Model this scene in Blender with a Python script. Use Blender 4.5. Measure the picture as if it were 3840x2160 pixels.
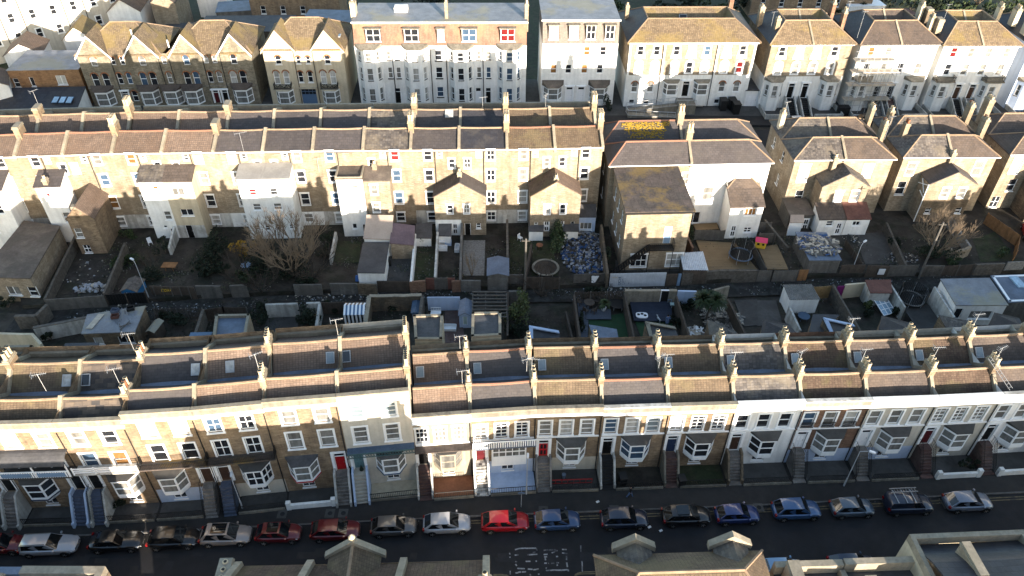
import bpy, math, random
from mathutils import Vector, Matrix
R=math.radians
for o in list(bpy.data.objects): bpy.data.objects.remove(o)
SC=bpy.context.scene
COL=SC.collection
# ---------------- camera, sky, sun, exposure
F,PITCH,CAMH,ROLL=2850.0,R(39.8),60.0,math.atan2(35,3421)
cd=bpy.data.cameras.new('camera'); cam=bpy.data.objects.new('camera',cd); COL.objects.link(cam)
cd.sensor_width=36; cd.lens=F/3840*36; cd.clip_end=2000; cd.clip_start=1
cam.matrix_world=Matrix.Translation((0,0,CAMH))@Matrix.Rotation(math.pi/2-PITCH,4,'X')@Matrix.Rotation(ROLL,4,'Z')
SC.camera=cam
EL,AZ=9.6,155.5
W=bpy.data.worlds.new('World'); SC.world=W; W.use_nodes=True
nt=W.node_tree; sky=nt.nodes.new('ShaderNodeTexSky'); sky.sky_type='NISHITA'; sky.sun_disc=False
sky.sun_elevation=R(EL); sky.sun_rotation=R(AZ); sky.air_density=1.0; sky.dust_density=1.0
nt.links.new(sky.outputs[0],nt.nodes['Background'].inputs[0]); nt.nodes['Background'].inputs[1].default_value=0.15
sl=bpy.data.lights.new('sun','SUN'); sl.energy=5.0; sl.angle=R(0.5); sl.color=(1.0,0.88,0.74)
so=bpy.data.objects.new('sun',sl); COL.objects.link(so)
sd=Vector((math.sin(R(AZ))*math.cos(R(EL)),math.cos(R(AZ))*math.cos(R(EL)),math.sin(R(EL))))
so.rotation_euler=sd.to_track_quat('Z','Y').to_euler()
SC.view_settings.view_transform='Standard'; SC.view_settings.look='None'
SC.view_settings.exposure=1.9; SC.view_settings.gamma=1
# ---------------- pixel (3840x2160 frame) -> ground position at height h
def P(px,py,h=0.0):
    x=px-1920; y=py-1080; c,s=math.cos(-ROLL),math.sin(-ROLL); x,y=x*c-y*s,x*s+y*c
    dy=F*math.cos(PITCH)-y*math.sin(PITCH); dz=-F*math.sin(PITCH)-y*math.cos(PITCH)
    t=(h-CAMH)/dz; return Vector((x*t,dy*t,h))
OX={'a':0,'b':950,'c':1900,'d':2840}; OY={'0':0,'1':350,'2':800,'3':1200,'4':1600}
def Z(t,x,y,h=0.0): return P(OX[t[0]]+x/2.576,OY[t[1]]+y/2.576,h)
# ---------------- mesh builder
class MB:
    def __init__(s): s.v=[];s.f=[];s.m=[];s.M=None
    def add(s,vs,fs,mi=0):
        b=len(s.v)
        if s.M is None: s.v+=[tuple(p) for p in vs]
        else: s.v+=[tuple(s.M@Vector(p)) for p in vs]
        for f in fs: s.f.append(tuple(b+i for i in f)); s.m.append(mi)
        return s
    def box(s,x0,y0,z0,x1,y1,z1,mi=0):
        return s.add([(x0,y0,z0),(x1,y0,z0),(x1,y1,z0),(x0,y1,z0),(x0,y0,z1),(x1,y0,z1),(x1,y1,z1),(x0,y1,z1)],
          [(0,3,2,1),(4,5,6,7),(0,1,5,4),(1,2,6,5),(2,3,7,6),(3,0,4,7)],mi)
    def poly(s,pts,mi=0): return s.add(pts,[tuple(range(len(pts)))],mi)
    def ext(s,pts,vec,mi=0,cap=True):
        n=len(pts); v=Vector(vec); q=[tuple(Vector(p)+v) for p in pts]
        fs=[(i,(i+1)%n,n+(i+1)%n,n+i) for i in range(n)]
        if cap: fs+=[tuple(range(n))[::-1],tuple(range(n,2*n))]
        return s.add(list(pts)+q,fs,mi)
    def prism(s,pts,z0,z1,mi=0): return s.ext([(p[0],p[1],z0) for p in pts],(0,0,z1-z0),mi)
    def cyl(s,x,y,z0,z1,r0,r1=None,n=10,mi=0):
        r1=r0 if r1 is None else r1
        a=[(x+r0*math.cos(6.2832*i/n),y+r0*math.sin(6.2832*i/n),z0) for i in range(n)]
        b=[(x+r1*math.cos(6.2832*i/n),y+r1*math.sin(6.2832*i/n),z1) for i in range(n)]
        return s.add(a+b,[(i,(i+1)%n,n+(i+1)%n,n+i) for i in range(n)]+[tuple(range(n))[::-1],tuple(range(n,2*n))],mi)
    def tube(s,p,q,r,r2=None,n=5,mi=0):
        p=Vector(p);q=Vector(q);d=q-p
        if d.length<1e-6: return s
        d.normalize(); a=d.orthogonal().normalized(); b=d.cross(a); r2=r if r2 is None else r2
        A=[p+a*r*math.cos(6.2832*i/n)+b*r*math.sin(6.2832*i/n) for i in range(n)]
        B=[q+a*r2*math.cos(6.2832*i/n)+b*r2*math.sin(6.2832*i/n) for i in range(n)]
        return s.add(A+B,[(i,(i+1)%n,n+(i+1)%n,n+i) for i in range(n)]+[tuple(range(n))[::-1],tuple(range(n,2*n))],mi)
    def wall(s,o,u,W,z0,z1,holes=(),n=None,dep=.14,mi=0):
        """upright wall face from point o along unit u; holes are (u0,z0,u1,z1) with reveals going inwards"""
        o=Vector(o);u=Vector(u).normalized(); n=Vector((u.y,-u.x,0)) if n is None else Vector(n)
        hs=[h for h in holes if h[2]>0 and h[0]<W and h[3]>z0 and h[1]<z1]
        hs=[(max(h[0],0),max(h[1],z0),min(h[2],W),min(h[3],z1)) for h in hs]
        us=sorted(set([0,W]+[h[0] for h in hs]+[h[2] for h in hs])); zs=sorted(set([z0,z1]+[h[1] for h in hs]+[h[3] for h in hs]))
        pt=lambda a,z,d=0:(o.x+u.x*a-n.x*d,o.y+u.y*a-n.y*d,z)
        for j in range(len(zs)-1):
            i=0
            while i<len(us)-1:
                cz=(zs[j]+zs[j+1])/2
                inh=lambda k:any(h[0]<(us[k]+us[k+1])/2<h[2] and h[1]<cz<h[3] for h in hs)
                if inh(i): i+=1; continue
                k=i
                while k+1<len(us)-1 and not inh(k+1): k+=1
                s.add([pt(us[i],zs[j]),pt(us[k+1],zs[j]),pt(us[k+1],zs[j+1]),pt(us[i],zs[j+1])],[(0,1,2,3)],mi); i=k+1
        for a,b,c,d in hs:
            s.add([pt(a,b),pt(c,b),pt(c,d),pt(a,d),pt(a,b,dep),pt(c,b,dep),pt(c,d,dep),pt(a,d,dep)],[(0,4,5,1),(1,5,6,2),(2,6,7,3),(3,7,4,0)],mi)
        return s
    def mesh(s,name,mats,smooth=False):
        me=bpy.data.meshes.new(name); me.from_pydata(s.v,[],s.f); 
        for m in (mats if isinstance(mats,(list,tuple)) else [mats]): me.materials.append(MT(m))
        if any(s.m): me.polygons.foreach_set('material_index',s.m)
        if smooth: me.polygons.foreach_set('use_smooth',[True]*len(s.f))
        me.update(); return me
    def build(s,name,mats,parent=None,loc=(0,0,0),rz=0,smooth=False):
        return link(name,s.mesh(name,mats,smooth),parent,loc,rz)
def link(name,me,parent=None,loc=(0,0,0),rz=0):
    o=bpy.data.objects.new(name,me); COL.objects.link(o); o.parent=parent; o.location=loc; o.rotation_euler=(0,0,rz); return o
SAG={}
def tag(o,label,cat,group=None,kind=None):
    o['label']=label; o['category']=cat
    if group:o['group']=group
    if kind:o['kind']=kind
    return o
def thing(name,label,cat,loc=(0,0,0),rz=0,group=None):
    o=bpy.data.objects.new(name,None); o.empty_display_size=.5; COL.objects.link(o); o.location=loc; o.rotation_euler=(0,0,rz)
    return tag(o,label,cat,group)
def struct(o): o['kind']='structure'; return o
# ---------------- materials
MD={}
def MT(n):
    if n not in MD:
        sp=dict(SPEC[n]); k=TONE.get(n,.56)
        for q in('c','c2','c3'):
            if q in sp: sp[q]=tuple(x*k for x in sp[q])
        MD[n]=mk(n,**sp)
    return MD[n]
def mk(name,c,rough=.85,var=.22,sc=.9,streak=0.,pat=None,c2=None,amt=.45,c3=None,amt3=.0,sc3=.35,spec=.3,metal=0.,bump=0.,rnd=.12,coat=0.):
    m=bpy.data.materials.new(name); m.use_nodes=True; t=m.node_tree; N=t.nodes; L=t.links
    b=N['Principled BSDF']; b.inputs['Roughness'].default_value=rough; b.inputs['Specular IOR Level'].default_value=spec
    b.inputs['Metallic'].default_value=metal; b.inputs['Coat Weight'].default_value=coat; b.inputs['Coat Roughness'].default_value=.03
    tc=N.new('ShaderNodeTexCoord'); oi=N.new('ShaderNodeObjectInfo')
    def math_(op,a,b_=None):
        n=N.new('ShaderNodeMath'); n.operation=op
        for i,x in enumerate((a,b_)):
            if x is None: continue
            if isinstance(x,(int,float)): n.inputs[i].default_value=x
            else: L.new(x,n.inputs[i])
        return n.outputs[0]
    def mix(f,a,b_,mode='MIX'):
        n=N.new('ShaderNodeMix'); n.data_type='RGBA'; n.blend_type=mode
        for i,x in ((0,f),(6,a),(7,b_)):
            if isinstance(x,(int,float)): n.inputs[i].default_value=x
            elif isinstance(x,tuple): n.inputs[i].default_value=(*x[:3],1)
            else: L.new(x,n.inputs[i])
        return n.outputs[2]
    vm=N.new('ShaderNodeVectorMath'); vm.operation='ADD'; L.new(tc.outputs['Object'],vm.inputs[0])
    cb=N.new('ShaderNodeCombineXYZ'); off=math_('MULTIPLY',oi.outputs['Random'],60.)
    for i in range(3): L.new(off,cb.inputs[i])
    L.new(cb.outputs[0],vm.inputs[1])
    def noise(s,det=4,vec=None,scl=None):
        n=N.new('ShaderNodeTexNoise'); n.inputs['Scale'].default_value=s; n.inputs['Detail'].default_value=det
        v=vec or vm.outputs[0]
        if scl:
            mp=N.new('ShaderNodeMapping'); mp.inputs['Scale'].default_value=scl; L.new(v,mp.inputs[0]); v=mp.outputs[0]
        L.new(v,n.inputs['Vector']); return n.outputs['Fac']
    def rng(x,a,b_,lo,hi):
        n=N.new('ShaderNodeMapRange'); L.new(x,n.inputs[0])
        for i,v in enumerate((a,b_,lo,hi)): n.inputs[i+1].default_value=v
        return n.outputs[0]
    col=c; hgt=None
    if pat:
        kind,w,h,mort,con=pat
        sx=N.new('ShaderNodeSeparateXYZ'); L.new(tc.outputs['Object'],sx.inputs[0]); sn=N.new('ShaderNodeSeparateXYZ'); L.new(tc.outputs['Normal'],sn.inputs[0])
        f=math_('GREATER_THAN',math_('ABSOLUTE',sn.outputs[0]),math_('ABSOLUTE',sn.outputs[1]))
        hx=math_('ADD',math_('MULTIPLY',sx.outputs[0],math_('SUBTRACT',1.,f)),math_('MULTIPLY',sx.outputs[1],f))
        cv=N.new('ShaderNodeCombineXYZ'); L.new(hx,cv.inputs[0])
        if kind=='flat': L.new(sx.outputs[1],cv.inputs[1])
        else: L.new(math_('MULTIPLY',sx.outputs[2],2.0 if kind=='roof' else 1.),cv.inputs[1])
        bt=N.new('ShaderNodeTexBrick'); L.new(cv.outputs[0],bt.inputs['Vector']); bt.inputs['Scale'].default_value=1
        bt.inputs['Brick Width'].default_value=w; bt.inputs['Row Height'].default_value=h; bt.inputs['Mortar Size'].default_value=mort
        bt.inputs['Mortar Smooth'].default_value=.3; bt.offset=0. if kind=='roof' and w<.35 else .5
        k=con
        bt.inputs['Color1'].default_value=(*[min(1,x*(1+k)) for x in c],1); bt.inputs['Color2'].default_value=(*[x*(1-k) for x in (c2 or c)],1)
        bt.inputs['Mortar'].default_value=(*[x*.55 for x in c],1) if kind!='wall' else (*[min(1,x*1.25) for x in c],1)
        col=bt.outputs['Color']; hgt=bt.outputs['Fac']
    elif c2: pass
    if c2 and not pat: col=mix(rng(noise(sc*.7,5),.42,.62,0,amt),c,c2)
    v1=rng(noise(sc,6),.25,.75,1-var,1+var); v2=rng(noise(sc*5,3),.3,.7,1-var*.6,1+var*.6)
    r=rng(oi.outputs['Random'],0,1,1-rnd,1+rnd)
    k=math_('MULTIPLY',math_('MULTIPLY',v1,v2),r)
    if streak:
        s1=rng(noise(1.,4,None,(2.2,2.2,.16)),.42,.72,1,1-streak); k=math_('MULTIPLY',k,s1)
    kc=N.new('ShaderNodeCombineColor'); [L.new(k,kc.inputs[i]) for i in range(3)]
    col=mix(1.,col,kc.outputs[0],'MULTIPLY')
    if c3: col=mix(rng(math_('ADD',noise(sc3,6),math_('MULTIPLY',noise(3.,3),.25)),.62,.74,0,amt3),col,c3)
    L.new(col,b.inputs['Base Color'])
    if bump:
        bn=N.new('ShaderNodeBump'); bn.inputs['Strength'].default_value=bump; bn.inputs['Distance'].default_value=.05
        if hgt is not None: L.new(math_('SUBTRACT',1.,hgt),bn.inputs['Height'])
        else: L.new(noise(6,4),bn.inputs['Height'])
        L.new(bn.outputs[0],b.inputs['Normal'])
    return m
# measured daylight base colours, scaled per material family
TONE=dict(stepstone=1.05,stepblue=.75,stepred=.6,lichenyellow=.5,timberpale=.8,woodgrey=.62,rubble=.5,render=1.,cream=.75,creamgrey=.85,paint=1.,dwhite=1.,bluepaint=.95,gothicwhite=.8,renderdirty=.72,plastic=.9,steppale=.8,mint=.8,galv=.8,corr=.85,dred=.8,pink=.9,yellow=.9,
 brick=.62,brickpale=.5,brickdark=.6,brickred=.55,brick_o2=.5,gothic=.5,gr=.3,bagblue=.5,bagwhite=.6,gb=.45,ivyring=.5,stone=.62,coping=.85,slate=.42,slatebrown=.5,slateold=.5,slatepatch=.42,pantile=.6,pantilebrown=.5,pantiledark=.42,tilelichen=.56,tilebrown=.44,
 mansard=.66,mansardgrey=.7,lead=.8,leadblue=.65,felt=.6,feltbrown=.62,feltmoss=.62,feltpale=.7,polyc=.8,asphalt=.5,pavement=.5,earth=.55,alley=.5,grass=.75,leaf=.9,leafdark=.8,leaflight=.9,leafyellow=.8,twig=.75,potcream=.8,gl=1.,gc=.9,gw=.95,gs=.7,skypane=.9,
 mosaic=.85,marking=.6,skin=.8,jacket=.8,jeans=.9,terracotta=.5,lamp=.9,rim=.8)
for _c in('silver','whitecar','bright','beige','ltblue'): TONE['car_'+_c]=.75
G=lambda v:(v,v,v)
WB=('wall',.45,.15,.012,.16)
SPEC=dict(
 brick=dict(c=(.36,.265,.17),c2=(.30,.205,.13),pat=WB,var=.25,streak=.3,c3=(.20,.15,.11),amt3=.55,sc3=.5),
 brickpale=dict(c=(.48,.39,.28),c2=(.42,.335,.235),pat=WB,var=.2,streak=.25,c3=(.30,.22,.14),amt3=.5,sc3=.5),
 brickdark=dict(c=(.23,.175,.115),c2=(.17,.12,.08),pat=WB,var=.3,streak=.35,c3=(.10,.085,.07),amt3=.6),
 brickred=dict(c=(.30,.175,.115),c2=(.25,.14,.09),pat=WB,var=.25,streak=.3,c3=(.17,.10,.07),amt3=.5),
 gothic=dict(c=(.40,.345,.25),c2=(.33,.28,.20),pat=WB,var=.28,streak=.35,c3=(.22,.18,.12),amt3=.5),
 render=dict(c=(.74,.73,.70),var=.07,streak=.16,c3=(.50,.48,.43),amt3=.35,sc3=.25,rnd=.04),
 renderdirty=dict(c=(.62,.60,.55),var=.14,streak=.45,c3=(.30,.28,.24),amt3=.6,sc3=.6),
 cream=dict(c=(.66,.56,.40),var=.08,streak=.2,c3=(.42,.35,.25),amt3=.3,rnd=.05),
 creamgrey=dict(c=(.56,.52,.44),var=.08,streak=.18,c3=(.38,.34,.28),amt3=.3,rnd=.05),
 gothicwhite=dict(c=(.70,.68,.55),var=.06,streak=.1),
 paint=dict(c=(.80,.80,.79),var=.04,streak=.08,rough=.5,rnd=.03),
 bluepaint=dict(c=(.40,.48,.62),var=.06,streak=.12,rnd=.04),
 stone=dict(c=(.32,.285,.225),var=.25,streak=.4,c3=(.20,.18,.14),amt3=.6),
 stonefront=dict(c=(.50,.44,.34),var=.15,streak=.3,c3=(.3,.26,.2),amt3=.5), ivyring=dict(c=(.03,.03,.03)),
 coping=dict(c=(.28,.24,.18),var=.22,streak=.2,c3=(.25,.22,.16),amt3=.55,sc3=.8),
 pantile=dict(c=(.24,.170,.128),c2=(.215,.153,.116),pat=('roof',.26,.24,.02,.07),var=.2,bump=.5,c3=(.20,.13,.09),amt3=.5,sc3=.4),
 pantilebrown=dict(c=(.22,.16,.105),c2=(.19,.135,.09),pat=('roof',.26,.24,.02,.07),var=.2,bump=.5,c3=(.30,.24,.12),amt3=.35,sc3=.5),
 pantiledark=dict(c=(.19,.13,.09),c2=(.16,.10,.07),pat=('roof',.26,.24,.02,.1),var=.28,bump=.6,c3=(.24,.20,.09),amt3=.4,sc3=.5),
 tilelichen=dict(c=(.29,.215,.135),c2=(.25,.18,.115),pat=('roof',.32,.30,.03,.15),var=.22,bump=.5,c3=(.36,.26,.085),amt3=.55,sc3=.22),
 tilebrown=dict(c=(.18,.14,.118),c2=(.16,.125,.105),pat=('roof',.42,.34,.02,.1),var=.14,bump=.4,c3=(.28,.20,.14),amt3=.3),
 slate=dict(c=(.070,.068,.080),c2=(.060,.058,.070),pat=('roof',.5,.34,.018,.12),var=.14,bump=.3,c3=(.16,.14,.12),amt3=.35,rough=.6,spec=.4),
 slatebrown=dict(c=(.120,.104,.102),c2=(.108,.094,.092),pat=('roof',.5,.34,.018,.08),var=.12,bump=.3,c3=(.15,.13,.115),amt3=.35,rough=.65),
 slateold=dict(c=(.20,.175,.155),c2=(.12,.105,.10),pat=('roof',.34,.3,.02,.16),var=.25,bump=.5,c3=(.34,.28,.20),amt3=.45,rough=.7),
 slatepatch=dict(c=(.22,.17,.13),c2=(.13,.12,.12),pat=('roof',.7,.5,.012,.3),var=.2,bump=.3),
 mansard=dict(c=(.33,.185,.13),c2=(.30,.17,.12),pat=('roof',.25,.22,.02,.08),var=.2,streak=.25,c3=(.40,.26,.15),amt3=.4,sc3=.3),
 mansardgrey=dict(c=(.25,.215,.19),c2=(.22,.19,.17),pat=('roof',.25,.22,.02,.1),var=.12,streak=.2),
 ridge=dict(c=(.36,.18,.12),var=.12), ridgepale=dict(c=(.38,.27,.18),var=.2),
 felt=dict(c=(.085,.083,.088),var=.25,c2=(.13,.125,.12),amt=.5,rough=.75), feltbrown=dict(c=(.15,.12,.10),var=.25,c2=(.24,.2,.15),amt=.4,c3=(.1,.085,.07),amt3=.6),
 feltmoss=dict(c=(.13,.10,.085),var=.3,pat=('flat',.9,1.5,.02,.1),c2=(.12,.1,.085),c3=(.32,.21,.06),amt3=.6,sc3=.28),
 lead=dict(c=(.24,.25,.27),var=.18,c2=(.17,.18,.20),amt=.6,rough=.55,c3=(.35,.30,.16),amt3=.5,sc3=.2),
 leadblue=dict(c=(.17,.21,.28),var=.2,c2=(.11,.135,.18),amt=.6,rough=.6),
 feltpale=dict(c=(.36,.34,.31),var=.12,rough=.8,c3=(.24,.22,.2),amt3=.4),
 asphalt=dict(c=(.024,.024,.028),var=.3,sc=.25,rough=.8,c2=(.036,.034,.034),amt=.8,bump=.15),
 asphaltold=dict(c=(.034,.034,.036),var=.2), pavement=dict(c=(.040,.037,.035),var=.22,sc=.4,c2=(.055,.05,.047),amt=.7,bump=.1),
 kerb=dict(c=(.16,.15,.14),var=.3), marking=dict(c=(.42,.42,.42),var=.3,sc=3,c3=(.06,.06,.065),amt3=.85,sc3=1.6),
 markyellow=dict(c=(.26,.21,.12),var=.3,sc=2,c3=(.07,.065,.06),amt3=.8,sc3=1.2),
 concrete=dict(c=(.12,.115,.108),var=.25,sc=.6,c2=(.085,.08,.074),amt=.8,c3=(.06,.055,.05),amt3=.6,sc3=.6),
 earth=dict(c=(.050,.041,.032),var=.4,sc=.8,c2=(.032,.033,.020),amt=1.,bump=.5,c3=(.10,.085,.07),amt3=.5,sc3=.6),
 alley=dict(c=(.048,.041,.036),var=.4,sc=.8,c2=(.032,.032,.024),amt=.9,bump=.5,c3=(.10,.095,.09),amt3=.5,sc3=1.1),
 grass=dict(c=(.028,.038,.015),var=.4,sc=1.2,c2=(.045,.04,.024),amt=.8,bump=.5), turf=dict(c=(.03,.085,.035),var=.15,sc=1.5),
 decking=dict(c=(.36,.25,.135),pat=('flat',3.,.14,.012,.08),c2=(.33,.23,.13),var=.1),
 decknavy=dict(c=(.045,.055,.085),pat=('flat',3.,.14,.012,.1),c2=(.045,.055,.085),var=.15), deckgrey=dict(c=(.13,.15,.19),pat=('flat',3.,.14,.012,.1),c2=(.13,.15,.19),var=.15),
 wood=dict(c=(.11,.085,.065),var=.25,sc=2,streak=.3,c2=(.12,.09,.07),amt=.7), woodgrey=dict(c=(.16,.145,.125),var=.22,sc=2,streak=.3,c2=(.15,.135,.12),amt=.7),
 woodorange=dict(c=(.40,.20,.085),var=.2,sc=2,streak=.3), woodyellow=dict(c=(.42,.27,.12),var=.15,sc=2),
 flint=dict(c=(.16,.14,.115),var=.4,sc=3.,streak=.2,c2=(.13,.11,.09),amt=.8,bump=.6), blockwall=dict(c=(.21,.195,.175),var=.2,streak=.4,c3=(.15,.13,.11),amt3=.6,pat=('wall',.45,.22,.015,.08),c2=(.19,.18,.16)),
 iron=dict(c=G(.018),rough=.5,var=.1), steel=dict(c=G(.45),rough=.4,metal=.6,var=.1), galv=dict(c=(.42,.43,.44),rough=.5,var=.12), pipe=dict(c=G(.03),rough=.5,var=.1),
 corr=dict(c=(.55,.58,.62),var=.12,streak=.2,rough=.5), corrgrey=dict(c=(.26,.25,.23),var=.25,streak=.3), polyc=dict(c=(.42,.33,.26),var=.12,rough=.35,spec=.5), polyp=dict(c=(.24,.16,.17),var=.2,rough=.4),
 gl=dict(c=(.018,.020,.024),rough=.06,spec=.6,var=.2), gc=dict(c=(.20,.195,.18),rough=.12,spec=.5,var=.2,streak=.5), gw=dict(c=(.42,.41,.38),rough=.12,spec=.5,var=.15,streak=.4),
 gb=dict(c=(.10,.17,.27),rough=.1,spec=.5,var=.2), gr=dict(c=(.42,.05,.05),rough=.15,spec=.5), go=dict(c=(.34,.17,.06),rough=.15,spec=.5), gs=dict(c=(.22,.27,.30),rough=.1,spec=.5,var=.1),
 dred=dict(c=(.42,.012,.015),rough=.35,var=.05), dblack=dict(c=G(.012),rough=.3,var=.05), dnavy=dict(c=(.03,.05,.11),rough=.35,var=.05), dwhite=dict(c=G(.75),rough=.4,var=.04),
 dbrown=dict(c=(.09,.05,.035),rough=.4), dmaroon=dict(c=(.12,.015,.02),rough=.4), dteal=dict(c=(.16,.30,.33),rough=.4,var=.06), dblue=dict(c=(.16,.26,.42),rough=.4,var=.06), teal=dict(c=(.11,.20,.20),var=.15,rough=.5), slatepaint=dict(c=(.11,.17,.26),rough=.5), mint=dict(c=(.42,.52,.48),rough=.5,var=.06),
 brick_orange=dict(c=(.40,.16,.07),var=.2), terracotta=dict(c=(.40,.17,.09),var=.25,rough=.8), potcream=dict(c=(.58,.47,.32),var=.18,streak=.2), tilered=dict(c=(.19,.085,.065),var=.25,c2=(.18,.08,.06),amt=.6),
 stepstone=dict(c=(.16,.145,.13),var=.3,sc=1.5,c2=(.10,.09,.08),amt=.7), stepdark=dict(c=(.03,.03,.03),var=.3), stepblue=dict(c=(.10,.12,.17),var=.25), steppale=dict(c=(.50,.46,.38),var=.12), stepred=dict(c=(.13,.075,.065),var=.3,c2=(.2,.18,.16),amt=.3),
 mosaic=dict(c=(.62,.60,.55),c2=(.10,.09,.09),pat=('flat',.34,.3,.03,.2),var=.3),
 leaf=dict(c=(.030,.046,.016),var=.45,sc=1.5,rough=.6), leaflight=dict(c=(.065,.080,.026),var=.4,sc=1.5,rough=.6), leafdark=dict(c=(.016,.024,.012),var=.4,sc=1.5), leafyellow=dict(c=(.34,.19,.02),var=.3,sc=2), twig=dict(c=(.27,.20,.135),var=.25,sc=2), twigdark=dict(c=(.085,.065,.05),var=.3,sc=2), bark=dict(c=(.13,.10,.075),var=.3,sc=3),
 plastic=dict(c=G(.70),rough=.4,var=.04), black=dict(c=G(.02),rough=.5,var=.1), bin=dict(c=G(.025),rough=.5,var=.1), tarp=dict(c=(.02,.13,.42),rough=.45,var=.3,sc=3), pink=dict(c=(.62,.05,.12),rough=.4,var=.05), yellow=dict(c=(.62,.40,.04),rough=.4,var=.05), shedblue=dict(c=(.04,.20,.42),rough=.5,var=.1), skyblue=dict(c=(.28,.42,.60),rough=.5,var=.1), purple=dict(c=(.30,.03,.20),rough=.5), red=dict(c=(.40,.03,.03),rough=.5),
 bagblue=dict(c=(.04,.11,.28),rough=.35,var=.2), bagwhite=dict(c=(.40,.42,.46),rough=.4,var=.15), baggrey=dict(c=(.14,.13,.12),rough=.5,var=.4,sc=3), rubble=dict(c=(.34,.32,.29),var=.4,sc=4), timberpale=dict(c=(.46,.40,.32),var=.2),
 skin=dict(c=(.45,.27,.20),rough=.6), hair=dict(c=(.02,.016,.014)), jacket=dict(c=(.14,.20,.34),var=.15), jeans=dict(c=(.09,.14,.25),var=.15), coat=dict(c=G(.015),var=.1),
 brick_o2=dict(c=(.42,.24,.12),c2=(.38,.21,.11),pat=WB,var=.2,streak=.2), skypane=dict(c=(.30,.42,.52),rough=.1,spec=.6,var=.3), lichenyellow=dict(c=(.52,.34,.04),var=.3,sc=3),
 tyre=dict(c=G(.012),rough=.7), rim=dict(c=G(.45),rough=.3,metal=.7), carglass=dict(c=(.010,.012,.014),rough=.04,spec=.7), lamp=dict(c=(.62,.64,.66),rough=.15,spec=.7), tail=dict(c=(.30,.01,.012),rough=.2), trim=dict(c=G(.03),rough=.4),
)
for n,c in dict(silver=(.46,.47,.50),grey=(.17,.155,.145),beige=(.36,.31,.28),blackcar=(.010,.010,.012),redcar=(.20,.010,.016),bright=(.42,.006,.014),blue=(.045,.10,.23),navy=(.022,.032,.065),midblue=(.03,.06,.22),skycar=(.06,.15,.34),greyblue=(.13,.18,.24),silverblue=(.26,.30,.38),whitecar=(.65,.65,.66),ltblue=(.25,.40,.58)).items():
    SPEC['car_'+n]=dict(c=c,rough=.28,spec=.5,metal=.25,coat=.8,var=.03,rnd=0)
# ---------------- windows, doors, bays
def grid(fm,pm,p,q,z0,z1,cols,rows,b=.07,fi=0):
    p=Vector((p[0],p[1],0));q=Vector((q[0],q[1],0));d=q-p;w=d.length;a=math.atan2(d.y,d.x)
    M=Matrix.Translation(p)@Matrix.Rotation(a,4,'Z'); om=fm.M; fm.M=M if om is None else om@M; opm=pm.M; pm.M=M if opm is None else opm@M
    fm.box(0,0,z0,b,.06,z1,fi); fm.box(w-b,0,z0,w,.06,z1,fi); fm.box(b,0,z0,w-b,.06,z0+b,fi); fm.box(b,0,z1-b,w-b,.06,z1,fi)
    for i in range(1,rows):
        z=z0+(z1-z0)*i/rows; t=b*.45 if rows>2 else b*.6; fm.box(b,.005,z-t,w-b,.055,z+t,fi)
    for i in range(1,cols):
        x=w*i/cols; t=b*.4 if cols>2 or rows>2 else b*.5; fm.box(x-t,.01,z0+b,x+t,.05,z1-b,fi)
    pm.poly([(b*.5,.045,z0+b*.5),(w-b*.5,.045,z0+b*.5),(w-b*.5,.045,z1-b*.5),(b*.5,.045,z1-b*.5)])
    fm.M=om; pm.M=opm
WC={}
RW=random.Random(5)
PANES=['gl','gl','gl','gc','gc','gw','gb','gc']
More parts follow.
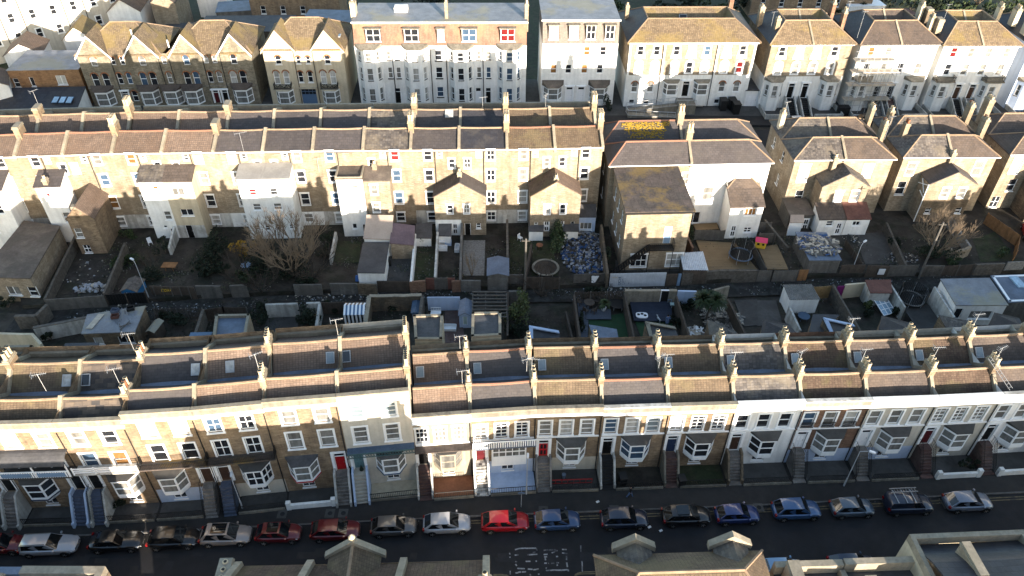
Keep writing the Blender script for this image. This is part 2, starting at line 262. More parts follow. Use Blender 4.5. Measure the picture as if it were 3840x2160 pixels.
def window(root,u,z,w,h,cr=(1,2),sur='flat',pane=None,v=0,rz=0,fm='paint',sm='paint',fill='brick',name='window'):
    pane=pane or RW.choice(PANES); key=(round(w,2),round(h,2),cr,sur,fm,sm,fill)
    if key not in WC:
        f=MB(); g=MB(); grid(f,g,(-w/2,.09),(w/2,.09),0,h,cr[0],cr[1])
        if sur in('flat','round','big'):
            t=.16 if sur!='big' else .24
            f.box(-w/2-t,-.06,-.02,-w/2,.02,h+t,1); f.box(w/2,-.06,-.02,w/2+t,.02,h+t,1); f.box(-w/2,-.06,h,w/2,.02,h+t,1); f.box(-w/2-t-.05,-.13,-.14,w/2+t+.05,.06,-.02,1)
        elif sur=='flare':
            for s in(-1,1): f.ext([(s*w/2,-.06,-.02),(s*(w/2+.42),-.06,-.5),(s*(w/2+.36),-.06,-.02),(s*(w/2+.16),-.06,h*.6),(s*(w/2+.2),-.06,h+.2),(s*w/2,-.06,h+.2)][::s],(0,.08,0),1)
            f.box(-w/2,-.06,h,w/2,.02,h+.2,1); f.box(-w/2-.42,-.12,-.5,w/2+.42,.02,-.36,1); f.box(-w/2,-.06,-.36,w/2,.02,-.02,1)
        elif sur=='arch':
            n=8; t=.26; r=w/2
            for i in range(n):
                a0,a1=math.pi*i/n,math.pi*(i+1)/n; hh=.45
                pt=lambda a,k:(k*math.cos(a),-.06,h-hh*r*1.0+ (k if k==r else k)*math.sin(a)*.9)
                f.ext([pt(a0,r),pt(a0,r+t),pt(a1,r+t),pt(a1,r)],(0,.08,0),1)
                f.ext([pt(a0,r),pt(a1,r),(r*math.cos((a0+a1)/2)*1.05,-.06,h+.01)],(0,.05,0),1)
            for s in(-1,1): f.box(min(s*r,s*(r+t)),-.06,-.02,max(s*r,s*(r+t)),.02,h-.45*r,1)
            f.box(-r-t,-.12,-.16,r+t,.04,-.02,1)
        elif sur=='archplain':
            n=8;r=w/2; zc=h-r
            for i in range(n):
                a0,a1=math.pi*i/n,math.pi*(i+1)/n
                c=(r if math.cos((a0+a1)/2)>0 else -r,.004,h)
                f.ext([(r*math.cos(a0),.004,zc+r*math.sin(a0)),(r*math.cos(a1),.004,zc+r*math.sin(a1)),c],(0,.08,0),2)
                f.ext([(r*math.cos(a0),-.03,zc+r*math.sin(a0)),((r+.2)*math.cos(a0),-.03,zc+(r+.2)*math.sin(a0)),((r+.2)*math.cos(a1),-.03,zc+(r+.2)*math.sin(a1)),(r*math.cos(a1),-.03,zc+r*math.sin(a1))],(0,.04,0),3)
            f.box(-r-.1,-.1,-.12,r+.1,.05,-.01,1)
        elif sur=='lintel':
            f.box(-w/2-.14,-.05,h,w/2+.14,.02,h+.24,1); f.box(-w/2-.1,-.1,-.12,w/2+.1,.06,-.01,1); f.box(-w/2-.09,-.03,-.01,-w/2,.03,h,1); f.box(w/2,-.03,-.01,w/2+.09,.03,h,1)
        elif sur=='sill': f.box(-w/2-.06,-.1,-.12,w/2+.06,.06,-.01,1)
        elif sur=='darksill': f.box(-w/2-.08,-.14,-.16,w/2+.08,.06,-.01,1)
        WC[key]=(f.mesh('window',[fm,sm,fill,'brick_orange']),g)
    me,g=WC[key]
    pk=key[:3]+(pane,)
    if pk not in WC: WC[pk]=g.mesh('pane',pane)
    o=link(name,me,root,(u,v,z),rz); link('pane',WC[pk],o); return o
def hole(u,z,w,h): return (u-w/2,z,u+w/2,z+h)
def door(root,u,z,w,h,mat,sur='big',fan=True,v=0,rz=0,glz=False,fm='paint'):
    f=MB(); g=MB(); hd=h*.78 if fan else h
    f.box(-w/2,.06,0,-w/2+.06,.14,h,0); f.box(w/2-.06,.06,0,w/2,.14,h,0); f.box(-w/2+.06,.06,h-.06,w/2-.06,.14,h,0)
    if fan: f.box(-w/2+.06,.06,hd-.04,w/2-.06,.14,hd+.04,0)
    if sur=='big':
        t=.24; f.box(-w/2-t,-.08,0,-w/2,.03,h+t*.9,0); f.box(w/2,-.08,0,w/2+t,.03,h+t*.9,0); f.box(-w/2,-.08,h,w/2,.03,h+t*.9,0)
    elif sur=='hood':
        t=.2; f.box(-w/2-t,-.1,0,-w/2,.03,h,0); f.box(w/2,-.1,0,w/2+t,.03,h,0); f.box(-w/2-t-.1,-.3,h,w/2+t+.1,.03,h+.22,0)
    o=link('door_frame' if False else 'door',MB().box(-w/2+.06,.09,0,w/2-.06,.13,hd-.04).mesh('door',mat),root,(u,v,z),rz)
    f.build('door_surround',fm,o)
    q=MB()
    for a in(-.28,.05):
        for zz in(.2,1.05): q.box(a*w,.075,zz,a*w+.23*w,.09,zz+.65*(hd/2.0)*.95)
    q.build('door_panel','gl' if glz else mat,o); MB().box(w*.3,.04,1.0,w*.34,.09,1.12).build('handle','steel',o)
    if fan: MB().poly([(-w/2+.06,.1,hd+.04),(w/2-.06,.1,hd+.04),(w/2-.06,.1,h-.06),(-w/2+.06,.1,h-.06)]).build('pane','gl',o)
    return o
def bay(root,u,z0,zb,zt,bw,fw,d,apron='paint',frame='paint',roof='felt',pane='gc',fc=(1,2),sc=(1,2),zr=None,over=.12,v=0,head=.22,name='bay_window',skirt=None):
    pts=[(-bw/2,0),(-fw/2,-d),(fw/2,-d),(bw/2,0)]; b=MB(); g=MB(); ins=[(p[0]*.97,p[1]*.96) for p in pts]
    b.prism(pts,zb-.12,zb,1); b.prism(ins,z0+.35,zb-.12,0); 
    lo=[(p[0]*.8,p[1]*.7) for p in pts]
    b.add([(p[0],p[1],z0+.35) for p in ins]+[(p[0],p[1],z0) for p in lo],[(0,1,5,4),(1,2,6,5),(2,3,7,6),(4,5,6,7)],0)
    for i,(c,r) in enumerate((sc,fc,sc)): grid(b,g,pts[i],pts[i+1],zb,zt,c,r,b=.1,fi=1)
    b.prism([(p[0]*1.02,p[1]*1.04) for p in pts],zt,zt+head,1)
    if skirt: b.prism([(p[0]*1.04,p[1]*1.06) for p in pts],zb-.24,zb-.12,2)
    o=b.build(name,[apron,frame,skirt or apron],root,(u,v,0)); g.build('pane',pane,o)
    r=MB(); zf=zt+head; zr=zr or zf+.35; e=over
    A=[(-bw/2-e,0,zf+.003),(-fw/2-e*.6,-d-e,zf+.003),(fw/2+e*.6,-d-e,zf+.003),(bw/2+e,0,zf+.003)]; B=[(-bw/2-e,0,zr),(-fw/2-e*.6,-d-e,zf+.06),(fw/2+e*.6,-d-e,zf+.06),(bw/2+e,0,zr)]
    r.add(A+B,[(3,2,1,0),(0,1,5,4),(1,2,6,5),(2,3,7,6),(4,5,6,7)]); r.build('bay_roof',roof,o); return o
POT={}
def pots(ch,pts,z,kind=0,h=.75):
    for i,(x,y) in enumerate(pts):
        k=(kind*2+i*(1 if kind==1 else 0))%3 if kind<3 else 2; key=(k,h)
        if key not in POT:
            b=MB(); r=.17
            b.cyl(0,0,0,h,r*1.05,r*.85,10); b.cyl(0,0,h*.86,h,r*1.05,r*1.05,10); b.cyl(0,0,0,.1,r*1.25,r*1.1,10); b.cyl(0,0,h-.02,h+.006,r*.72,r*.72,10,1)
            POT[key]=b.mesh('chimney_pot',[['potcream','terracotta','potcream','potcream'][k],'black'],True)
        link('chimney_pot',POT[key],ch,(x,y,z))
def chimney(root,u,v,z0,z1,du,dv,n=4,mat='brickpale',kind=0,h=.75,rows=1,cap='coping'):
    b=MB(); b.box(-du/2,-dv/2,z0,du/2,dv/2,z1-.18); b.box(-du/2-.07,-dv/2-.07,z1-.32,du/2+.07,dv/2+.07,z1-.2,1); b.box(-du/2-.02,-dv/2-.02,z1-.2,du/2+.02,dv/2+.02,z1,1)
    o=b.build('chimney',[mat,cap],root,(u,v,0)); pp=[]
    for i in range(n):
        for j in range(rows): pp.append((0 if rows==1 else (j-.5)*du*.5,-dv/2+dv*(i+.5)/n) if dv>=du else (-du/2+du*(i+.5)/n,0 if rows==1 else (j-.5)*dv*.5))
    pots(o,pp,z1-.01,kind,h); return o
def aerial(root,u,v,z,h=2.,rz=.3,n=7,L=1.1,zt=0):
    b=MB(); b.tube((0,0,0),(0,0,h),.018); b.tube((-L*.4,0,h-.05),(L*.6,0,h-.05),.014)
    for i in range(n):
        x=-L*.38+L*.95*i/(n-1); b.tube((x,-.28+.02*i,h-.05),(x,.28-.02*i,h-.05),.009,n=4)
    b.tube((-L*.4,-.25,h+.12),(-L*.4,.25,h+.12),.014,n=4); b.tube((-L*.4,-.25,h-.22),(-L*.4,.25,h-.22),.014,n=4)
    return b.build('aerial','galv',root,(u,v,z),rz)
def slab_on_slope(root,name,u,v,z,slope,w,l,mat,t=.12,fm='galv'):
    """a roof window lying on a slope that rises with v"""
    b=MB(); c,s=math.cos(slope),math.sin(slope)
    b.M=Matrix.Translation((u,v,z))@Matrix.Rotation(slope,4,'X'); b.box(-w/2,-l/2,0,w/2,l/2,t,0); b.box(-w/2+.07,-l/2+.07,t,w/2-.07,l/2-.07,t+.02,1)
    return b.build(name,[fm,mat],root)
def railing(root,pts,z,h=.9,mat='iron',sp=.16,r=.023,name='railing',mid=False,balu=None):
    b=MB()
    for p,q in zip(pts[:-1],pts[1:]):
        p=Vector((p[0],p[1],p[2] if len(p)>2 else z)); q=Vector((q[0],q[1],q[2] if len(q)>2 else z)); up=Vector((0,0,h)); L=(q-p).length
        b.tube(p+up,q+up,r*1.6); b.tube(p+up*.12,q+up*.12,r)
        n=max(1,int(L/sp))
        for i in range(n+1):
            c=p.lerp(q,i/n); b.tube(c,c+up,balu or r,n=4)
    return b.build(name,mat,root)
# ---------------- generic house pieces (house frame: x along the front, y to the back, z up)
def house(name,label,p0,p1,group=None,cat='house'):
    p0=Vector((p0[0],p0[1],0));p1=Vector((p1[0],p1[1],0)); d=p1-p0
    return thing(name,label,cat,p0,math.atan2(d.y,d.x),group),d.length
def roofpart(root,prof,u0,u1,mat,th=.16,name='roof'):
    n=6 if u1-u0>3 else 1; rr=random.Random(int(abs(root.location.x)*13+u0*7)); m=len(prof)*2; V=[];F_=[]; sg=rr.uniform(.04,.11)
    for i in range(n+1):
        t=i/n; d=-sg*math.sin(math.pi*t)+(rr.uniform(-.012,.012) if 0<i<n else 0); u=u0+(u1-u0)*t
        V+=[(u,v,z+d) for v,z in prof]+[(u,v,z+d-th) for v,z in prof[::-1]]
    for i in range(n):
        for j in range(m): F_.append((i*m+j,i*m+(j+1)%m,(i+1)*m+(j+1)%m,(i+1)*m+j))
    F_+=[tuple(range(m))[::-1],tuple(range(n*m,n*m+m))]
    SAG[root.name]=sg if n>1 else 0.
    return MB().add(V,F_).build(name,mat,root)
def ridge(root,v,z,u0,u1,mat='ridgepale',r=.13):
    b=MB(); sg=SAG.get(root.name,0.); n=6
    for i in range(n):
        f=lambda t:(u0+(u1-u0)*t,v,z+.01-sg*math.sin(math.pi*t)); b.tube(f(i/n),f((i+1)/n),r,n=7)
    return b.build('ridge_tiles',mat,root)
def party(root,u,prof,rise=.38,t=.32,mat='coping',z0=None,wallm='brick'):
    b=MB(); top=[(u-t/2,v,z+rise) for v,z in prof]; bot=[(u-t/2,v,z-.5) for v,z in prof[::-1]]
    b.ext(top+bot,(t,0,0),0)
    return b.build('party_wall',mat,root)
def shell(root,w,D,z0,z1,front,mat,back=None,left=None,right=None,gable=None,v0=0,base=None,basemat=None,name='wall'):
    """four walls; front/back/left/right are lists of holes"""
    b=MB(); segs=[(z0,z1,0)] if base is None else [(z0,base,1),(base,z1,0)]
    for a,c,mi in segs:
        b.wall((0,v0,0),(1,0,0),w,a,c,front or (),(0,-1,0),mi=mi)
        b.wall((w,v0,0),(0,1,0),D,a,c,right or (),(1,0,0),mi=mi)
        b.wall((w,v0+D,0),(-1,0,0),w,a,c,back or (),(0,1,0),mi=mi)
        b.wall((0,v0+D,0),(0,-1,0),D,a,c,left or (),(-1,0,0),mi=mi)
    return b.build(name,[mat,basemat or mat],root)
def steps(root,u,wd,v1,z1,zb,n,mat,sidemat=None,rail=None,run=None,v0=0,name='steps'):
    """flight from the door sill (v0,z1) out to v1 (negative) at zb"""
    b=MB(); run=run or (v0-v1); L=run/n; rise=(z1-zb)/n
    b.box(u-wd/2,v0-.75,zb-.3,u+wd/2,v0,z1,0)
    for i in range(n):
        b.box(u-wd/2,v0-.75-L*(i+1),zb-.3,u+wd/2,v0-.75-L*i,z1-rise*(i+1),0)
    o=b.build(name,mat,root)
    ve=v0-.75-L*n
    if sidemat:
        for s in(-1,1):
            q=MB(); x=u+s*(wd/2+.09); q.ext([(x-.09,v0,zb-.3),(x-.09,v0,z1+.45),(x-.09,v0-.75,z1+.4),(x-.09,ve,zb+.55),(x-.09,ve-.25,zb+.55),(x-.09,ve-.25,zb-.3)],(.18,0,0)); q.build('side_wall',sidemat,o)
    if rail:
        for s in(-1,1):
            x=u+s*(wd/2+.06); railing(o,[(x,v0-.05,z1),(x,v0-.75,z1),(x,ve,zb)],0,.85,rail,sp=.22,r=.014,name='handrail')
    return o,ve
def skylight(root,u,v,prof_z,slope,w=.8,l=1.1,mat='gs'): return slab_on_slope(root,'skylight',u,v,prof_z,slope,w,l,mat)
# ---------------- near terrace (street front faces the camera)
def nhouse(label,p0,p1,top=8.9,three=False,wall='brick',base=None,roof='pantilebrown',rt='ridgepale',wins=None,pn=None,doorc='dblack',mirror=False,
   cornice='coping',sur='flat',stepm='stepstone',side='renderdirty',rail=None,front='rail',first=False,chm=(1,1),np=3,sky=.15,skm='gs',bayk=None,cr=(1,2),left=False,extras=None,wr=True,dsur='big',bpane='gc',pk=0,area='concrete',glzd=False):
    root,w=house('terraced_house',label,p0,p1,'terraced houses facing the street of parked cars')
    D=9.0; z0=-.3; zg=top-1.2; r1=top+(.7 if not three else .4); r2=r1; vv=r1-1.7; va,vm,vb=(2.7,4.75,6.95) if not three else (2.25,4.35,6.5)
    prof=[(.5,zg),(va,r1),(vm,vv),(vb,r2),(8.75,zg+.25)]
    mx=(lambda a:w-a) if mirror else (lambda a:a)
    holes=[]; W_=[]
    if not three:
        ws=wins or [.14,.46,.78]
        for i,a in enumerate(ws): W_.append((a*w,5.3,1.08,1.95,(pn or [None]*3)[i]))
        du,dz,dw,dh=mx(.13*w),2.2,.95,1.95+.45; bu,bz0,bzb,bzt=mx(.56*w),1.7,2.55,4.45
    else:
        ws=[.3,.76]; ws=[1-a for a in ws[::-1]] if mirror else ws
        for i,a in enumerate(ws):
            W_.append((a*w,top-3.0,1.15,1.7,(pn or [None]*4)[i])); W_.append((a*w,top-6.25,1.2,2.15,(pn or [None]*4)[i+2]))
        du,dz,dw,dh=(.14*w if mirror else .87*w),2.55,.98,2.45; bu,bz0,bzb,bzt=(.62*w if mirror else .33*w),1.9,2.65,4.55
    holes=[hole(a,z,b,c) for a,z,b,c,_ in W_]+[hole(du,dz,dw,dh)]
    bw=(bu,.45,1.15,.85 if not three else 1.0); holes.append(hole(*bw[:2],bw[2],bw[3]))
    shell(root,w,D,z0,top,holes,wall,base=base and 1.95,basemat=base)
    for a,z,b,c,p in W_: window(root,a,z,b,c,cr,sur,p,fill=wall)
    window(root,bw[0],bw[1],bw[2],bw[3],(2,1),'sill','gl')
    d=door(root,du,dz,dw,dh,doorc,dsur,glz=glzd)
    bk=dict(bw=2.75,fw=1.35,d=.95) if not three else dict(bw=2.7,fw=1.4,d=.95); skirt=None
    if bayk=='square': 
        b=MB();g=MB(); b.box(-1.6,-.45,1.75,1.6,0,3.0,0); grid(b,g,(-1.55,-.45),(1.55,-.45),3.0,4.45,5,2,b=.1,fi=1); b.box(-1.7,-.55,4.45,1.7,0,4.6,1)
        b.box(-1.6,-.38,3.0,-1.5,0,4.45,1); b.box(1.5,-.38,3.0,1.6,0,4.45,1)
        o=b.build('bay_window',['paint','paint'],root,(bu+.1,0,0)); g.build('pane','gc',o)
    else:
        kw=dict(bk); 
        if bayk: kw.update(bayk)
        bay(root,bu,bz0,bzb,bzt,apron=kw.pop('apron','paint'),roof=kw.pop('roof','concrete'),pane=kw.pop('pane',bpane),zr=kw.pop('zr',bzt+.55),**kw)
    # parapet, cornice
    c=MB(); c.box(-.02,-.1,top-.1,w+.02,.3,top+.08,0); c.box(-.01,-.04,top-.68,w+.01,.0,top-.1,1)
    c.build('parapet',[cornice,'stone' if wall.startswith('brick') else 'paint'],root)
    c=MB(); c.box(0,-.26,top-.82,w,0,top-.68); c.box(0,-.14,top-.98,w,0,top-.82); c.build('cornice','paint',root)
    if not three: MB().box(.1,-.1,4.98,w-.1,.0,5.12).build('sill_course','paint' ,root)
    roofpart(root,prof,.16,w-.16,roof); ridge(root,va,r1,.16,w-.16,rt); ridge(root,vb,r2,.16,w-.16,rt)
    MB().box(.16,vm-.3,vv-.3,w-.16,vm+.3,vv+.1).build('valley_gutter','leadblue',root)
    MB().box(.0,8.7,zg-.6,w,9.02,top-.55).build('rear_parapet','coping',root)
    party(root,w,prof,wallm=wall)
    if left: party(root,0,prof)
    if chm[0]: chimney(root,w-.03,va+.1,r1-1.5,r1+.85,.5,1.3,np,'brick' if wall!='cream' else 'creamgrey',pk)
    if chm[1]: chimney(root,w-.03,vb+.1,r2-1.5,r2+.85,.5,1.3,np,'brick' if wall!='cream' else 'creamgrey',pk)
    if sky: sl=math.atan2(r2-vv,vb-vm); skylight(root,sky*w,vm+.9,vv+.9*(r2-vv)/(vb-vm)+.02,sl,.75,1.05,skm)
    # steps and front area
    vf=-2.45 if not three else -1.9
    o,ve=steps(root,du,1.1,vf,dz-.02,0.05,8,stepm,side,rail,run=(1.35 if not three else 1.3))
    if not three: MB().box(du-.6,vf,-.1,du+.6,ve+.02,.07).build('path',stepm,root)
    a=MB(); x0=.1 if (bu<du) else du+.75; x1=w-.1 if bu>du else du-.75
    a.box(x0,vf,-.1,x1,0,.04); a.build('front_yard',area,root)
    if front=='rail':
        MB().box(x0,vf-.1,-.1,x1,vf+.1,.3).build('plinth','stone',root); railing(root,[(x0,vf),(x1,vf)],.3,.75)
    elif front=='white':
        q=MB(); q.box(x0,vf-.12,-.1,x1,vf+.12,.62); q.box(x0,vf-.18,-.1,x0+.4,vf+.18,1.0); q.box(x1-.4,vf-.18,-.1,x1,vf+.18,1.0); q.build('front_wall','render',root)
    if wr:
        p=MB(); p.tube((w-.12,-.07,0),(w-.12,-.07,top-1.3),.05); p.build('drainpipe','pipe',root)
    if extras: extras(root,w,du,bu,vf,top,r1)
    return root
def balcony(root,w,u0,u1,z,d,mat='coping',rail='iron',kind='bars',h=.8):
    o=MB().box(u0,-d,z-.14,u1,0,z).build('balcony',mat,root)
    pts=[(u0+.03,-.02),(u0+.03,-d+.04),(u1-.03,-d+.04),(u1-.03,-.02)]
    if kind=='bars': railing(o,pts,z,h,rail,sp=.14)
    elif kind=='planks':
        b=MB()
        for zz in(.2,.45,.7): b.box(u0,-d,z+zz,u1,-d+.05,z+zz+.11)
        n=3
        for i in range(n+1): x=u0+(u1-u0-.1)*i/n; b.box(x,-d-.02,z,x+.1,-d+.08,z+.87)
        b.build('railing',rail,o)
    elif kind=='pickets':
        b=MB(); n=int((u1-u0)/.2)
        for i in range(n): x=u0+(u1-u0)*i/n; b.box(x,-d,z+.05,x+.11,-d+.04,z+h,0)
        b.box(u0,-d-.01,z+h-.06,u1,-d+.06,z+h+.04,0); b.build('railing',rail,o)
    return o
# facade line
FX=[-49.4,-43.4,-37.4,-31.9,-26.3,-20.6,-14.6,-8.65,-3.5,2.3,8.25,14.3,20.3,26.5,32.6,38.8,44.8,50.9,57.,63.1,69.2,75.3,81.4]
FY=[39.8,40.05,40.35,40.75,41.3,42.1,42.8,43.6,44.15,44.7,45.0,45.35,45.65,46.0,46.3,46.65,47.1,47.6,48.1,48.6,49.1,49.6,50.1]
fp=lambda i:(FX[i],FY[i])
def canopy(root,w,du,bu,vf,top,r1):
    b=MB(); n=5
    for i in range(n):
        a0,a1=i/n*1.3,(i+1)/n*1.3; f=lambda a:(-1.25*math.sin(a)/.96,8.25-.75*(1-math.cos(a))/.73)
        (v0,z0),(v1,z1)=f(a0),f(a1); b.ext([(-.1,v0,z0),(-.1,v1,z1),(-.1,v1,z1-.06),(-.1,v0,z0-.06)],(w+.1,0,0))
    b.build('canopy','feltmoss' if 0 else 'felt',root)
    o=balcony(root,w,0,w,5.85,1.15,'concrete','paint','pickets'); MB().box(.3,-1.19,6.0,w*.45,-1.155,6.5).build('banner','skyblue',o); MB().box(w*.55,-1.19,6.0,w*.93,-1.155,6.5).build('banner','skyblue',o)
    for x in(.05,w/2,w-.15): MB().box(x,-1.12,5.85,x+.09,-1.03,7.5).build('canopy_post','paint',root)
def bal_planks(root,w,du,bu,vf,top,r1): balcony(root,w,.1,w,5.9,1.0,'renderdirty','paint','planks')
def bal_iron(root,w,du,bu,vf,top,r1): balcony(root,w,0,w,6.0,.95,'feltmoss','iron','bars')
def ex_teal(root,w,du,bu,vf,top,r1):
    o=MB().box(.05,-.75,5.35,w,0,5.5).build('balcony','slatepaint',root); b=MB()
    b.box(.05,-.78,4.95,w,-.74,5.02); b.box(.05,-.78,5.45,w,-.72,5.53)
    n=24
    for i in range(n): x=.1+(w-.2)*i/n; b.tube((x,-.76,5.0),(x+.22,-.76,5.45),.025,n=4); b.tube((x+.22,-.76,5.0),(x,-.76,5.45),.025,n=4)
    b.build('valance','teal',o)
def ex_slab(root,w,du,bu,vf,top,r1): MB().box(.0,-.9,4.85,w,0,4.98).build('balcony','feltmoss',root)
def ex_white(root,w,du,bu,vf,top,r1): balcony(root,w,0.05,w-.05,4.9,.9,'leadblue','paint','pickets',.85)
def ex_juliet(root,w,du,bu,vf,top,r1):
    for a in(.14,.46,.78): railing(root,[(a*w-.6,-.16),(a*w+.6,-.16)],5.25,.75,'iron',sp=.09,r=.022,name='window_guard')
def ex_red(root,w,du,bu,vf,top,r1):
    railing(root,[(bu-2,-1.6),(bu+2,-1.6)],.05,.6,'red',sp=.5,r=.04,name='red_rail'); MB().cyl(bu-.6,-1.0,.04,.7,.12,.2,8).build('planter','leadblue',root)
H=[
 dict(label='three storey brick house cut by the left edge, behind the dark estate car',three=True,top=11.6,mirror=False,doorc='dblack',roof='pantilebrown'),
 dict(label='brown brick house with a dark curved canopy over a white and blue balcony',three=True,top=11.6,mirror=False,roof='pantilebrown',np=3,extras=canopy,doorc='dblack',stepm='stepblue',side='bluepaint',pn=['gw','gc','gl','gl'],bpane='gl',chm=(0,0),skm='gw',sky=.82,bayk=dict(skirt='dnavy')),
 dict(label='brown brick house with a white plank balcony beside the dark canopy',three=True,top=11.6,mirror=True,roof='slatepatch',extras=bal_planks,np=4,pn=['gc','gl','gb','go'],stepm='stepblue',side='renderdirty',rail='iron',cornice='coping',skm='gl',sky=.12,pk=1),
 dict(label='brick house with blue lower walls under the left half of the black iron balcony',three=True,top=12.2,mirror=False,base='bluepaint',roof='slatebrown',extras=bal_iron,pn=['gw','gw','gl','gl'],cr=(1,2),doorc='dbrown',rail='iron',side=None,chm=(0,0),skm='gw',sky=.85),
 dict(label='brick house with a blue upstairs blind under the right half of the iron balcony',three=True,top=12.2,mirror=True,base='creamgrey',roof='pantile',extras=bal_iron,cr=(2,2),pn=['gb','gl','gl','gl'],doorc='dbrown',stepm='stepblue',rail='iron',side=None,np=4,skm='gw',sky=.4,bpane='gl',bayk=dict(fc=(2,2),sc=(2,2))),
 dict(label='brown brick house with a plain bright red door and a red trimmed bay window',three=True,top=12.35,mirror=False,roof='pantile',pn=['gc','gc','gc','gc'],doorc='dred',cornice='coping',chm=(0,0),front='white',sky=.85,skm='gs',bayk=dict(skirt='dred',roof='felt')),
 dict(label='cream painted house with a teal door and lacy green balcony valance',three=True,top=12.35,mirror=True,wall='creamgrey',roof='pantile',extras=ex_teal,cr=(1,3),pn=['gs','gs','gc','gc'],doorc='dteal',stepm='steppale',side='bluepaint',np=5,chm=(1,1),sky=.1,skm='gl',bayk=dict(skirt='slatepaint'),area='cream',wr=False),
 dict(label='narrow stone fronted house with a mossy slab balcony and dark red steps',top=8.9,roof='pantile',wall='stonefront',cornice='stone',sur='lintel',cr=(3,3),pn=['gl','gc','gc'],extras=ex_slab,doorc='dblack',stepm='stepred',area='terracotta',bpane='gc',bayk=dict(apron='stonefront',frame='stonefront'),chm=(1,1),np=2,pk=0),
 dict(label='house with a white balustrade balcony, square bay and black and white mosaic path',top=8.9,roof='slatebrown',rt='ridge',wall='brick',base='bluepaint',cr=(2,4),pn=['gc','gl','gl'],extras=ex_white,bayk='square',doorc='dmaroon',stepm='mosaic',side='render',area='bluepaint'),
 dict(label='brick house with a glazed red door and grey steps, left of the black door house',top=8.9,roof='pantilebrown',base='creamgrey',cr=(1,3),pn=['gc','gw','gc'],doorc='dred',side='stepstone',extras=ex_red,glzd=True,np=3,pk=3),
 dict(label='brick house with a black door and shiny black steps',top=8.75,roof='slatebrown',rt='ridge',cr=(1,3),pn=['gb','gw','gs'],doorc='dblack',stepm='stepdark',side='renderdirty',area='earth',bpane='gb',np=3),
 dict(label='brick house with a navy door, crazy paved red steps and many paned upper windows',top=8.75,roof='pantilebrown',cr=(2,4),pn=['gw','gl','gl'],doorc='dnavy',stepm='stepred',side='stone',area='grass',bpane='gl',np=3),
 dict(label='white painted house with dark upper windows and an old mottled slate roof',top=8.75,roof='slateold',wall='render',base='render',sur='flat',pn=['gl','gl','gl'],doorc='dbrown',stepm='stepstone',side='brickdark',bpane='gl',np=3,pk=0),
 dict(label='red brown brick house with three iron window guards and a white door',top=8.75,roof='pantiledark',wall='brickred',base='bluepaint',pn=['gb','gc','gw'],extras=ex_juliet,doorc='dwhite',rail='iron',side=None,stepm='stepstone',np=3,pk=0),
 dict(label='cream painted house with a white door and a street lamp in front',top=8.75,roof='tilebrown',wall='creamgrey',base='bluepaint',pn=['gc','gc','gc'],doorc='dwhite',rail='iron',side=None,stepm='stepstone',np=3,pk=0),
 dict(label='cream painted house with a dark red door and small paned upper windows',top=8.75,roof='pantiledark',wall='creamgrey',cr=(2,4),pn=['gc','gc','gc'],doorc='dmaroon',stepm='stepred',rail='iron',side=None,front='white',np=3,pk=0),
 dict(label='white painted house with a black door and dark red steps at the right edge',top=8.75,roof='tilebrown',wall='render',pn=['gc','gc','gc'],doorc='dblack',stepm='stepred',rail='iron',side=None,front='white',np=2,pk=0),
 dict(label='last terraced house at the right edge, only its brown roof in view',top=8.75,roof='pantile',wall='creamgrey'),
]
for t in('first','second','third','fourth'): H.append(dict(label=t+' unseen terraced house past the right edge, added to shade the gardens',top=8.75,roof='pantile',wall='creamgrey'))  # unseen houses added so the terrace shadow covers the right-hand gardens
for k_,c_ in((9,'stone'),(10,'renderdirty'),(12,'render'),(13,'renderdirty'),(14,'render'),(15,'render'),(16,'renderdirty')): H[k_]['cornice']=c_
NH=[]
for i,h in enumerate(H):
    h=dict(h); NH.append(nhouse(p0=fp(i),p1=fp(i+1),left=(i in(0,)),**h))
# taller end wall beside the lower house, white coping on one party wall
aer=[(2,5.2,2.3,13.2,.2),(2,4.9,6.7,13.0,.1),(4,5.6,2.2,13.8,.4),(7,4.6,2.2,10.4,.1),(7,4.6,6.6,10.4,.1),(8,5.6,2.6,11.0,-.2),(8,5.2,3.0,10.6,.3),(10,5.7,2.6,11.0,.1),(10,5.4,3.4,10.,.6),(11,5.8,2.7,11.,0.),(12,5.8,2.6,11.,.5),(13,5.5,2.8,10.8,.1),(14,5.9,2.6,11.,0.),(15,5.7,2.4,10.8,.4),(15,5.9,6.8,10.9,.1),(13,5.9,6.8,10.9,.1),(5,5.9,6.7,13.,.2),(1,5.,2.4,12.8,.2)]
for i,u,v,z,r in aer: aerial(NH[i],u,v,z,1.6 if z<12 else 2.0,r)
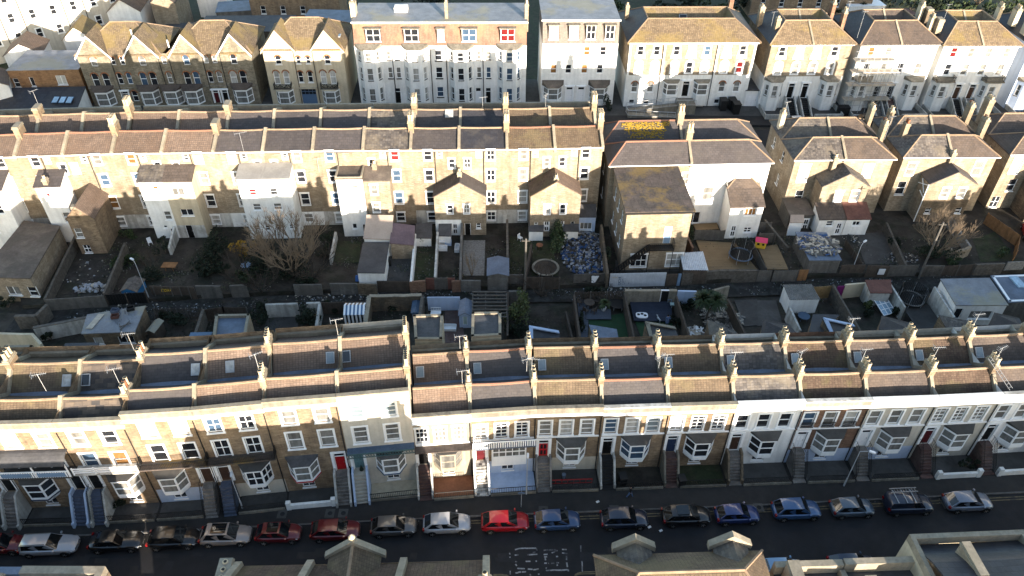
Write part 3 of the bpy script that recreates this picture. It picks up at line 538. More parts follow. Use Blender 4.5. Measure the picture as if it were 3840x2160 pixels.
# ---------------- middle terrace (garden side faces the camera)
def rear_wing(root,u0,u1,v,zf,zb,roof,wall,wins=(),zg=0.,mono=True,apex=None,side=None,doors=(),name='rear_wing',base=None,basem=None,ch=None,par=False):
    """wing from y=-v to the house wall; mono pitched (zf at front, zb at the house) or gabled with apex"""
    wd=u1-u0; b=MB(); hs=[hole(a,z,c,d) for a,z,c,d in [(q[0],q[1],q[2],q[3]) for q in wins]]+[hole(q[0],q[1],q[2],q[3]) for q in doors]
    for a,c,mi in ([(zg,zf,0)] if not base else [(zg,base,1),(base,zf,0)]): b.wall((u0,-v,0),(1,0,0),wd,a,c,[(h[0]-u0,h[1],h[2]-u0,h[3]) for h in hs],(0,-1,0),mi=mi)
    for x,s in((u0,-1),(u1,1)):
        b.add([(x,-v,zg),(x,0,zg),(x,0,zb if mono else zf),(x,-v,zf)],[(0,1,2,3) if s<0 else (3,2,1,0)],0)
    if not mono: m=(u0+u1)/2 if not side else side; b.add([(u0,-v,zf),(u1,-v,zf),(m,-v,apex)],[(0,1,2)],0)
    o=b.build(name,[wall,basem or wall],root)
    r=MB(); e=.14
    if mono: r.ext([(u0-e,-v-e,zf+.02),(u0-e,0,zb+.02),(u0-e,0,zb+.16),(u0-e,-v-e,zf+.16)],(wd+2*e,0,0))
    else:
        for a,c in((u0-e,1),(u1+e,-1)):
            if abs(a-m)<.3: continue
            k=(apex-zf)/(abs(m-a)-e); za=zf-k*e
            r.ext([(a,-v-e,za),(m,-v-e,apex),(m,-v-e,apex+.14),(a,-v-e,za+.14)],(0,v+e,0))
    r.build('wing_roof',roof,o)
    if par:
        q=MB(); q.box(u0-.05,-v-.05,zf,u1+.05,-v+.15,zf+.35); q.box(u0-.05,-v,zf,u0+.15,0,zb+.3);q.box(u1-.15,-v,zf,u1+.05,0,zb+.3); q.build('coping','coping',o)
    for q in wins: window(o,q[0],q[1],q[2],q[3],q[4] if len(q)>4 else (1,2),q[6] if len(q)>6 else 'sill',q[5] if len(q)>5 else None,v=-v,fill=wall)
    for q in doors: door(o,q[0],q[1],q[2],q[3],q[4],'',fan=False,v=-v,glz=len(q)>5)
    if ch: chimney(o,ch[0],ch[1],ch[2],ch[3],.55,.6,ch[4] if len(ch)>4 else 1,wall if wall.startswith('brick') else 'brickpale',0,.4)
    return o
MXY=[(-74.,81.3),(-67.9,81.8),(-61.7,82.3),(-56.,82.8),(-50.1,83.3),(-44.,83.6),(-37.6,83.85),(-31.5,84.15),(-25.3,84.5),(-19.,84.75),(-13.,84.95),(-6.9,85.15),(-.8,85.35),(5.3,85.7),(11.4,86.1)]
MZ=0.4
def mhouse(i,label,roof,wall='brickpale',left=True,chm=1,np=4,base='renderdirty',wins=None,cr=(1,2),pipe=True,ch_r=None,kind=0,pn=None):
    root,w=house('terraced_house',label,MXY[i],MXY[i+1],'terraced houses backing onto the alley gardens')
    m=(lambda a:a) if left else (lambda a:w-a)
    ws=wins if wins is not None else [(2.1,10.25,1.0,1.4),(2.1,7.15,1.05,1.65),(2.1,3.7,1.1,1.75),(2.1,.9,1.1,1.35),(3.6,10.7,.6,.75),(5.1,9.1,.8,1.35)]
    hs=[hole(m(q[0]),q[1],q[2],q[3]) for q in ws]
    shell(root,w,12.3,-.2,11.85,hs,wall,base=2.6 if base else None,basemat=base)
    for k,q in enumerate(ws): window(root,m(q[0]),q[1],q[2],q[3],q[4] if len(q)>4 else cr,'lintel',(pn or {}).get(k),fill=wall)
    prof=[(-.12,11.75),(3.2,13.15),(6.0,11.2),(8.8,12.95),(12.1,11.5)]
    roofpart(root,prof,.15,w-.15,roof); ridge(root,3.2,13.15,.15,w-.15,'ridge' if roof.startswith('pan') else 'ridgepale'); ridge(root,8.8,12.95,.15,w-.15)
    MB().box(.0,12.1,11.0,w,12.45,12.15).build('front_parapet','coping',root)
    MB().tube((0,-.14,11.75),(w,-.14,11.75),.08).build('gutter','paint',root)
    party(root,w,prof,.34,.36,'coping' if i!=9 else 'coping')
    if i==0: party(root,0,prof,.34,.36)
    if chm:
        chimney(root,w-.03,3.2,11.8,14.5,.7,1.5,np,'brick',kind,.85,rows=2 if np>3 else 1); chimney(root,w-.03,8.9,11.8,14.2,.7,1.5,np,'brick',kind,.85,rows=2 if np>3 else 1)
    if pipe: MB().tube((m(3.0),-.08,0),(m(3.0),-.08,11.7),.06).build('drainpipe','pipe',root)
    return root,w
S2=[(2.0,10.25,1.0,1.4),(2.0,7.15,1.05,1.65),(2.0,3.7,1.1,1.75),(2.0,.9,1.1,1.35)]
mh={}
mh[0]=mhouse(0,'off edge terraced house at the far left of the middle row','pantile',chm=0)
mh[1]=mhouse(1,'terraced house at the left edge with a red tiled roof and tall white wing','pantile',left=False,np=0,chm=1)
mh[2]=mhouse(2,'red tiled terraced house with a white wing and brick chimney, second from the left edge','pantile',left=True,chm=0)
mh[3]=mhouse(3,'red tiled terraced house with a brown hipped brick wing in front of it','pantile',left=False,np=4,pn={2:'go'})
mh[4]=mhouse(4,'red tiled terraced house behind the plain white wing of the half yellow pair','pantile',left=True,chm=0,pn={0:'go'})
mh[5]=mhouse(5,'red tiled terraced house behind the pale yellow rendered wing','pantile',left=False,np=0,chm=1)
mh[6]=mhouse(6,'terraced house with grey brown slates and a tall aerial, behind the big bare tree','slatebrown',left=True,chm=0,base='render')
mh[7]=mhouse(7,'terraced house with a grey brown slate roof behind the right half of the white wing','slatebrown',left=False,chm=0,base='render')
mh[8]=mhouse(8,'terraced house with a patched brown slate roof and a tall narrow white wing','slatebrown',left=True,chm=0,wins=S2)
mh[9]=mhouse(9,'terraced house with a half grey half mottled roof and red curtains','slateold',left=False,np=4,pn={0:'gr',2:'gb'},base=None,kind=0)
mh[10]=mhouse(10,'terraced house with a brown slate roof and rooflight, left of the brick gabled wing pair','slatebrown',left=True,chm=0,pn={0:'gl',1:'gl',2:'gl'})
mh[11]=mhouse(11,'terraced house with a blue grey slate roof and four pane sash windows','slate',left=False,np=4,cr=(2,2),pn={k:'gl' for k in range(6)})
mh[12]=mhouse(12,'terraced house with a brown pantile roof and cream blinds, fourth chimney stack on its left','pantilebrown',left=True,chm=0)
mh[13]=mhouse(13,'end of terrace house with a brown pantile roof and a satellite dish','pantilebrown',left=False,np=4,pn={1:'gl',2:'gc'})
w6=6.1
rear_wing(mh[1][0],.6,4.6,3.0,8.8,9.8,'slatebrown','render',[(1.5,2.6,1.1,1.7),(3.2,5.4,1.,1.4)],base=None)
rear_wing(mh[2][0],2.2,5.2,2.6,8.8,9.7,'slatebrown','render',[(3.4,7.4,.5,.5,(1,1),'gr'),(4.5,3.5,.9,1.5,(1,2),'gc')],ch=(3.6,-2.2,8,9.9))
rear_wing(mh[3][0],.3,3.5,5.4,5.9,6.3,'pantile','brick',[(1.0,3.0,.9,1.4),(1.2,.6,.9,1.2,(2,2),'gl')],mono=False,apex=7.6,ch=(1.6,-5.1,5.6,7.6,0))
rear_wing(mh[4][0],3.1,6.35,2.4,9.0,10.,'slateold','render',[(5.0,7.9,.7,.5,(1,1),'go'),(5.2,7.1,.5,.4,(1,1),'gc'),(5.4,3.3,.9,1.3,(1,2),'gc'),(4.6,2.0,.5,.4,(1,1),'gl')],doors=[(5.4,.3,.9,1.6,'dwhite',1)])
rear_wing(mh[5][0],0.02,3.6,2.4,9.0,10.,'tilebrown','cream',[(1.6,7.0,1.5,1.1,(2,1),'gc'),(1.9,3.9,1.6,1.0,(2,1),'gl')],base=2.4,basem='renderdirty',doors=[(1.5,.4,.9,2.,'dblack')])
rear_wing(mh[6][0],3.0,6.2,2.9,9.5,10.05,'feltpale','render',[(4.6,7.2,.9,.9,(1,2),'gr'),(4.7,4.9,1.0,1.0,(1,2),'gc'),(4.0,1.8,.6,.7,(1,2),'gl'),(5.4,1.7,.6,.8,(1,2),'gl')])
rear_wing(mh[7][0],-.05,3.3,2.9,9.5,10.05,'feltpale','render',[(1.1,7.2,.9,.9,(1,2),'gl'),(1.2,4.9,1.0,1.0,(1,2),'gc'),(.7,1.8,.6,.8,(1,2),'gl'),(2.4,1.9,.6,.7,(1,2),'gl')])
rear_wing(mh[8][0],2.9,6.2,2.7,9.2,9.4,'feltbrown','render',[(5.2,7.5,.8,.7,(1,2),'gl'),(5.5,5.2,.4,.5,(1,2),'gl'),(4.4,1.6,.6,.8,(1,1),'gl')],par=True,doors=[(5.8,.4,.75,1.9,'dblack')])
rear_wing(mh[9][0],0.,3.3,2.4,8.7,9.4,'feltbrown','brickpale',[(1.2,6.7,.9,1.4,(1,2),'gc','lintel'),(1.2,4.0,.9,1.4,(1,2),'gc','lintel')],ch=(1.3,-.5,8.5,10.2))
rear_wing(mh[10][0],2.75,6.15,2.7,6.5,0,'tilebrown','brickpale',[(4.75,3.9,.75,1.3,(1,2),'gl','lintel'),(3.9,1.6,.4,.6,(1,1),'gl')],mono=False,apex=8.6,side=6.15,base=2.9,basem='render',doors=[(5.3,.5,.75,1.8,'dwhite',1)])
rear_wing(mh[11][0],0.,3.3,2.7,6.5,0,'slatebrown','brickpale',[(.8,3.9,.75,1.3,(2,2),'gc','lintel'),(2.3,1.5,.6,.8,(1,2),'gl')],mono=False,apex=8.6,side=0.001,doors=[(.85,.4,.8,1.9,'dblack')],ch=(.0,-1.2,7.5,9.4,1))
rear_wing(mh[12][0],2.9,6.15,3.3,6.8,0,'pantiledark','brickpale',[(5.1,4.0,.75,1.4,(1,2),'gw','lintel'),(3.7,1.9,.5,.8,(1,2),'gc')],mono=False,apex=8.9,side=6.15,base=None,doors=[(5.1,1.2,.8,1.6,'dwhite',1)])
rear_wing(mh[13][0],0.,3.25,3.3,6.8,0,'pantile','brickpale',[(1.0,4.0,.75,1.4,(1,2),'gl','lintel'),(2.4,1.9,.5,.8,(1,1),'gl')],mono=False,apex=8.9,side=0.001,doors=[(.9,1.2,.8,1.6,'dwhite',1)],ch=(.0,-2.6,7.6,9.2,2))
aerial(mh[6][0],3.8,-.1,11.5,3.0,.4,8,1.5); aerial(mh[9][0],-5.8,-.6,9.,2.,.3,6); aerial(mh[11][0],3.,9.,13.,1.6,.3); aerial(mh[2][0],.2,9.2,14.4,1.8,.9); aerial(mh[12][0],5.6,9.,13.,1.8,1.1)
slab_on_slope(mh[10][0],'skylight',4.6,8.2,12.55,math.atan2(1.5,3.15),1.1,1.3,'gw',.2)
def dpipes(root,us,z,r=.06):
    for u in us: MB().tube((u,-.12,-.2),(u,-.12,z),r).build('drainpipe','pipe',root)
# ---------------- villas behind the gardens (right of the middle row)
def hip(root,u0,u1,v0,v1,ze,zr,inl,inr,mat,name='roof',ov=.3,rt='ridgepale',vr=None):
    vm=(v0+v1)/2 if vr is None else vr; a=[(u0-ov,v0-ov,ze),(u1+ov,v0-ov,ze),(u1+ov,v1+ov,ze),(u0-ov,v1+ov,ze)]; r0=(u0+inl,vm,zr); r1=(u1-inr,vm,zr)
    b=MB(); low=[(x,y,z-.16) for x,y,z in a]
    b.add(a+[r0,r1]+low,[(0,1,5,4),(1,2,5),(2,3,4,5),(3,0,4),(0,6,7,1),(1,7,8,2),(2,8,9,3),(3,9,6,0),(9,8,7,6)])
    o=b.build(name,mat,root); t=MB()
    t.tube(r0,r1,.13,n=6)
    if inl>.3: t.tube(a[0],r0,.11,n=6); t.tube(a[3],r0,.11,n=6)
    if inr>.3: t.tube(a[1],r1,.11,n=6); t.tube(a[2],r1,.11,n=6)
    t.build('ridge_tiles',rt,o if False else root); return o
def pitroof(root,w,D,ze,zr,hu,v1,v2,zp,mat,inner=None,side=None,ov=.45,mats=None,rt='ridgepale',split=None):
    A=[(-ov,-ov,ze),(w+ov,-ov,ze),(w+ov,D+ov,ze),(-ov,D+ov,ze)]; B=[(hu,v1,zr),(w-hu,v1,zr),(w-hu,v2,zr),(hu,v2,zr)]
    k=.95; C=[(hu+k,(v1+v2)/2,zp),(w-hu-k,(v1+v2)/2,zp)]; low=[(x,y,z-.2) for x,y,z in A]
    b=MB(); V=A+B+C+low
    b.add(V,[(0,1,5,4),(2,3,7,6)],0); b.add(V,[(1,2,6,5),(3,0,4,7)],1); b.add(V,[(4,5,9,8),(6,7,8,9),(5,6,9),(7,4,8)],0)
    b.add(V,[(0,10,11,1),(1,11,12,2),(2,12,13,3),(3,13,10,0),(13,12,11,10)],0)
    b.build('roof',[mat,side or mat],root); t=MB()
    for i in range(4): t.tube(B[i],B[(i+1)%4],.13,n=6); t.tube(A[i],B[i],.12,n=6)
    t.build('ridge_tiles',rt,root)
    if split:
        q=MB(); s=.16
        for P_ in ([(split-s,-ov,ze+.16),(split+s,-ov,ze+.16),(split+s,v1,zr+.16),(split-s,v1,zr+.16)],[(split-s,v1,zr+.16),(split+s,v1,zr+.16),(split+s,(v1+v2)/2,zp+.16),(split-s,(v1+v2)/2,zp+.16)],[(split-s,(v1+v2)/2,zp+.16),(split+s,(v1+v2)/2,zp+.16),(split+s,v2,zr+.16),(split-s,v2,zr+.16)]): q.ext(P_,(0,0,-.3))
        q.build('party_wall','coping',root)
def gutter(root,w,z,mat='paint',v=-.34,r=.08): MB().tube((-.3,v,z),(w+.3,v,z),r).build('gutter',mat,root)
def wins(root,L,fill='brick',fm='paint',sm='paint',v=0):
    for q in L: window(root,q[0],q[1],q[2],q[3],q[4] if len(q)>4 and q[4] else (1,2),q[5] if len(q)>5 and q[5] else 'sill',q[6] if len(q)>6 else None,fill=fill,fm=fm,sm=sm,v=v)
SIDEW=[hole(2.5,6.4,.9,1.5),hole(6.5,6.4,.9,1.5),hole(2.5,2.9,.9,1.6),hole(6.8,2.9,.9,1.6)]
def sidewins(root,side,w,D):
    for h in SIDEW:
        a=(h[0]+h[2])/2; wd=h[2]-h[0]
        if side=='l': window(root,0,h[1],wd,h[3]-h[1],(1,2),'sill',None,v=D-a,rz=-math.pi/2)
        else: window(root,w,h[1],wd,h[3]-h[1],(1,2),'sill',None,v=a,rz=math.pi/2)
# villa pair one: brick half and white half
g='detached villa pairs behind the gardens'
root,w=house('villa','villa pair, one half brick and one white, yellow lichen on its rear roof',(12.45,84.8),(33.3,86.0),g)
A=[(8.6,6.6,1.0,1.9,None,'lintel','gw'),(10.0,6.8,.9,1.7,None,'lintel','gc'),(9.1,3.2,.9,1.3,None,'lintel','gs')]
Bw=[(13.4,4.3,1.4,2.0,None,'sill','gc'),(12.1,.6,1.7,1.8,(2,1),'sill','gl'),(12.8,7.0,.6,1.6,(2,1),'sill','gw'),(16.8,9.0,1.2,.6,(2,1),'sill','gw'),(20.0,6.7,.6,1.6,None,'sill','gw')]
shell(root,10.4,10.6,-.1,10.,[hole(*q[:4]) for q in A],'brickpale',left=SIDEW)
b=MB(); b.M=Matrix.Translation((10.4,0,0)); b.wall((0,0,0),(1,0,0),w-10.4,-.1,10.,[hole(q[0]-10.4,q[1],q[2],q[3]) for q in Bw],(0,-1,0)); b.wall((w-10.4,0,0),(0,1,0),10.6,-.1,10,(),(1,0,0)); b.M=None; b.build('wall','render',root)
wins(root,A,'brickpale'); wins(root,Bw,'render'); sidewins(root,'l',w,10.6)
for k,(a,c) in enumerate(((0,5.3),(5.3,10.6))):
    m=('slatebrown','tilelichen')[k]
    hip(root,0,10.35,a+(.3 if k else 0),c-(0 if k else .3),10.0,11.9,2.2,0,'slatebrown' if k==0 else 'slatelichen' if False else 'slatebrown',rt='ridge')
    hip(root,10.45,w,a+(.3 if k else 0),c-(0 if k else .3),10.0,11.9,0,2.6,'slatebrown')
party(root,10.4,[(-.3,10.05),(2.6,11.85),(5.3,10.1),(7.9,11.85),(10.8,10.1)],.25)
b=MB(); r2=random.Random(3)
def lichen_patch():
    b=MB()
    for i in range(900):
        u=1.9+7.4*r2.random(); t=r2.random(); 
        if abs(u-5.6)>3.7*(1-.35*(1-t))*r2.random()**.25 or r2.random()>.35+t*.8: continue
        v=5.9+2.0*t; z=10.17+(v-5.6)*.72+.0; s=.05+.09*r2.random(); b.box(u-s,v-s*.7,z-.02,u+s,v+s*.7,z+.05)
    return b
lichen_patch().build('lichen',"lichenyellow",root)
gutter(root,w,9.95)
chimney(root,10.4,2.9,10.4,13.4,.8,.9,2,'brickpale',0,.9,rows=2); chimney(root,10.4,7.9,10.4,13.4,.8,.9,2,'brickpale',0,.9,rows=2)
V1=root
# big flat roofed brick wing with moss and a fire escape
WV=9.6
ob=[(3.0-.2,.9,2.0,1.9,(3,2),'lintel','gl'),(7.3,.9,2.0,1.9,(3,2),'lintel','gw')]
b=MB(); b.wall((.6,-WV,0),(1,0,0),7.9,0,9.15,[hole(q[0]-.6,q[1],q[2],q[3]) for q in ob]+[hole(5.45-.6+.5,4.4,.95,2.6)],(0,-1,0))
lw=[hole(a,z,.95,1.7) for a in(2.,4.6,7.2) for z in(6.2,2.6)]
b.wall((.6,0,0),(0,-1,0),WV,0,9.3,lw,(-1,0,0)); b.wall((8.5,-WV,0),(0,1,0),WV,0,9.2,(),(1,0,0))
wing=b.build('rear_wing','brickpale',root)
MB().ext([(.35,-WV-.25,9.15),(.35,0,9.5),(.35,0,9.7),(.35,-WV-.25,9.35)],(8.4,0,0)).build('wing_roof','feltmoss',wing)
MB().box(.4,-WV-.3,9.0,8.7,-WV-.1,9.28).build('gutter','black',wing)
wins(wing,ob,'brickpale',v=-WV); door(wing,5.95,4.4,.95,2.6,'skyblue','',fan=False,v=-WV)
for a in(2.,4.6,7.2):
    for z in(6.2,2.6): window(wing,.6,z,.95,1.7,(1,2),'sill','gc',v=-a,rz=-math.pi/2)
b=MB(); b.box(3.6,-WV-1.2,4.2,6.7,-WV,4.32); n=16
for i in range(n): x=3.6-.29*i; z=4.2-.27*i; b.box(x-.3,-WV-1.15,z-.05,x,-WV-.25,z)
for y in(-WV-1.17,-WV-.23): b.ext([(3.7,y,4.3),(-1.1,y,-.2),(-1.1,y,.05),(3.7,y,4.55)],(0,.05,0))
for x,z in((3.7,4.2),(6.6,4.2),(.9,1.6),(-1.0,0)): b.tube((x,-WV-1.1,0),(x,-WV-1.1,z),.05)
fe=b.build('fire_escape','iron',wing)
railing(fe,[(-1.1,-WV-1.15,-.1),(3.6,-WV-1.15,4.3),(6.7,-WV-1.15,4.3),(6.7,-WV,4.3)],0,1.0,'iron',sp=.25,r=.025,name='handrail')
# cream wing with small hipped roof
hw=[(16.2+2.1,4.0,1.5,1.1,(3,1),'sill','go'),(18.5,1.3,1.0,.8,(2,2),'sill','gl')]
HV=3.4; u0,u1=15.6,19.9
b=MB(); b.wall((u0,-HV,0),(1,0,0),u1-u0,.3,5.35,[hole(q[0]-u0,q[1],q[2],q[3]) for q in hw]+[hole(16.6-u0,.6,.8,2.1)],(0,-1,0)); b.wall((u0,0,0),(0,-1,0),HV,.3,7.4,(),(-1,0,0)) if False else b.add([(u0,-HV,.3),(u0,0,.3),(u0,0,7.4),(u0,-HV,5.3)],[(0,1,2,3)]); b.add([(u1,-HV,.3),(u1,0,.3),(u1,0,7.4),(u1,-HV,5.3)],[(3,2,1,0)])
wg=b.build('rear_wing','render',root); wins(wg,hw,'render',v=-HV); door(wg,16.6,.6,.8,2.1,'dwhite','',fan=False,v=-HV,glz=True)
MB().ext([(u0-.15,-HV-.2,5.35),(u0-.15,-1.0,6.55),(u0-.15,-1.0,6.7),(u0-.15,-HV-.2,5.5)],(u1-u0+.3,0,0)).build('wing_roof','tilebrown',wg)
b=MB(); zr=8.4; m=(u0+u1)/2; b.add([(u0-.15,-1.0,6.68),(u1+.15,-1.0,6.68),(m,.9,zr),(m,2.6,zr),(u0-.15,2.6,6.68),(u1+.15,2.6,6.68)],[(0,1,2),(4,0,2,3),(1,5,3,2),(5,4,3)]); b.build('wing_roof','tilebrown',wg)
b=MB(); [b.tube(p,q,.1) for p,q in(((u0-.15,-1.,6.7),(m,.9,zr)),((u1+.15,-1.,6.7),(m,.9,zr)),((m,.9,zr),(m,2.6,zr)))]; b.build('ridge_tiles','ridgepale',wg)
# villa pairs three to five
def backvilla(label,p0,p1,D,ze,zr,roofs,wl,wall='brickpale',ch=(),wing=None,split=.5,sidem='slate'):
    root,w=house('villa',label,p0,p1,g)
    sw=[h for h in SIDEW if h[3]<ze]
    shell(root,w,D,-.2,ze,[hole(*q[:4]) for q in wl],wall,left=sw)
    wins(root,wl,wall)
    for h in sw: window(root,0,h[1],h[2]-h[0],h[3]-h[1],(1,2),'sill',None,v=D-(h[0]+h[2])/2,rz=-math.pi/2)
    for a,c in((0,D/2-.25),(D/2+.25,D)):
        hip(root,0,w*split-.02,a,c,ze,zr,2.7,0,roofs[0],rt='ridgepale'); hip(root,w*split+.02,w,a,c,ze,zr,0,2.7,roofs[1],rt='ridgepale')
    party(root,w*split,[(-.3,ze+.05),(D/4,zr-.02),(D/2,ze+.1),(D*.75,zr-.02),(D+.3,ze+.1)],.25); gutter(root,w,ze-.05)
    for c in ch: chimney(root,*c)
    return root,w
v3,w=backvilla('brick villa pair with a pale tiled left roof and a patched brown right roof',(37.3,88.3),(50.5,88.8),10.6,9.1,10.9,('slateold','tilebrown'),
  [(1.6,5.6,1.3,2.6,None,'lintel','gw'),(10.2,6.2,1.2,1.9,None,'lintel','gw'),(1.9,2.4,1.1,1.8,None,'sill','gl')],ch=((0.3,8.2,8.6,11.9,.6,.9,2,'cream',0,.4),(13.0,4.6,9,12.1,.5,1.2,3,'brickpale',1,.4),(13.0,9.0,9,12.2,.5,1.2,3,'brickpale',0,.4)))
aerial(v3,.2,7.5,11.,2.6,.5); aerial(v3,13.0,3.4,10.,3.4,.4)
wg=rear_wing(v3,3.4,9.6,2.7,6.5,0,'slateold','brickpale',[(5.9,4.2,1.0,1.5,(1,2),'gw','lintel'),(8.1,4.2,1.0,1.5,(1,2),'gc','lintel')],mono=False,apex=8.4,ch=(2.9+2.5-.2,-.3,7.,9.6))
def leanbox(root,u0,u1,v0,v1,zf,zb,wall,roof,wl=(),dl=(),z0=0.,name='extension',over=.12):
    b=MB(); hs=[hole(q[0]-u0,q[1],q[2],q[3]) for q in wl]+[hole(q[0]-u0,q[1],q[2],q[3]) for q in dl]
    b.wall((u0,v0,0),(1,0,0),u1-u0,z0,zf,hs,(0,-1,0))
    b.add([(u0,v0,z0),(u0,v1,z0),(u0,v1,zb),(u0,v0,zf)],[(0,1,2,3)]); b.add([(u1,v0,z0),(u1,v1,z0),(u1,v1,zb),(u1,v0,zf)],[(3,2,1,0)]); b.add([(u0,v1,z0),(u1,v1,z0),(u1,v1,zb),(u0,v1,zb)],[(3,2,1,0)])
    o=b.build(name,wall,root); e=over
    MB().ext([(u0-e,v0-e,zf+.01),(u0-e,v1,zb+.01),(u0-e,v1,zb+.14),(u0-e,v0-e,zf+.14)],(u1-u0+2*e,0,0)).build('extension_roof',roof,o)
    for q in wl: window(o,q[0],q[1],q[2],q[3],q[4],'sill',q[5] if len(q)>5 else 'gl',v=v0)
    for q in dl: door(o,q[0],q[1],q[2],q[3],q[4],'',fan=False,v=v0,glz=True)
    return o
leanbox(v3,3.1,6.6,-5.2,-2.7,2.9,3.9,'render','tilebrown',[(4.6,1.9,.9,.8,(1,2))],[(6.0,.5,.8,2.1,'dwhite')])
leanbox(v3,6.7,9.9,-5.2,-2.7,2.9,3.9,'render','tilered',[(8.2,1.9,1.0,.7,(2,1))])
leanbox(v3,-.3,2.9,-3.6,0,2.6,2.9,'blockwall','feltbrown',[],[(2.2,.1,.85,2.0,'dwhite')])
v4,w=backvilla('brick villa pair with dark left side roof, its steep gabled wing carrying white drainpipes',(52.1,89.3),(64.6,89.6),10.6,9.1,10.9,('slateold','tilebrown'),
  [(1.5,6.2,1.1,1.9,None,'lintel','gc'),(10.6,6.1,1.2,2.2,None,'lintel','gc'),(1.2,3.1,1.2,2.1,None,'sill','gl')],ch=((.3,7.4,9,12.2,.6,.9,2,'brickpale',0,.5),(1.2,4.2,9.4,11.9,.6,.9,2,'brickpale',2,.5),(12.2,9.0,9,12.3,.6,1.2,3,'brickpale',1,.3),(12.4,5.1,9,12.1,.6,1.2,3,'brickpale',1,.3)))
wg=rear_wing(v4,3.2,9.4,2.7,6.5,0,'slatebrown','brickpale',[(5.7,4.3,1.0,1.5,(1,2),'gc','lintel'),(7.9,4.3,1.0,1.5,(1,2),'gc','lintel'),(4.4,1.8,.8,.9,(1,2),'gl','sill'),(8.6,1.8,.8,.9,(1,2),'gl','sill')],mono=False,apex=8.3,ch=(6.3,-.2,7.2,9.9),base=4.0,basem='brickdark')
b=MB()
for p,q in(((3.12,-2.6,.4),(3.12,-2.6,6.4)),((3.12,-2.6,6.2),(3.12,-.2,5.2)),((3.12,-2.2,4.8),(3.12,-.8,6.2)),((3.12,-2.6,4.2),(3.12,-1.2,4.6))): b.tube(p,q,.06)
b.build('drainpipe','paint',wg)
v5,w=backvilla('brick villa cut by the right edge, only its side wall and roof corner in view',(66.8,90.3),(79.,90.8),10.6,9.1,10.9,('tilebrown','tilebrown'),[(1.5,6.,1.3,2.6,None,'lintel','gw'),(2.2,3.2,1.1,1.9,None,'sill','gl'),(1.,.5,1.2,1.8,(2,2),'sill','gl')],ch=((.1,8.6,9,13.,.8,1.3,3,'brickpale',0,.4),))
rear_wing(v5,3.5,9.5,3.5,6.6,0,'slateold','brickdark',[(5.5,3.8,1.,1.5)],mono=False,apex=8.4)
v6,w=backvilla('unseen brick villa past the right edge, added to shade the far house fronts',(81.,91.),(93.5,91.6),10.6,9.1,10.9,('tilebrown','tilebrown'),[])  # never in view; added to shadow the lower fronts of the end villas
# ---------------- far street: large houses facing the camera
g='large houses along the far street'
def prism_gable(root,u0,u1,v0,v1,ze,za,mat,wallm,ext=.35,barge='paint'):
    m=(u0+u1)/2; b=MB(); b.add([(u0,v0,ze),(u1,v0,ze),(m,v0,za)],[(0,1,2)]); o=b.build('gable',wallm,root)
    r=MB(); k=(za-ze)/(m-u0)
    for a in(u0-ext,u1+ext):
        za_=ze-k*ext; r.ext([(a,v0-.25,za_),(m,v0-.25,za),(m,v0-.25,za+.16),(a,v0-.25,za_+.16)],(0,v1-v0+.25,0))
    r.build('gable_roof',mat,root); q=MB()
    for a in(u0-ext,u1+ext): za_=ze-k*ext; q.ext([(a,v0-.3,za_-.22),(m,v0-.3,za-.22),(m,v0-.3,za+.12),(a,v0-.3,za_+.12)],(0,.06,0))
    q.build('bargeboard',barge,o); return o
def lbay(root,u,wd,d,z0,zt,wall,roof,fr='paint',pane='gc'):
    return bay(root,u,z0,z0+1.0,zt,wd,wd*.56,d,apron=wall,frame=fr,roof=roof,pane=pane,zr=zt+.95,head=.3,over=.25)
def facade(root,w,D,z0,ze,L,wall,base=None,basem=None,sides=True,holes=()):
    return shell(root,w,D,z0,ze,[hole(*q[:4]) for q in L]+list(holes),wall,base=base,basemat=basem)
root,w=house('gothic_house','long brown stone house with four white edged gables and a mossy tiled roof',(-71.5,119.1),(-43.6,121.0),g)
L=[(u,7.3,1.0,1.7,None,'archplain') for u in(2.4,10.2,17.3,25.)]+[(u,7.5,.75,1.4,None,'archplain') for u in(5.5,7.,13.7,20.5,21.9)]+[(u,3.8,1.05,2.3,None,'archplain') for u in(1.7,3.4,9.5,11.1,16.7,18.2,24.3,25.9)]+[(u,4.1,.8,2.0,None,'archplain') for u in(5.7,7.2,13.8,20.5,22.)]+[(7.2,1.,.9,1.9,None,'archplain')]
D_=[(5.7,.4,1.0,2.5),(20.7,.4,.9,2.4),(22.2,.4,.9,2.4)]
shell(root,w,11,-.3,9.3,[hole(*q[:4]) for q in L]+[hole(*q) for q in D_],'gothic',base=6.6,basemat='gothic')
wins(root,L,'gothic',sm='stone')
for k,q in enumerate(D_): door(root,*q,('dblack','dmaroon','dblack')[k],'hood')
for u in(2.3,9.8,13.6,17.,25.3): lbay(root,u,3.3,1.2,-.2,3.0,'gothic','tilebrown',pane='gc')
for a,c in((0,13.3),(14.7,w)): 
    hip(root,a,c,0.1,11,9.2,12.6,4.6,4.6,'tilelichen',rt='ridgepale')
for a in(0,7.6,14.9,22.6): prism_gable(root,a+.05,a+5.15,0.0,5.3,9.15,12.4,'tilelichen','gothicwhite' if 0 else 'gothic')
dpipes(root,(5.2,12.9,14.6,20.0,22.9),9.)
MB().box(0,-.12,3.45,w,0,3.6).build('string_course','stone',root); link('vent_pipe',MB().cyl(0,0,0,1.2,.12,.12).mesh('vent_pipe','paint'),root,(8.6,3.,11.0)); link('vent_pipe',MB().cyl(0,0,0,1.3,.12,.12).mesh('vent_pipe','paint'),root,(14.2,2.4,9.3))
root,w=house('gabled_house','cream rendered house with two tall gables, planted balconies and a blue entrance',(-41.4,120.5),(-28.3,121.),g)
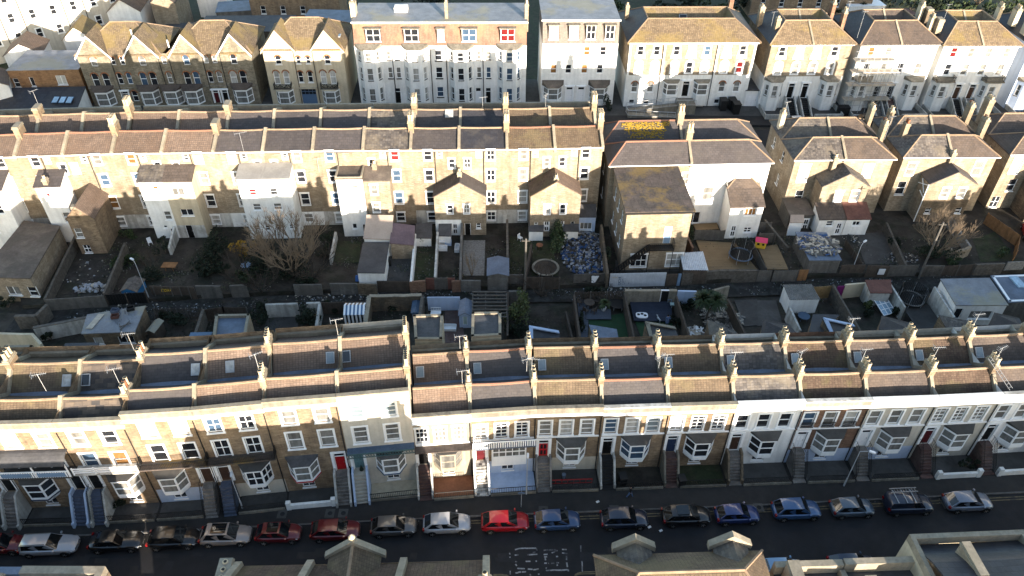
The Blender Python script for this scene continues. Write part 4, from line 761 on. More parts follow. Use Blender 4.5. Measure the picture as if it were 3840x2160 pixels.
L=[(u,7.4,.95,1.5,None,'archplain','gl') for u in(2.3,10.4)]+[(u,7.5,.7,1.3,None,'archplain','gl') for u in(5.6,7.2)]+[(u,3.9,.95,2.4,None,'archplain','gw') for u in(1.5,3.1,9.3,10.9)]+[(u,4.2,.8,2.,None,'archplain','gl') for u in(5.5,7.1)]
shell(root,w,11,-.3,9.9,[hole(*q[:4]) for q in L]+[hole(6.4,.3,2.5,2.8)],'cream'); wins(root,L,'cream')
b=MB();q=MB(); grid(b,q,(5.15,.1),(7.65,.1),1.9,3.1,4,2); b.box(5.15,.08,.3,7.65,.12,1.9,1); o=b.build('entrance',['dblue','dblue'],root); q.build('pane','gl',o); MB().box(4.9,-.3,3.1,7.9,.05,3.35).build('lintel','cream',root)
for u in(2.4,10.2):
    lbay(root,u,3.0,1.1,-.2,2.9,'cream','cream'); o=MB().box(u-1.5,-1.2,3.4,u+1.5,0,3.55).build('balcony','stone',root); railing(o,[(u-1.4,-.05),(u-1.4,-1.1),(u+1.4,-1.1),(u+1.4,-.05)],3.55,.8,'iron',sp=.12)
    pl=MB(); r3=random.Random(int(u)); 
    for i in range(120): x=u-1.3+2.6*r3.random(); y=-1.1+.3*r3.random(); z=3.6+.6*r3.random(); s=.1; pl.add([(x-s,y,z),(x,y-s,z+s),(x+s,y,z),(x,y+s,z-s)],[(0,1,2,3)])
    pl.build('balcony_plants','leafdark',o)
hip(root,0,w,0.1,11,9.9,13.2,4.2,4.2,'tilelichen',rt='ridgepale')
for a in(0,w-5.2): prism_gable(root,a+.05,a+5.15,0,5.4,9.9,13.1,'tilelichen','cream',barge='cream')
slab_on_slope(root,'skylight',w-.9,3.0,11.,.0,.7,1.3,'gs'); dpipes(root,(5.0,8.1),9.7)
def fbay(root,u,wd,d,z0,floors,zt,wall,roof,pane='gc',sill='black'):
    """tall canted bay running up several floors; floors = list of (zsill,zhead)"""
    pts=[(-wd/2,0),(-wd*.27,-d),(wd*.27,-d),(wd/2,0)]; b=MB(); gs_=[]; zs=z0
    for a,c in floors:
        b.prism(pts,zs,a,0)
        for i in range(3):
            p=Vector((*pts[i],0));q=Vector((*pts[i+1],0)); L_=(q-p).length; ww=min(1.0,L_*.5) if i==1 else min(.75,L_*.5); t=(L_-ww)/2/L_
            A=p.lerp(q,t);B=p.lerp(q,1-t); d1=(q-p).normalized(); nn=Vector((-d1.y,d1.x,0))
            for s,e in((p,A),(B,q)): b.add([tuple(s)[:2]+(a,),tuple(e)[:2]+(a,),tuple(e)[:2]+(c,),tuple(s)[:2]+(c,)],[(0,1,2,3)],0)
            A2=A+nn*.08;B2=B+nn*.08; g_=MB(); gs_.append(g_); grid(b,g_,(A2.x,A2.y),(B2.x,B2.y),a,c,1,2,fi=1)
            C=A-nn*.1;E_=B-nn*.1; b.ext([(C.x,C.y,a-.1),(E_.x,E_.y,a-.1),(B.x,B.y,a-.1),(A.x,A.y,a-.1)],(0,0,.12),2)
        zs=c
    b.prism(pts,zs,zt,0)
    o=b.build('bay_window',[wall,'paint',sill],root,(u,0,0)); [q.build('pane',pane,o) for q in gs_]; r=MB(); e=.2
    A=[(-wd/2-e,0,zt),(-wd*.27-e*.5,-d-e,zt),(wd*.27+e*.5,-d-e,zt),(wd/2+e,0,zt)]; B=[(-wd/2-e,0,zt+.6)]+[(x,y,z+.1) for x,y,z in A[1:3]]+[(wd/2+e,0,zt+.6)]
    r.add(A+B,[(3,2,1,0),(0,1,5,4),(1,2,6,5),(2,3,7,6),(4,5,6,7)]); r.build('bay_roof',roof,o); return o
def mansard(root,w,D,z0,z1,ins,mat,top,dorm=(),dz=(.7,2.9),dpan=None):
    b=MB(); b.add([(0,0,z0),(w,0,z0),(w,ins,z1),(0,ins,z1),(0,D,z0),(w,D,z0),(w,D,z1),(0,D,z1)],[(0,1,2,3),(1,5,6,2),(5,4,7,6),(4,0,3,7)]); b.build('mansard_roof',mat,root)
    b=MB(); b.box(-.15,ins-.15,z1,w+.15,D+.1,z1+.14); b.box(-.2,ins-.25,z1-.1,w+.2,ins-.15,z1+.16,1); b.build('flat_roof',[top,'paint'],root)
    for k,(u,ww) in enumerate(dorm):
        f=MB();g_=MB(); a,c=z0+dz[0],z0+dz[1]; f.box(-ww/2-.12,-.0,a,-ww/2,ins*.95,c,1); f.box(ww/2,-.0,a,ww/2+.12,ins*.95,c,1); f.box(-ww/2-.12,0,a-.12,ww/2+.12,.2,a,0); grid(f,g_,(-ww/2,.04),(ww/2,.04),a,c,2 if ww>1.2 else 1,2,b=.1)
        o=f.build('dormer',['paint','feltbrown'],root,(u,0,0)); g_.build('pane',(dpan or ['gl']*9)[k],o); MB().box(-ww/2-.25,-.2,c,ww/2+.25,ins,c+.14).build('dormer_roof','stone',o)
root,w=house('white_terrace','long white house with an orange tiled mansard, flat grey roof and white bays',(-26.3,121.0),(2.0,121.85),g)
L=[(u,z,.75,h_,None,'darksill',None) for u in(5.5,6.9,20.4,22.) for z,h_ in((8.2,1.4),(4.9,1.9))]+[(13.7,z,1.1,h_,None,'darksill',None) for z,h_ in((8.0,1.7),(4.9,1.9),(1.5,1.8))]
D_=[(6.4,.1,1.0,3.0,'dblack'),(20.2,.1,.9,3.,'dwhite'),(21.9,.1,.9,3.,'dblack')]
shell(root,w,9.6,-.4,10.5,[hole(*q[:4]) for q in L]+[hole(*q[:4]) for q in D_],'render'); wins(root,L,'render',sm='black')
for q in D_: door(root,*q[:5],'')
for k,u in enumerate((2.3,9.9,17.4,25.5)): fbay(root,u,4.0,1.2,-.2,[(1.3,3.5),(5.0,7.1),(8.3,9.8)],10.3,'render','stone',pane=('gc','gw','gl','gb')[k])
mansard(root,w,9.6,10.5,14.0,1.0,'mansard','lead',[(3.3,2.3),(9.5,2.3),(14.3,1.1),(18.9,2.3),(25.2,2.3)],(.7,2.8),['gl','gl','gw','gb','gr'])
dpipes(root,(6.1,12.4,15.,21.1),10.3,.07)
chimney(root,-.1,4.2,11,16.6,.8,2.0,2,'cream',0,.5); chimney(root,15.2,2.9,13.5,16.8,.5,1.1,2,'brickpale',1,.6); chimney(root,w,2.9,12,16.6,.6,1.5,3,'brickpale',1,.6); MB().box(6.4,5.2,14.1,8.6,6.8,14.9).build('roof_hatch','render',root)
root,w=house('white_house','tall white house with four dormers and two white front doors between the dark alleys',(4.6,121.7),(17.1,122.1),g)
L=[(u,8.9,1.0,1.5,None,'sill',p) for u,p in((2.,'gw'),(4.7,'gw'),(7.4,'go'),(10.1,'gl'))]+[(u,5.8,1.,1.5,None,'sill',p) for u,p in((2.,'go'),(4.5,'gl'),(7.2,'go'),(9.8,'gl'))]
D_=[(4.9,.7,1.1,2.7,'dwhite'),(6.9,.7,1.1,2.7,'dwhite')]
shell(root,w,10.,-.1,10.95,[hole(*q[:4]) for q in L]+[hole(*q[:4]) for q in D_],'render'); wins(root,L,'render')
for q in D_: door(root,*q[:5],'hood')
for u in(2.,9.9): bay(root,u,.1,1.5,3.5,3.2,1.7,1.2,apron='render',roof='feltbrown',pane='gc',zr=4.6,over=.25)
mansard(root,w,10,10.95,14.5,.8,'mansardgrey','lead',[(1.8,1.5),(5.1,1.5),(7.9,1.5),(11.,1.5)],(.7,3.0),['gw','gw','gl','gl']); MB().box(4.1,-1.6,-.1,7.7,0,.7).build('steps','stepred',root)
root,w=house('hipped_house','wide house with ochre lichen roof, yellow brick above white render and a ramp in front',(18.9,121.4),(40.0,122.1),g)
us=(1.9,4.6,7.9,10.4,13.,16.3,18.9)
L=[(u,9.2,.95,1.6,None,'flare',p) for u,p in zip(us,('gl','gl','gl','gw','gb','gw','gl'))]+[(u,6.1,1.0,1.9,None,'arch',p) for u,p in zip(us,('gw','gw','gw','gl','gw','gw','gr'))]+[(u,2.7,1.0,1.9,None,'archplain','gc') for u in(1.6,4.3,16.6,19.1)]+[(u,.5,.9,.8,(1,1),'sill','gl') for u in(1.4,3.9,16.2,18.9)]
shell(root,w,13.,-.2,11.5,[hole(*q[:4]) for q in L]+[hole(10.4,1.9,1.1,2.8)],'brickpale',base=5.75,basemat='render'); wins(root,L,'render'); door(root,10.4,1.9,1.1,2.8,'dblack','hood')
for u in(.2,5.9,14.8,w-.2): MB().box(u-.18,-.05,5.75,u+.18,.0,11.2).build('quoins','render',root)
for u in(7.8,13.): bay(root,u,.3,2.6,4.5,2.6,1.7,1.0,apron='render',roof='stone',pane='gc',zr=5.0)
MB().box(-.1,-.5,11.3,w+.1,0,11.5).build('eaves','render',root)
pitroof(root,w,13.,11.5,13.9,3.3,3.9,9.2,12.2,'tilelichen','slate','slate')
chimney(root,.6,9.,12,14.4,.6,.8,1,'brickpale',0,.4); chimney(root,w-2.2,11.,12.4,15.6,.7,.9,0,'brickred'); slab_on_slope(root,'skylight',9.9,6.9,12.75,.7,1.3,1.4,'gl',.25)
dpipes(root,(5.7,14.6),11.)
def midvilla(label,p0,p1,roof,wall,base,t3,t2,seed,bal=False,steps_=('stepdark','stepdark'),chs=(),top3='flare',dcs=('dblack','dblack'),lw='render',side='slate'):
    root,w=house('villa',label,p0,p1,g); u4=(2.0,4.9,7.8,10.8)
    L=[(u,9.3,1.0,1.6,None,top3,p) for u,p in zip(u4,t3)]+[(u,6.2,1.0,1.9,None,'arch',p) for u,p in zip(u4,t2)]+[(w-1.9,.1,1.1,1.7,None,'sill','gc'),(1.6,.1,1.1,1.7,None,'sill','gb')]
    ds=[(5.1,1.9,1.0,2.7),(7.5,1.9,1.0,2.7)]
    shell(root,w,12.4,-.3,11.5,[hole(*q[:4]) for q in L]+[hole(*q) for q in ds],wall,base=5.8,basemat=base); wins(root,L,wall)
    for q,c in zip(ds,dcs): door(root,*q,c,'hood')
    for u in(1.9,w-2.1):
        fbay(root,u,3.3,1.1,-.2,[(2.7,4.6)],5.3,lw,'stone',pane='gc',sill='stone')
        if bal: o=MB().box(u-1.6,-1.3,5.35,u+1.6,0,5.5).build('balcony','stone',root); railing(o,[(u-1.5,-.05),(u-1.5,-1.2),(u+1.5,-1.2),(u+1.5,-.05)],5.5,.8)
    MB().box(-.15,-.45,11.25,w+.15,0,11.5).build('eaves','render',root)
    pitroof(root,w,12.4,11.5,13.9,2.9,3.8,8.8,12.3,roof,side=side,split=w/2)
    for k,u in enumerate((5.1,7.5)):
        steps(root,u,1.3,-4.,1.85,.0,9,steps_[k],'renderdirty',run=3.0)
    for c in chs: chimney(root,*c)
    for x0,x1 in((0.1,4.2),(8.5,w-.1)): MB().box(x0,-4.3,-.1,x1,-4.05,.9).build('front_wall','renderdirty',root)
    for x in(.1,w-.25): MB().box(x,-4.1,-.1,x+.15,0,.9).build('side_wall','renderdirty',root)
    return root,w
r6,w6=midvilla('yellow brick villa with white arched windows and a lichen speckled roof, left of the scaffold',(42.1,121.3),(55.6,121.9),'tilelichen','brickpale','render',('gl','gw','gw','gl'),('gw','gc','gc','gc'),1,chs=((-.1,7.5,11,15.0,.8,1.,2,'brickpale',0,.3),(1.4,3.2,12,14.6,.7,.9,1,'brickpale',0,.3),(12.9,9.6,11.5,14.9,.6,1.3,3,'brickred',1,.6),(12.8,4.4,12,15.2,.6,1.1,2,'brickred',1,.6)))
r7,w7=midvilla('white villa with wooden scaffolding across its left half',(56.9,121.6),(69.9,122.2),'tilebrown','render','render',('go','gc','gs','gw'),('gl','gc','gl','gc'),2,bal=False,steps_=('stepstone','stepred'),top3='sill',chs=((12.9,8.6,12,15.,.6,1.2,4,'cream',0,.5),(12.8,4.2,12,14.6,.55,1.0,2,'cream',0,.4)))
r8,w8=midvilla('white villa with bare dark windows and two small balconies, right of the scaffolded one',(70.6,121.8),(82.9,121.9),'tilelichen','render','render',('gr','gc','gc','gc'),('gl','gc','gc','gc'),3,bal=True,steps_=('stepdark','stepstone'),top3='sill',dcs=('dbrown','dbrown'),chs=((-.2,8.,12,14.6,.9,1.4,0,'brickdark'),(-.1,3.8,12,14.4,.9,1.4,0,'brickpale'),(12.4,9.,12,14.8,.6,1.2,4,'cream',0,.5)))
r9,w9=midvilla('pale blue white villa cut by the right edge beyond the balcony villa',(85.2,122.2),(98.,122.5),'tilebrown','bluepaint','bluepaint',('gl','gl','gl','gl'),('gl','gs','gl','gl'),4,top3='sill',chs=((-.1,7.,12,15.,.8,1.4,3,'cream',0,.5),(-.1,3.,12,15.,.8,1.4,3,'cream',0,.5)),lw='bluepaint')
aerial(r6,.6,3.6,13.,2.4,.3); aerial(r6,12.9,3.8,14.,3.,.3); aerial(r7,-.5,1.2,12.,4.4,.2); aerial(r8,.6,4.,14.,2.6,.4); aerial(r9,.5,4.,13.8,2.2,.2)
# scaffold
sc,_=house('scaffold','timber and tube scaffolding wrapped round the left half of the white villa',(56.6,119.7),(63.6,120.),None,'scaffold')
b=MB(); pl=MB()
for i in range(7):
    for y in(0,1.3): b.tube((i*1.15,y,0),(i*1.15,y,9.9),.04)
for z in(1.,2.9,4.9,6.9,8.9,9.9):
    for y in(0,1.3): b.tube((-.4,y,z+.5),(7.4,y,z+.5),.035)
for i in range(6): b.tube((i*1.15,0,i%2*2+1),(i*1.15+1.15,0,i%2*2+3),.03); b.tube((i*1.15+1.15,0,5+i%2),(i*1.15,0,7+i%2),.03)
b.build('poles','galv',sc)
for z in(2.4,5.,7.3,9.2): MB().box(-.7,-.1,z,7.3-(z>9)*1.2,1.35,z+.1).build('deck_boards','timberpale',sc)
# access ramp and rails, street bins
rp,_=house('access_ramp','zigzag concrete ramp with white rails before the wide lichen roofed house',(19.2,118.6),(30.,118.9),None,'ramp')
MB().ext([(0,0,0),(8.6,0,0),(8.6,0,1.5),(0,0,.5)],(0,1.2,0)).build('ramp','stone',rp); MB().box(8.6,-.3,0,11.6,2.6,1.7).build('landing','stone',rp); MB().ext([(0,-1.6,0),(8.6,-1.6,0),(8.6,-1.6,.15),(0,-1.6,.6)],(0,1.2,0)).build('ramp','stone',rp)
railing(rp,[(0,-.05,.5),(8.6,-.05,1.5),(8.7,-.3,1.7),(11.5,-.3,1.7)],0,1.0,'galv',sp=1.3,r=.035); railing(rp,[(0,1.2,.5),(8.6,1.2,1.5)],0,1.0,'galv',sp=1.3,r=.035); railing(rp,[(-.2,-.2,.5),(0,-1.6,.5),(8.0,-1.6,.1)],0,1.,'galv',sp=1.3,r=.035)
def wheelie(label,p,rz=0,group='black wheeled bins',s=1.):
    o=thing('wheeled_bin',label,'bin',(p[0],p[1],p[2] if len(p)>2 else 0),rz,group); b=MB(); w,d,h=.62*s*.5,.72*s*.5,1.05*s
    b.add([(-w*.85,-d*.85,.06),(w*.85,-d*.85,.06),(w*.85,d*.8,.06),(-w*.85,d*.8,.06),(-w,-d,h*.92),(w,-d,h*.92),(w,d,h),(-w,d,h)],[(0,3,2,1),(0,1,5,4),(1,2,6,5),(2,3,7,6),(3,0,4,7)]); b.build('body','bin',o)
    MB().ext([(-w*1.06,-d*1.08,h*.92),(-w*1.06,d*1.05,h),(-w*1.06,d*1.05,h+.06),(-w*1.06,-d*1.08,h*.98)],(2.12*w,0,0)).build('lid','bin',o)
    for x in(-1,1):
        q=MB(); q.M=Matrix.Translation((x*w*.8,d*.85,.1))@Matrix.Rotation(math.pi/2,4,'Y'); q.cyl(0,0,-.04,.04,.11,.11); q.build('wheel','tyre',o)
    return o
for t,x,y,s,l in(('c0',2080,1060,1.9,'large black bin under the right bay of the wide house'),('c0',2165,1055,1.9,'large black bin second from the left before the wide house'),('c0',2205,1095,1.9,'large black bin nearest the kerb with a white mark'),('c0',2325,985,1.5,'black bin by the white garage door, left of two'),('c0',2358,985,1.5,'black bin by the white garage door, right of two'),('d0',790,1110,1.5,'dark bin at the kerb below the scaffold, left of two'),('d0',840,1110,1.5,'dark bin at the kerb below the scaffold, right of two'),('d0',1585,980,1.4,'bin in the alley beside the balcony villa, upper of two'),('d0',1605,1015,1.4,'bin in the alley beside the balcony villa, lower of two')):
    wheelie(l,Z(t,x,y,0),.1,s=s)
def boxth(name,label,cat,c,w,d,h,wall,roof=None,rz=0,z0=0.,group=None,rh=.1,over=.1,wl=(),dl=(),gable=0,roofname='roof',par=0,hb=None):
    """a small building: rectangular, flat, lean or gabled roof"""
    o=thing(name,label,cat,(c[0],c[1],z0),rz,group); b=MB(); hb=h if hb is None else hb
    hs=[hole(q[0]+w/2,q[1],q[2],q[3]) for q in list(wl)+list(dl)]
    b.wall((-w/2,-d/2,0),(1,0,0),w,-.2,h,hs,(0,-1,0)); b.wall((w/2,d/2,0),(-1,0,0),w,-.2,hb,(),(0,1,0))
    for x,s in((-w/2,1),(w/2,-1)): b.add([(x,-d/2,-.2),(x,d/2,-.2),(x,d/2,hb),(x,-d/2,h)],[(0,1,2,3)[::-s]])
    if gable: b.add([(-w/2,-d/2,h),(w/2,-d/2,h),(0,-d/2,h+gable)],[(0,1,2)]); b.add([(-w/2,d/2,h),(w/2,d/2,h),(0,d/2,h+gable)],[(2,1,0)])
    b.build('wall',wall,o); e=over
    if gable:
        r=MB(); k=gable/(w/2)
        for x in(-w/2-e,w/2+e): r.ext([(x,-d/2-e,h-k*e),(0,-d/2-e,h+gable),(0,-d/2-e,h+gable+.07),(x,-d/2-e,h-k*e+.07)],(0,d+2*e,0))
        r.build(roofname,roof,o)
    elif roof:
        MB().ext([(-w/2-e,-d/2-e,h),(-w/2-e,d/2+e,hb),(-w/2-e,d/2+e,hb+rh),(-w/2-e,-d/2-e,h+rh)],(w+2*e,0,0)).build(roofname,roof,o)
    if par:
        q=MB(); q.box(-w/2,-d/2,h+rh,w/2,-d/2+.25,h+par); q.box(-w/2,d/2-.25,h+rh,w/2,d/2,h+par); q.box(-w/2,-d/2+.25,h+rh,-w/2+.25,d/2-.25,h+par); q.box(w/2-.25,-d/2+.25,h+rh,w/2,d/2-.25,h+par); q.build('parapet',par and 'coping',o)
    for q in wl: window(o,q[0],q[1],q[2],q[3],q[4] if len(q)>4 else (1,2),'sill',q[5] if len(q)>5 else 'gl',v=-d/2)
    for q in dl: door(o,q[0],q[1],q[2],q[3],q[4],'',fan=False,v=-d/2)
    return o
mid=lambda a,b:((a[0]+b[0])/2,(a[1]+b[1])/2)
boxth('garage','white garage door building between the wide lichen roofed house and the yellow villa','garage',(41.1,124.5),2.6,5,2.9,'render','felt',wl=(),dl=((0,.1,2.2,2.3,'dwhite'),))
# small buildings at the upper left
g='small houses at the upper left'
def small(label,c,w,d,h,gable,wall,roof,rz=0,wl=(),cat='house',name='small_house'): return boxth(name,label,cat,c,w,d,h,wall,roof,rz,gable=gable,wl=wl,group=g,over=.2)
boxth('flat_roofed_house','orange brick house with a flat grey roof and three windows beside the stone house','house',(-78.6,123.6),11.5,8,6.4,'brick_o2','lead',.07,group=g,wl=((-5.,3.5,.9,1.5,(1,2),'gl'),(-2.4,3.6,.7,1.6,(1,1),'gl'),(2.4,3.8,1.6,1.6,(2,1),'gw')))
boxth('annex','low white annex with dark slate roof and three pale skylights','annex',(-78.,115.4),13.,5.6,2.3,'render','slate',.07,hb=3.9,wl=((-4.5,.6,1.2,1.2,(2,1)),))
o=small('white gable end house with a bay window at the left edge',(-87.4,117.),7.5,6.5,5.4,2.3,'render','pantile',.5,wl=((.6,2.6,1.6,1.8,(2,2),'gw'),))
for k in range(3): tag(slab_on_slope(None,'skylight',-75.2+1.15*k,115.1,3.25,math.atan2(1.6,5.8),.95,1.5,'skypane',.1,'slatepaint'),('left','middle','right')[k]+' of three pale skylights on the slate annex roof','skylight','skylights on the slate annex')
boxth('garden_wall','stained old brick wall below the slate annex','wall',(-77.,111.8),11.,.35,1.9,'renderdirty','coping',.06)
small('orange tiled lean house beside the long white wall building',(-87.,131.),6,6,5.5,1.8,'render','pantile',.25)
small('little ochre roofed building with an evergreen climber',(-80.5,138.5),5.,6.5,5.5,2.0,'render','tilelichen',.2)
small('ochre roofed white building behind the bare saplings',(-76.2,150.5),6.,8.5,6.5,2.3,'render','tilebrown',.15)
small('yellow ended house with a tan roof near the top edge',(-69.,153.),4.5,9.,7.5,1.8,'brickpale','tilebrown',.1)
o=thing('white_building','very tall sunlit white building filling the top left corner','building',(-99.,134.5,0),.68); L=[(4.+3.6*i,3.2+3.6*j,1.0,1.7,(1,2),'flat','gl') for i in range(9) for j in range(3)]
shell(o,36,10,-.3,16,[hole(*q[:4]) for q in L],'creamgrey'); wins(o,L,'render'); MB().box(-.2,-.2,16,36.2,10.2,16.4).build('roof','felt',o); dpipes(o,(5.8,9.4,16.6,20.2,27),16,.07)
# behind the far street
g='houses and yards behind the far street'
for nm,lb,cat,c,w,d,h,wl_,rf,rz in(
 ('flat_roofed_house','dark flat roofed block behind the left gables with a wavy parapet','house',(-50.5,141.5),17,8,6.2,'brickdark','felt',.05),
 ('flat_roofed_house','blue grey flat roofed block behind the cream gabled house','house',(-33.,138.8),11,7,8.6,'brickdark','leadblue',-.03),
 ('brick_house','brown brick house at the top edge behind the flat roofs','house',(-44.5,158.),18,8,8.,'brick','slate',.02),
 ('shed','low dark felt roofed outbuilding behind the stone house','shed',(-64.,146.),9,7,3.2,'blockwall','felt',.15),
 ('shed','grey flat roofed outbuilding with pale parapet near the top edge','shed',(-57.5,158.),8,6,3.6,'blockwall','leadblue',.2),
 ('white_cottage','little white cottage with a dark window near the top edge','house',(-64.2,164.),6,5,4.,'render','slate',.1),
 ('shed','long green grey shed behind the wide lichen roofed house','shed',(38.,150.),14,5,2.6,'woodgrey','leadblue',-.02),
 ('brick_house','brick house with white windows at the top edge behind the yellow villa','house',(63.5,169.),26,9,5.4,'brick','slate',.02),
 ('shed','dark lean-to roof behind the yellow villa','shed',(53.,146.),10,5,3.,'brickdark','felt',.1),
 ('shed','brown red corrugated roof beyond the scaffolded villa','shed',(80.,152.),9,12,4.,'brickdark','tilered',.45),
 ('canopy','white curved canopy behind the scaffolded villa','canopy',(75.,166.),8,5,3.,'render','paint',.1)):
    wl2=[(-w/2+2.5+4.*i,h*.45,1.0,1.6,(1,2),'gl') for i in range(int((w-3)/4))] if 'house' in cat and h>5 else ()
    boxth(nm,lb,cat,c,w,d,h,wl_,rf,rz,group=g,wl=wl2)
# ---------------- ground, roads, pavements
def sheet(name,pts,mat,z=None):
    return struct(MB().poly([(p[0],p[1],p[2] if z is None else z) for p in pts]).build(name,mat))
KX=[-75,-60,-44.8,-37.1,-27.8,-22.9,-3.5,23,47.5,62,80]; KY=[35.3,36.2,37.0,37.3,37.94,38.3,39.6,41.1,42.76,43.7,45.]
sheet('ground',[(-700,-300),(700,-300),(700,900),(-700,900)],'earth',-.2)
sheet('street',[(x,y) for x,y in zip(KX,KY)][::-1]+[(-75,33.2),(80,33.2)][::1],'asphalt',-.12)
sheet('side_road',[(-1.0,-20),(6.2,-20),(6.2,33.2),(-1.0,33.2)],'asphalt',-.12)
b=MB(); top=[(x,y,0) for x,y in zip(KX,KY)]; back=[(80,50,0),(FX[-1],FY[-1]+.3,0)]+[(x,y+.3,0) for x,y in zip(FX[::-1],FY[::-1])]+[(-75,39,0)]
b.ext(top+back,(0,0,-.15)); struct(b.build('pavement','pavement'))
b=MB()
for i in range(len(KX)-1):
    p=Vector((KX[i],KY[i],0));q=Vector((KX[i+1],KY[i+1],0)); b.ext([p+Vector((0,-.01,.012)),q+Vector((0,-.01,.012)),q+Vector((0,.14,.012)),p+Vector((0,.14,.012))],(0,0,-.16))
struct(b.build('kerb','kerb'))
b=MB(); b.box(-75,30,-.15,-1.0,33.2,-.0); b.box(6.2,30,-.15,80,33.2,0); struct(b.build('pavement_south','pavement'))
la0=lambda x:next(KY[i]+(KY[i+1]-KY[i])*(x-KX[i])/(KX[i+1]-KX[i]) for i in range(len(KX)-1) if KX[i]<=x<=KX[i+1])
rg=random.Random(8); b=MB()
for x in [-42,-33.5,-20.5,-16.2,-15.0,3.2,9.7,16.2,23.,31.,40.5]:
    y=40.2+x*.028; b.box(x-.55,y-.4,.004,x+.3,y+.5,.008); b.cyl(x-.1,y+.05,.005,.016,.22,.22,10,1)
struct(b.build('pavement_covers',['concrete','stepdark']))
b=MB(); b.cyl(1.05,37.05,-.11,-.105,.42,.42,16); b.cyl(22.9,36.8,-.11,-.105,.4,.4,16); struct(b.build('road_covers','stepdark'))
b=MB(); ra=random.Random(12)
for i in range(26):
    x=ra.uniform(-42,44); y=ra.uniform(33.6,36.2)+x*.02; w_,h_=ra.uniform(.4,2.4),ra.uniform(.25,.9); zq=-.1175+i*.0002; b.add([(x,y,zq),(x+w_,y+ra.uniform(-.1,.1),zq),(x+w_,y+h_,zq),(x+ra.uniform(-.1,.1),y+h_,zq)],[(0,1,2,3)],i%2)
struct(b.build('road_patches',['asphaltold','pavement']))
b=MB()
for i in range(260):
    x=ra.uniform(-44,46); y=la0(x)-abs(ra.gauss(0,.25))-.06; s=ra.uniform(.02,.07); b.add([(x-s,y,-.105),(x,y-s,-.1),(x+s,y,-.1),(x,y+s,-.095)],[(0,1,2,3)],i%3)
tag(b.build('gutter_leaves',['leafdark','rubble','bark']),'dead leaves and grit along the kerb','leaves',None,'stuff')
# worn white marking letters at the mouth of the side road
b=MB()
def dash(x0,y0,x1,y1,w=.13): 
    a=P(x0,y0,-.11);c=P(x1,y1,-.11); d=(c-a).normalized(); n=Vector((-d.y,d.x,0))*w*.5; b.add([a-n,c-n,c+n,a+n],[(0,1,2,3)])
tx=lambda x:1850+x/6.44; ty=lambda y:1980+y/6.44
for q in [(520,525,620,495),(620,495,780,485),(780,490,1030,485),(1030,485,1060,545),(515,655,610,652),(820,648,1065,632),(950,590,1015,583),(530,815,575,815),(780,806,895,804),(1020,800,1055,800),(535,870,565,915),(580,975,760,985),(830,990,950,1000),(965,1010,1095,990),(535,1085,600,1080),(600,1070,670,1060),(690,1062,790,1055),(1095,1100,1100,1130),(880,1110,900,1150),
  (1215,538,1330,528),(1340,535,1450,528),(1470,520,1550,555),(1410,600,1500,560),(1215,640,1310,635),(1225,695,1300,695),(1255,710,1260,780),(1230,850,1290,848),(1330,855,1340,850),(1400,852,1475,850),(1515,690,1565,685),(1520,840,1585,840),(1540,860,1545,915),(1660,518,1775,518),(1660,600,1790,620),(1765,670,1770,775),(1770,830,1790,945),(1270,1025,1420,1020),(1420,1015,1640,1018),(1640,1020,1800,1005),(1800,1005,1818,1045),(1260,960,1290,975)]: dash(tx(q[0]),ty(q[1]),tx(q[2]),ty(q[3]))
for q in [(2110,420,2115,575),(2140,795,2150,930),(2145,930,2150,1055),(390,600,402,640),(400,690,405,720),(405,1030,410,1125)]: dash(tx(q[0]),ty(q[1]),tx(q[2]),ty(q[3]),.10)
struct(b.build('road_marking','marking'))
b=MB()
def ypath(pts,w=.1):
    for p,q in zip(pts[:-1],pts[1:]): dash(*p,*q,w)
for k in(0,28): ypath([(tx(x),ty(y)) for x,y in [(1960,1150+k),(2000,1110+k),(2060,1085+k),(2180,1062+k*1.6),(2500,1055+k*1.6)]]); ypath([(tx(x),ty(y)) for x,y in [(0,1125+k),(200,1122+k),(320,1135+k),(360,1165+k)]])
for i in range(len(KX)-1):
    if KX[i]<-5: continue
    for k in(.35,.62):
        a=Vector((KX[i],KY[i]-k,-.11));c=Vector((KX[i+1],KY[i+1]-k,-.11)); n=Vector((0,.05,0)); b.add([a-n,c-n,c+n,a+n],[(0,1,2,3)])
struct(b.build('yellow_lines','markyellow'))
# gardens, alley, far street
sheet('gardens_south',[(-75,48),(80,55),(80,71.5),(-75,66)],'earth',-.05)
ALN=[(-58,67.4),(-48.4,68.0),(-38,69.6),(-26.4,70.6),(-11.4,71.7),(1.4,72.),(19,73.0),(40,74.9),(62.7,76),(80,77)]
ALS=[(-58,61.5),(-48.4,63.9),(-41.4,65.6),(-30.8,66.),(-17,68.2),(-4.9,69.),(7.4,69.3),(25,70.4),(40.6,71.6),(80,73.6)]
sheet('alley',[(x,y-.4) for x,y in ALN][::-1]+[(x,y+.2) for x,y in ALS],'alley',.02)
b=MB(); b.prism([(x,y) for x,y in ALN]+[(80,100),(-75,94)],-.15,MZ); struct(b.build('gardens_north','earth'))
sheet('far_street',[(-110,97.),(80,99.),(110,99),(110,113.5),(-110,111.)],'asphalt',.42); 
b=MB(); b.prism([(-75,93.),(80,96.4),(110,98.4),(110,101.),(-110,99.5)],0,.5); b.prism([(-110,110.5),(110,115.8),(110,118),(-110,117)],-.2,.5) if False else b.prism([(-110,111.4),(17.5,114.6),(110,115.9),(110,119.4),(17.5,117.9),(-110,116)],-.2,.1); struct(b.build('far_pavement','pavement'))
sheet('far_yards',[(-110,116.2),(110,118.2),(110,132),(-110,132)],'concrete',.06)
sheet('back_gardens',[(-130,131),(130,131),(130,240),(-130,240)],'grass',.0)
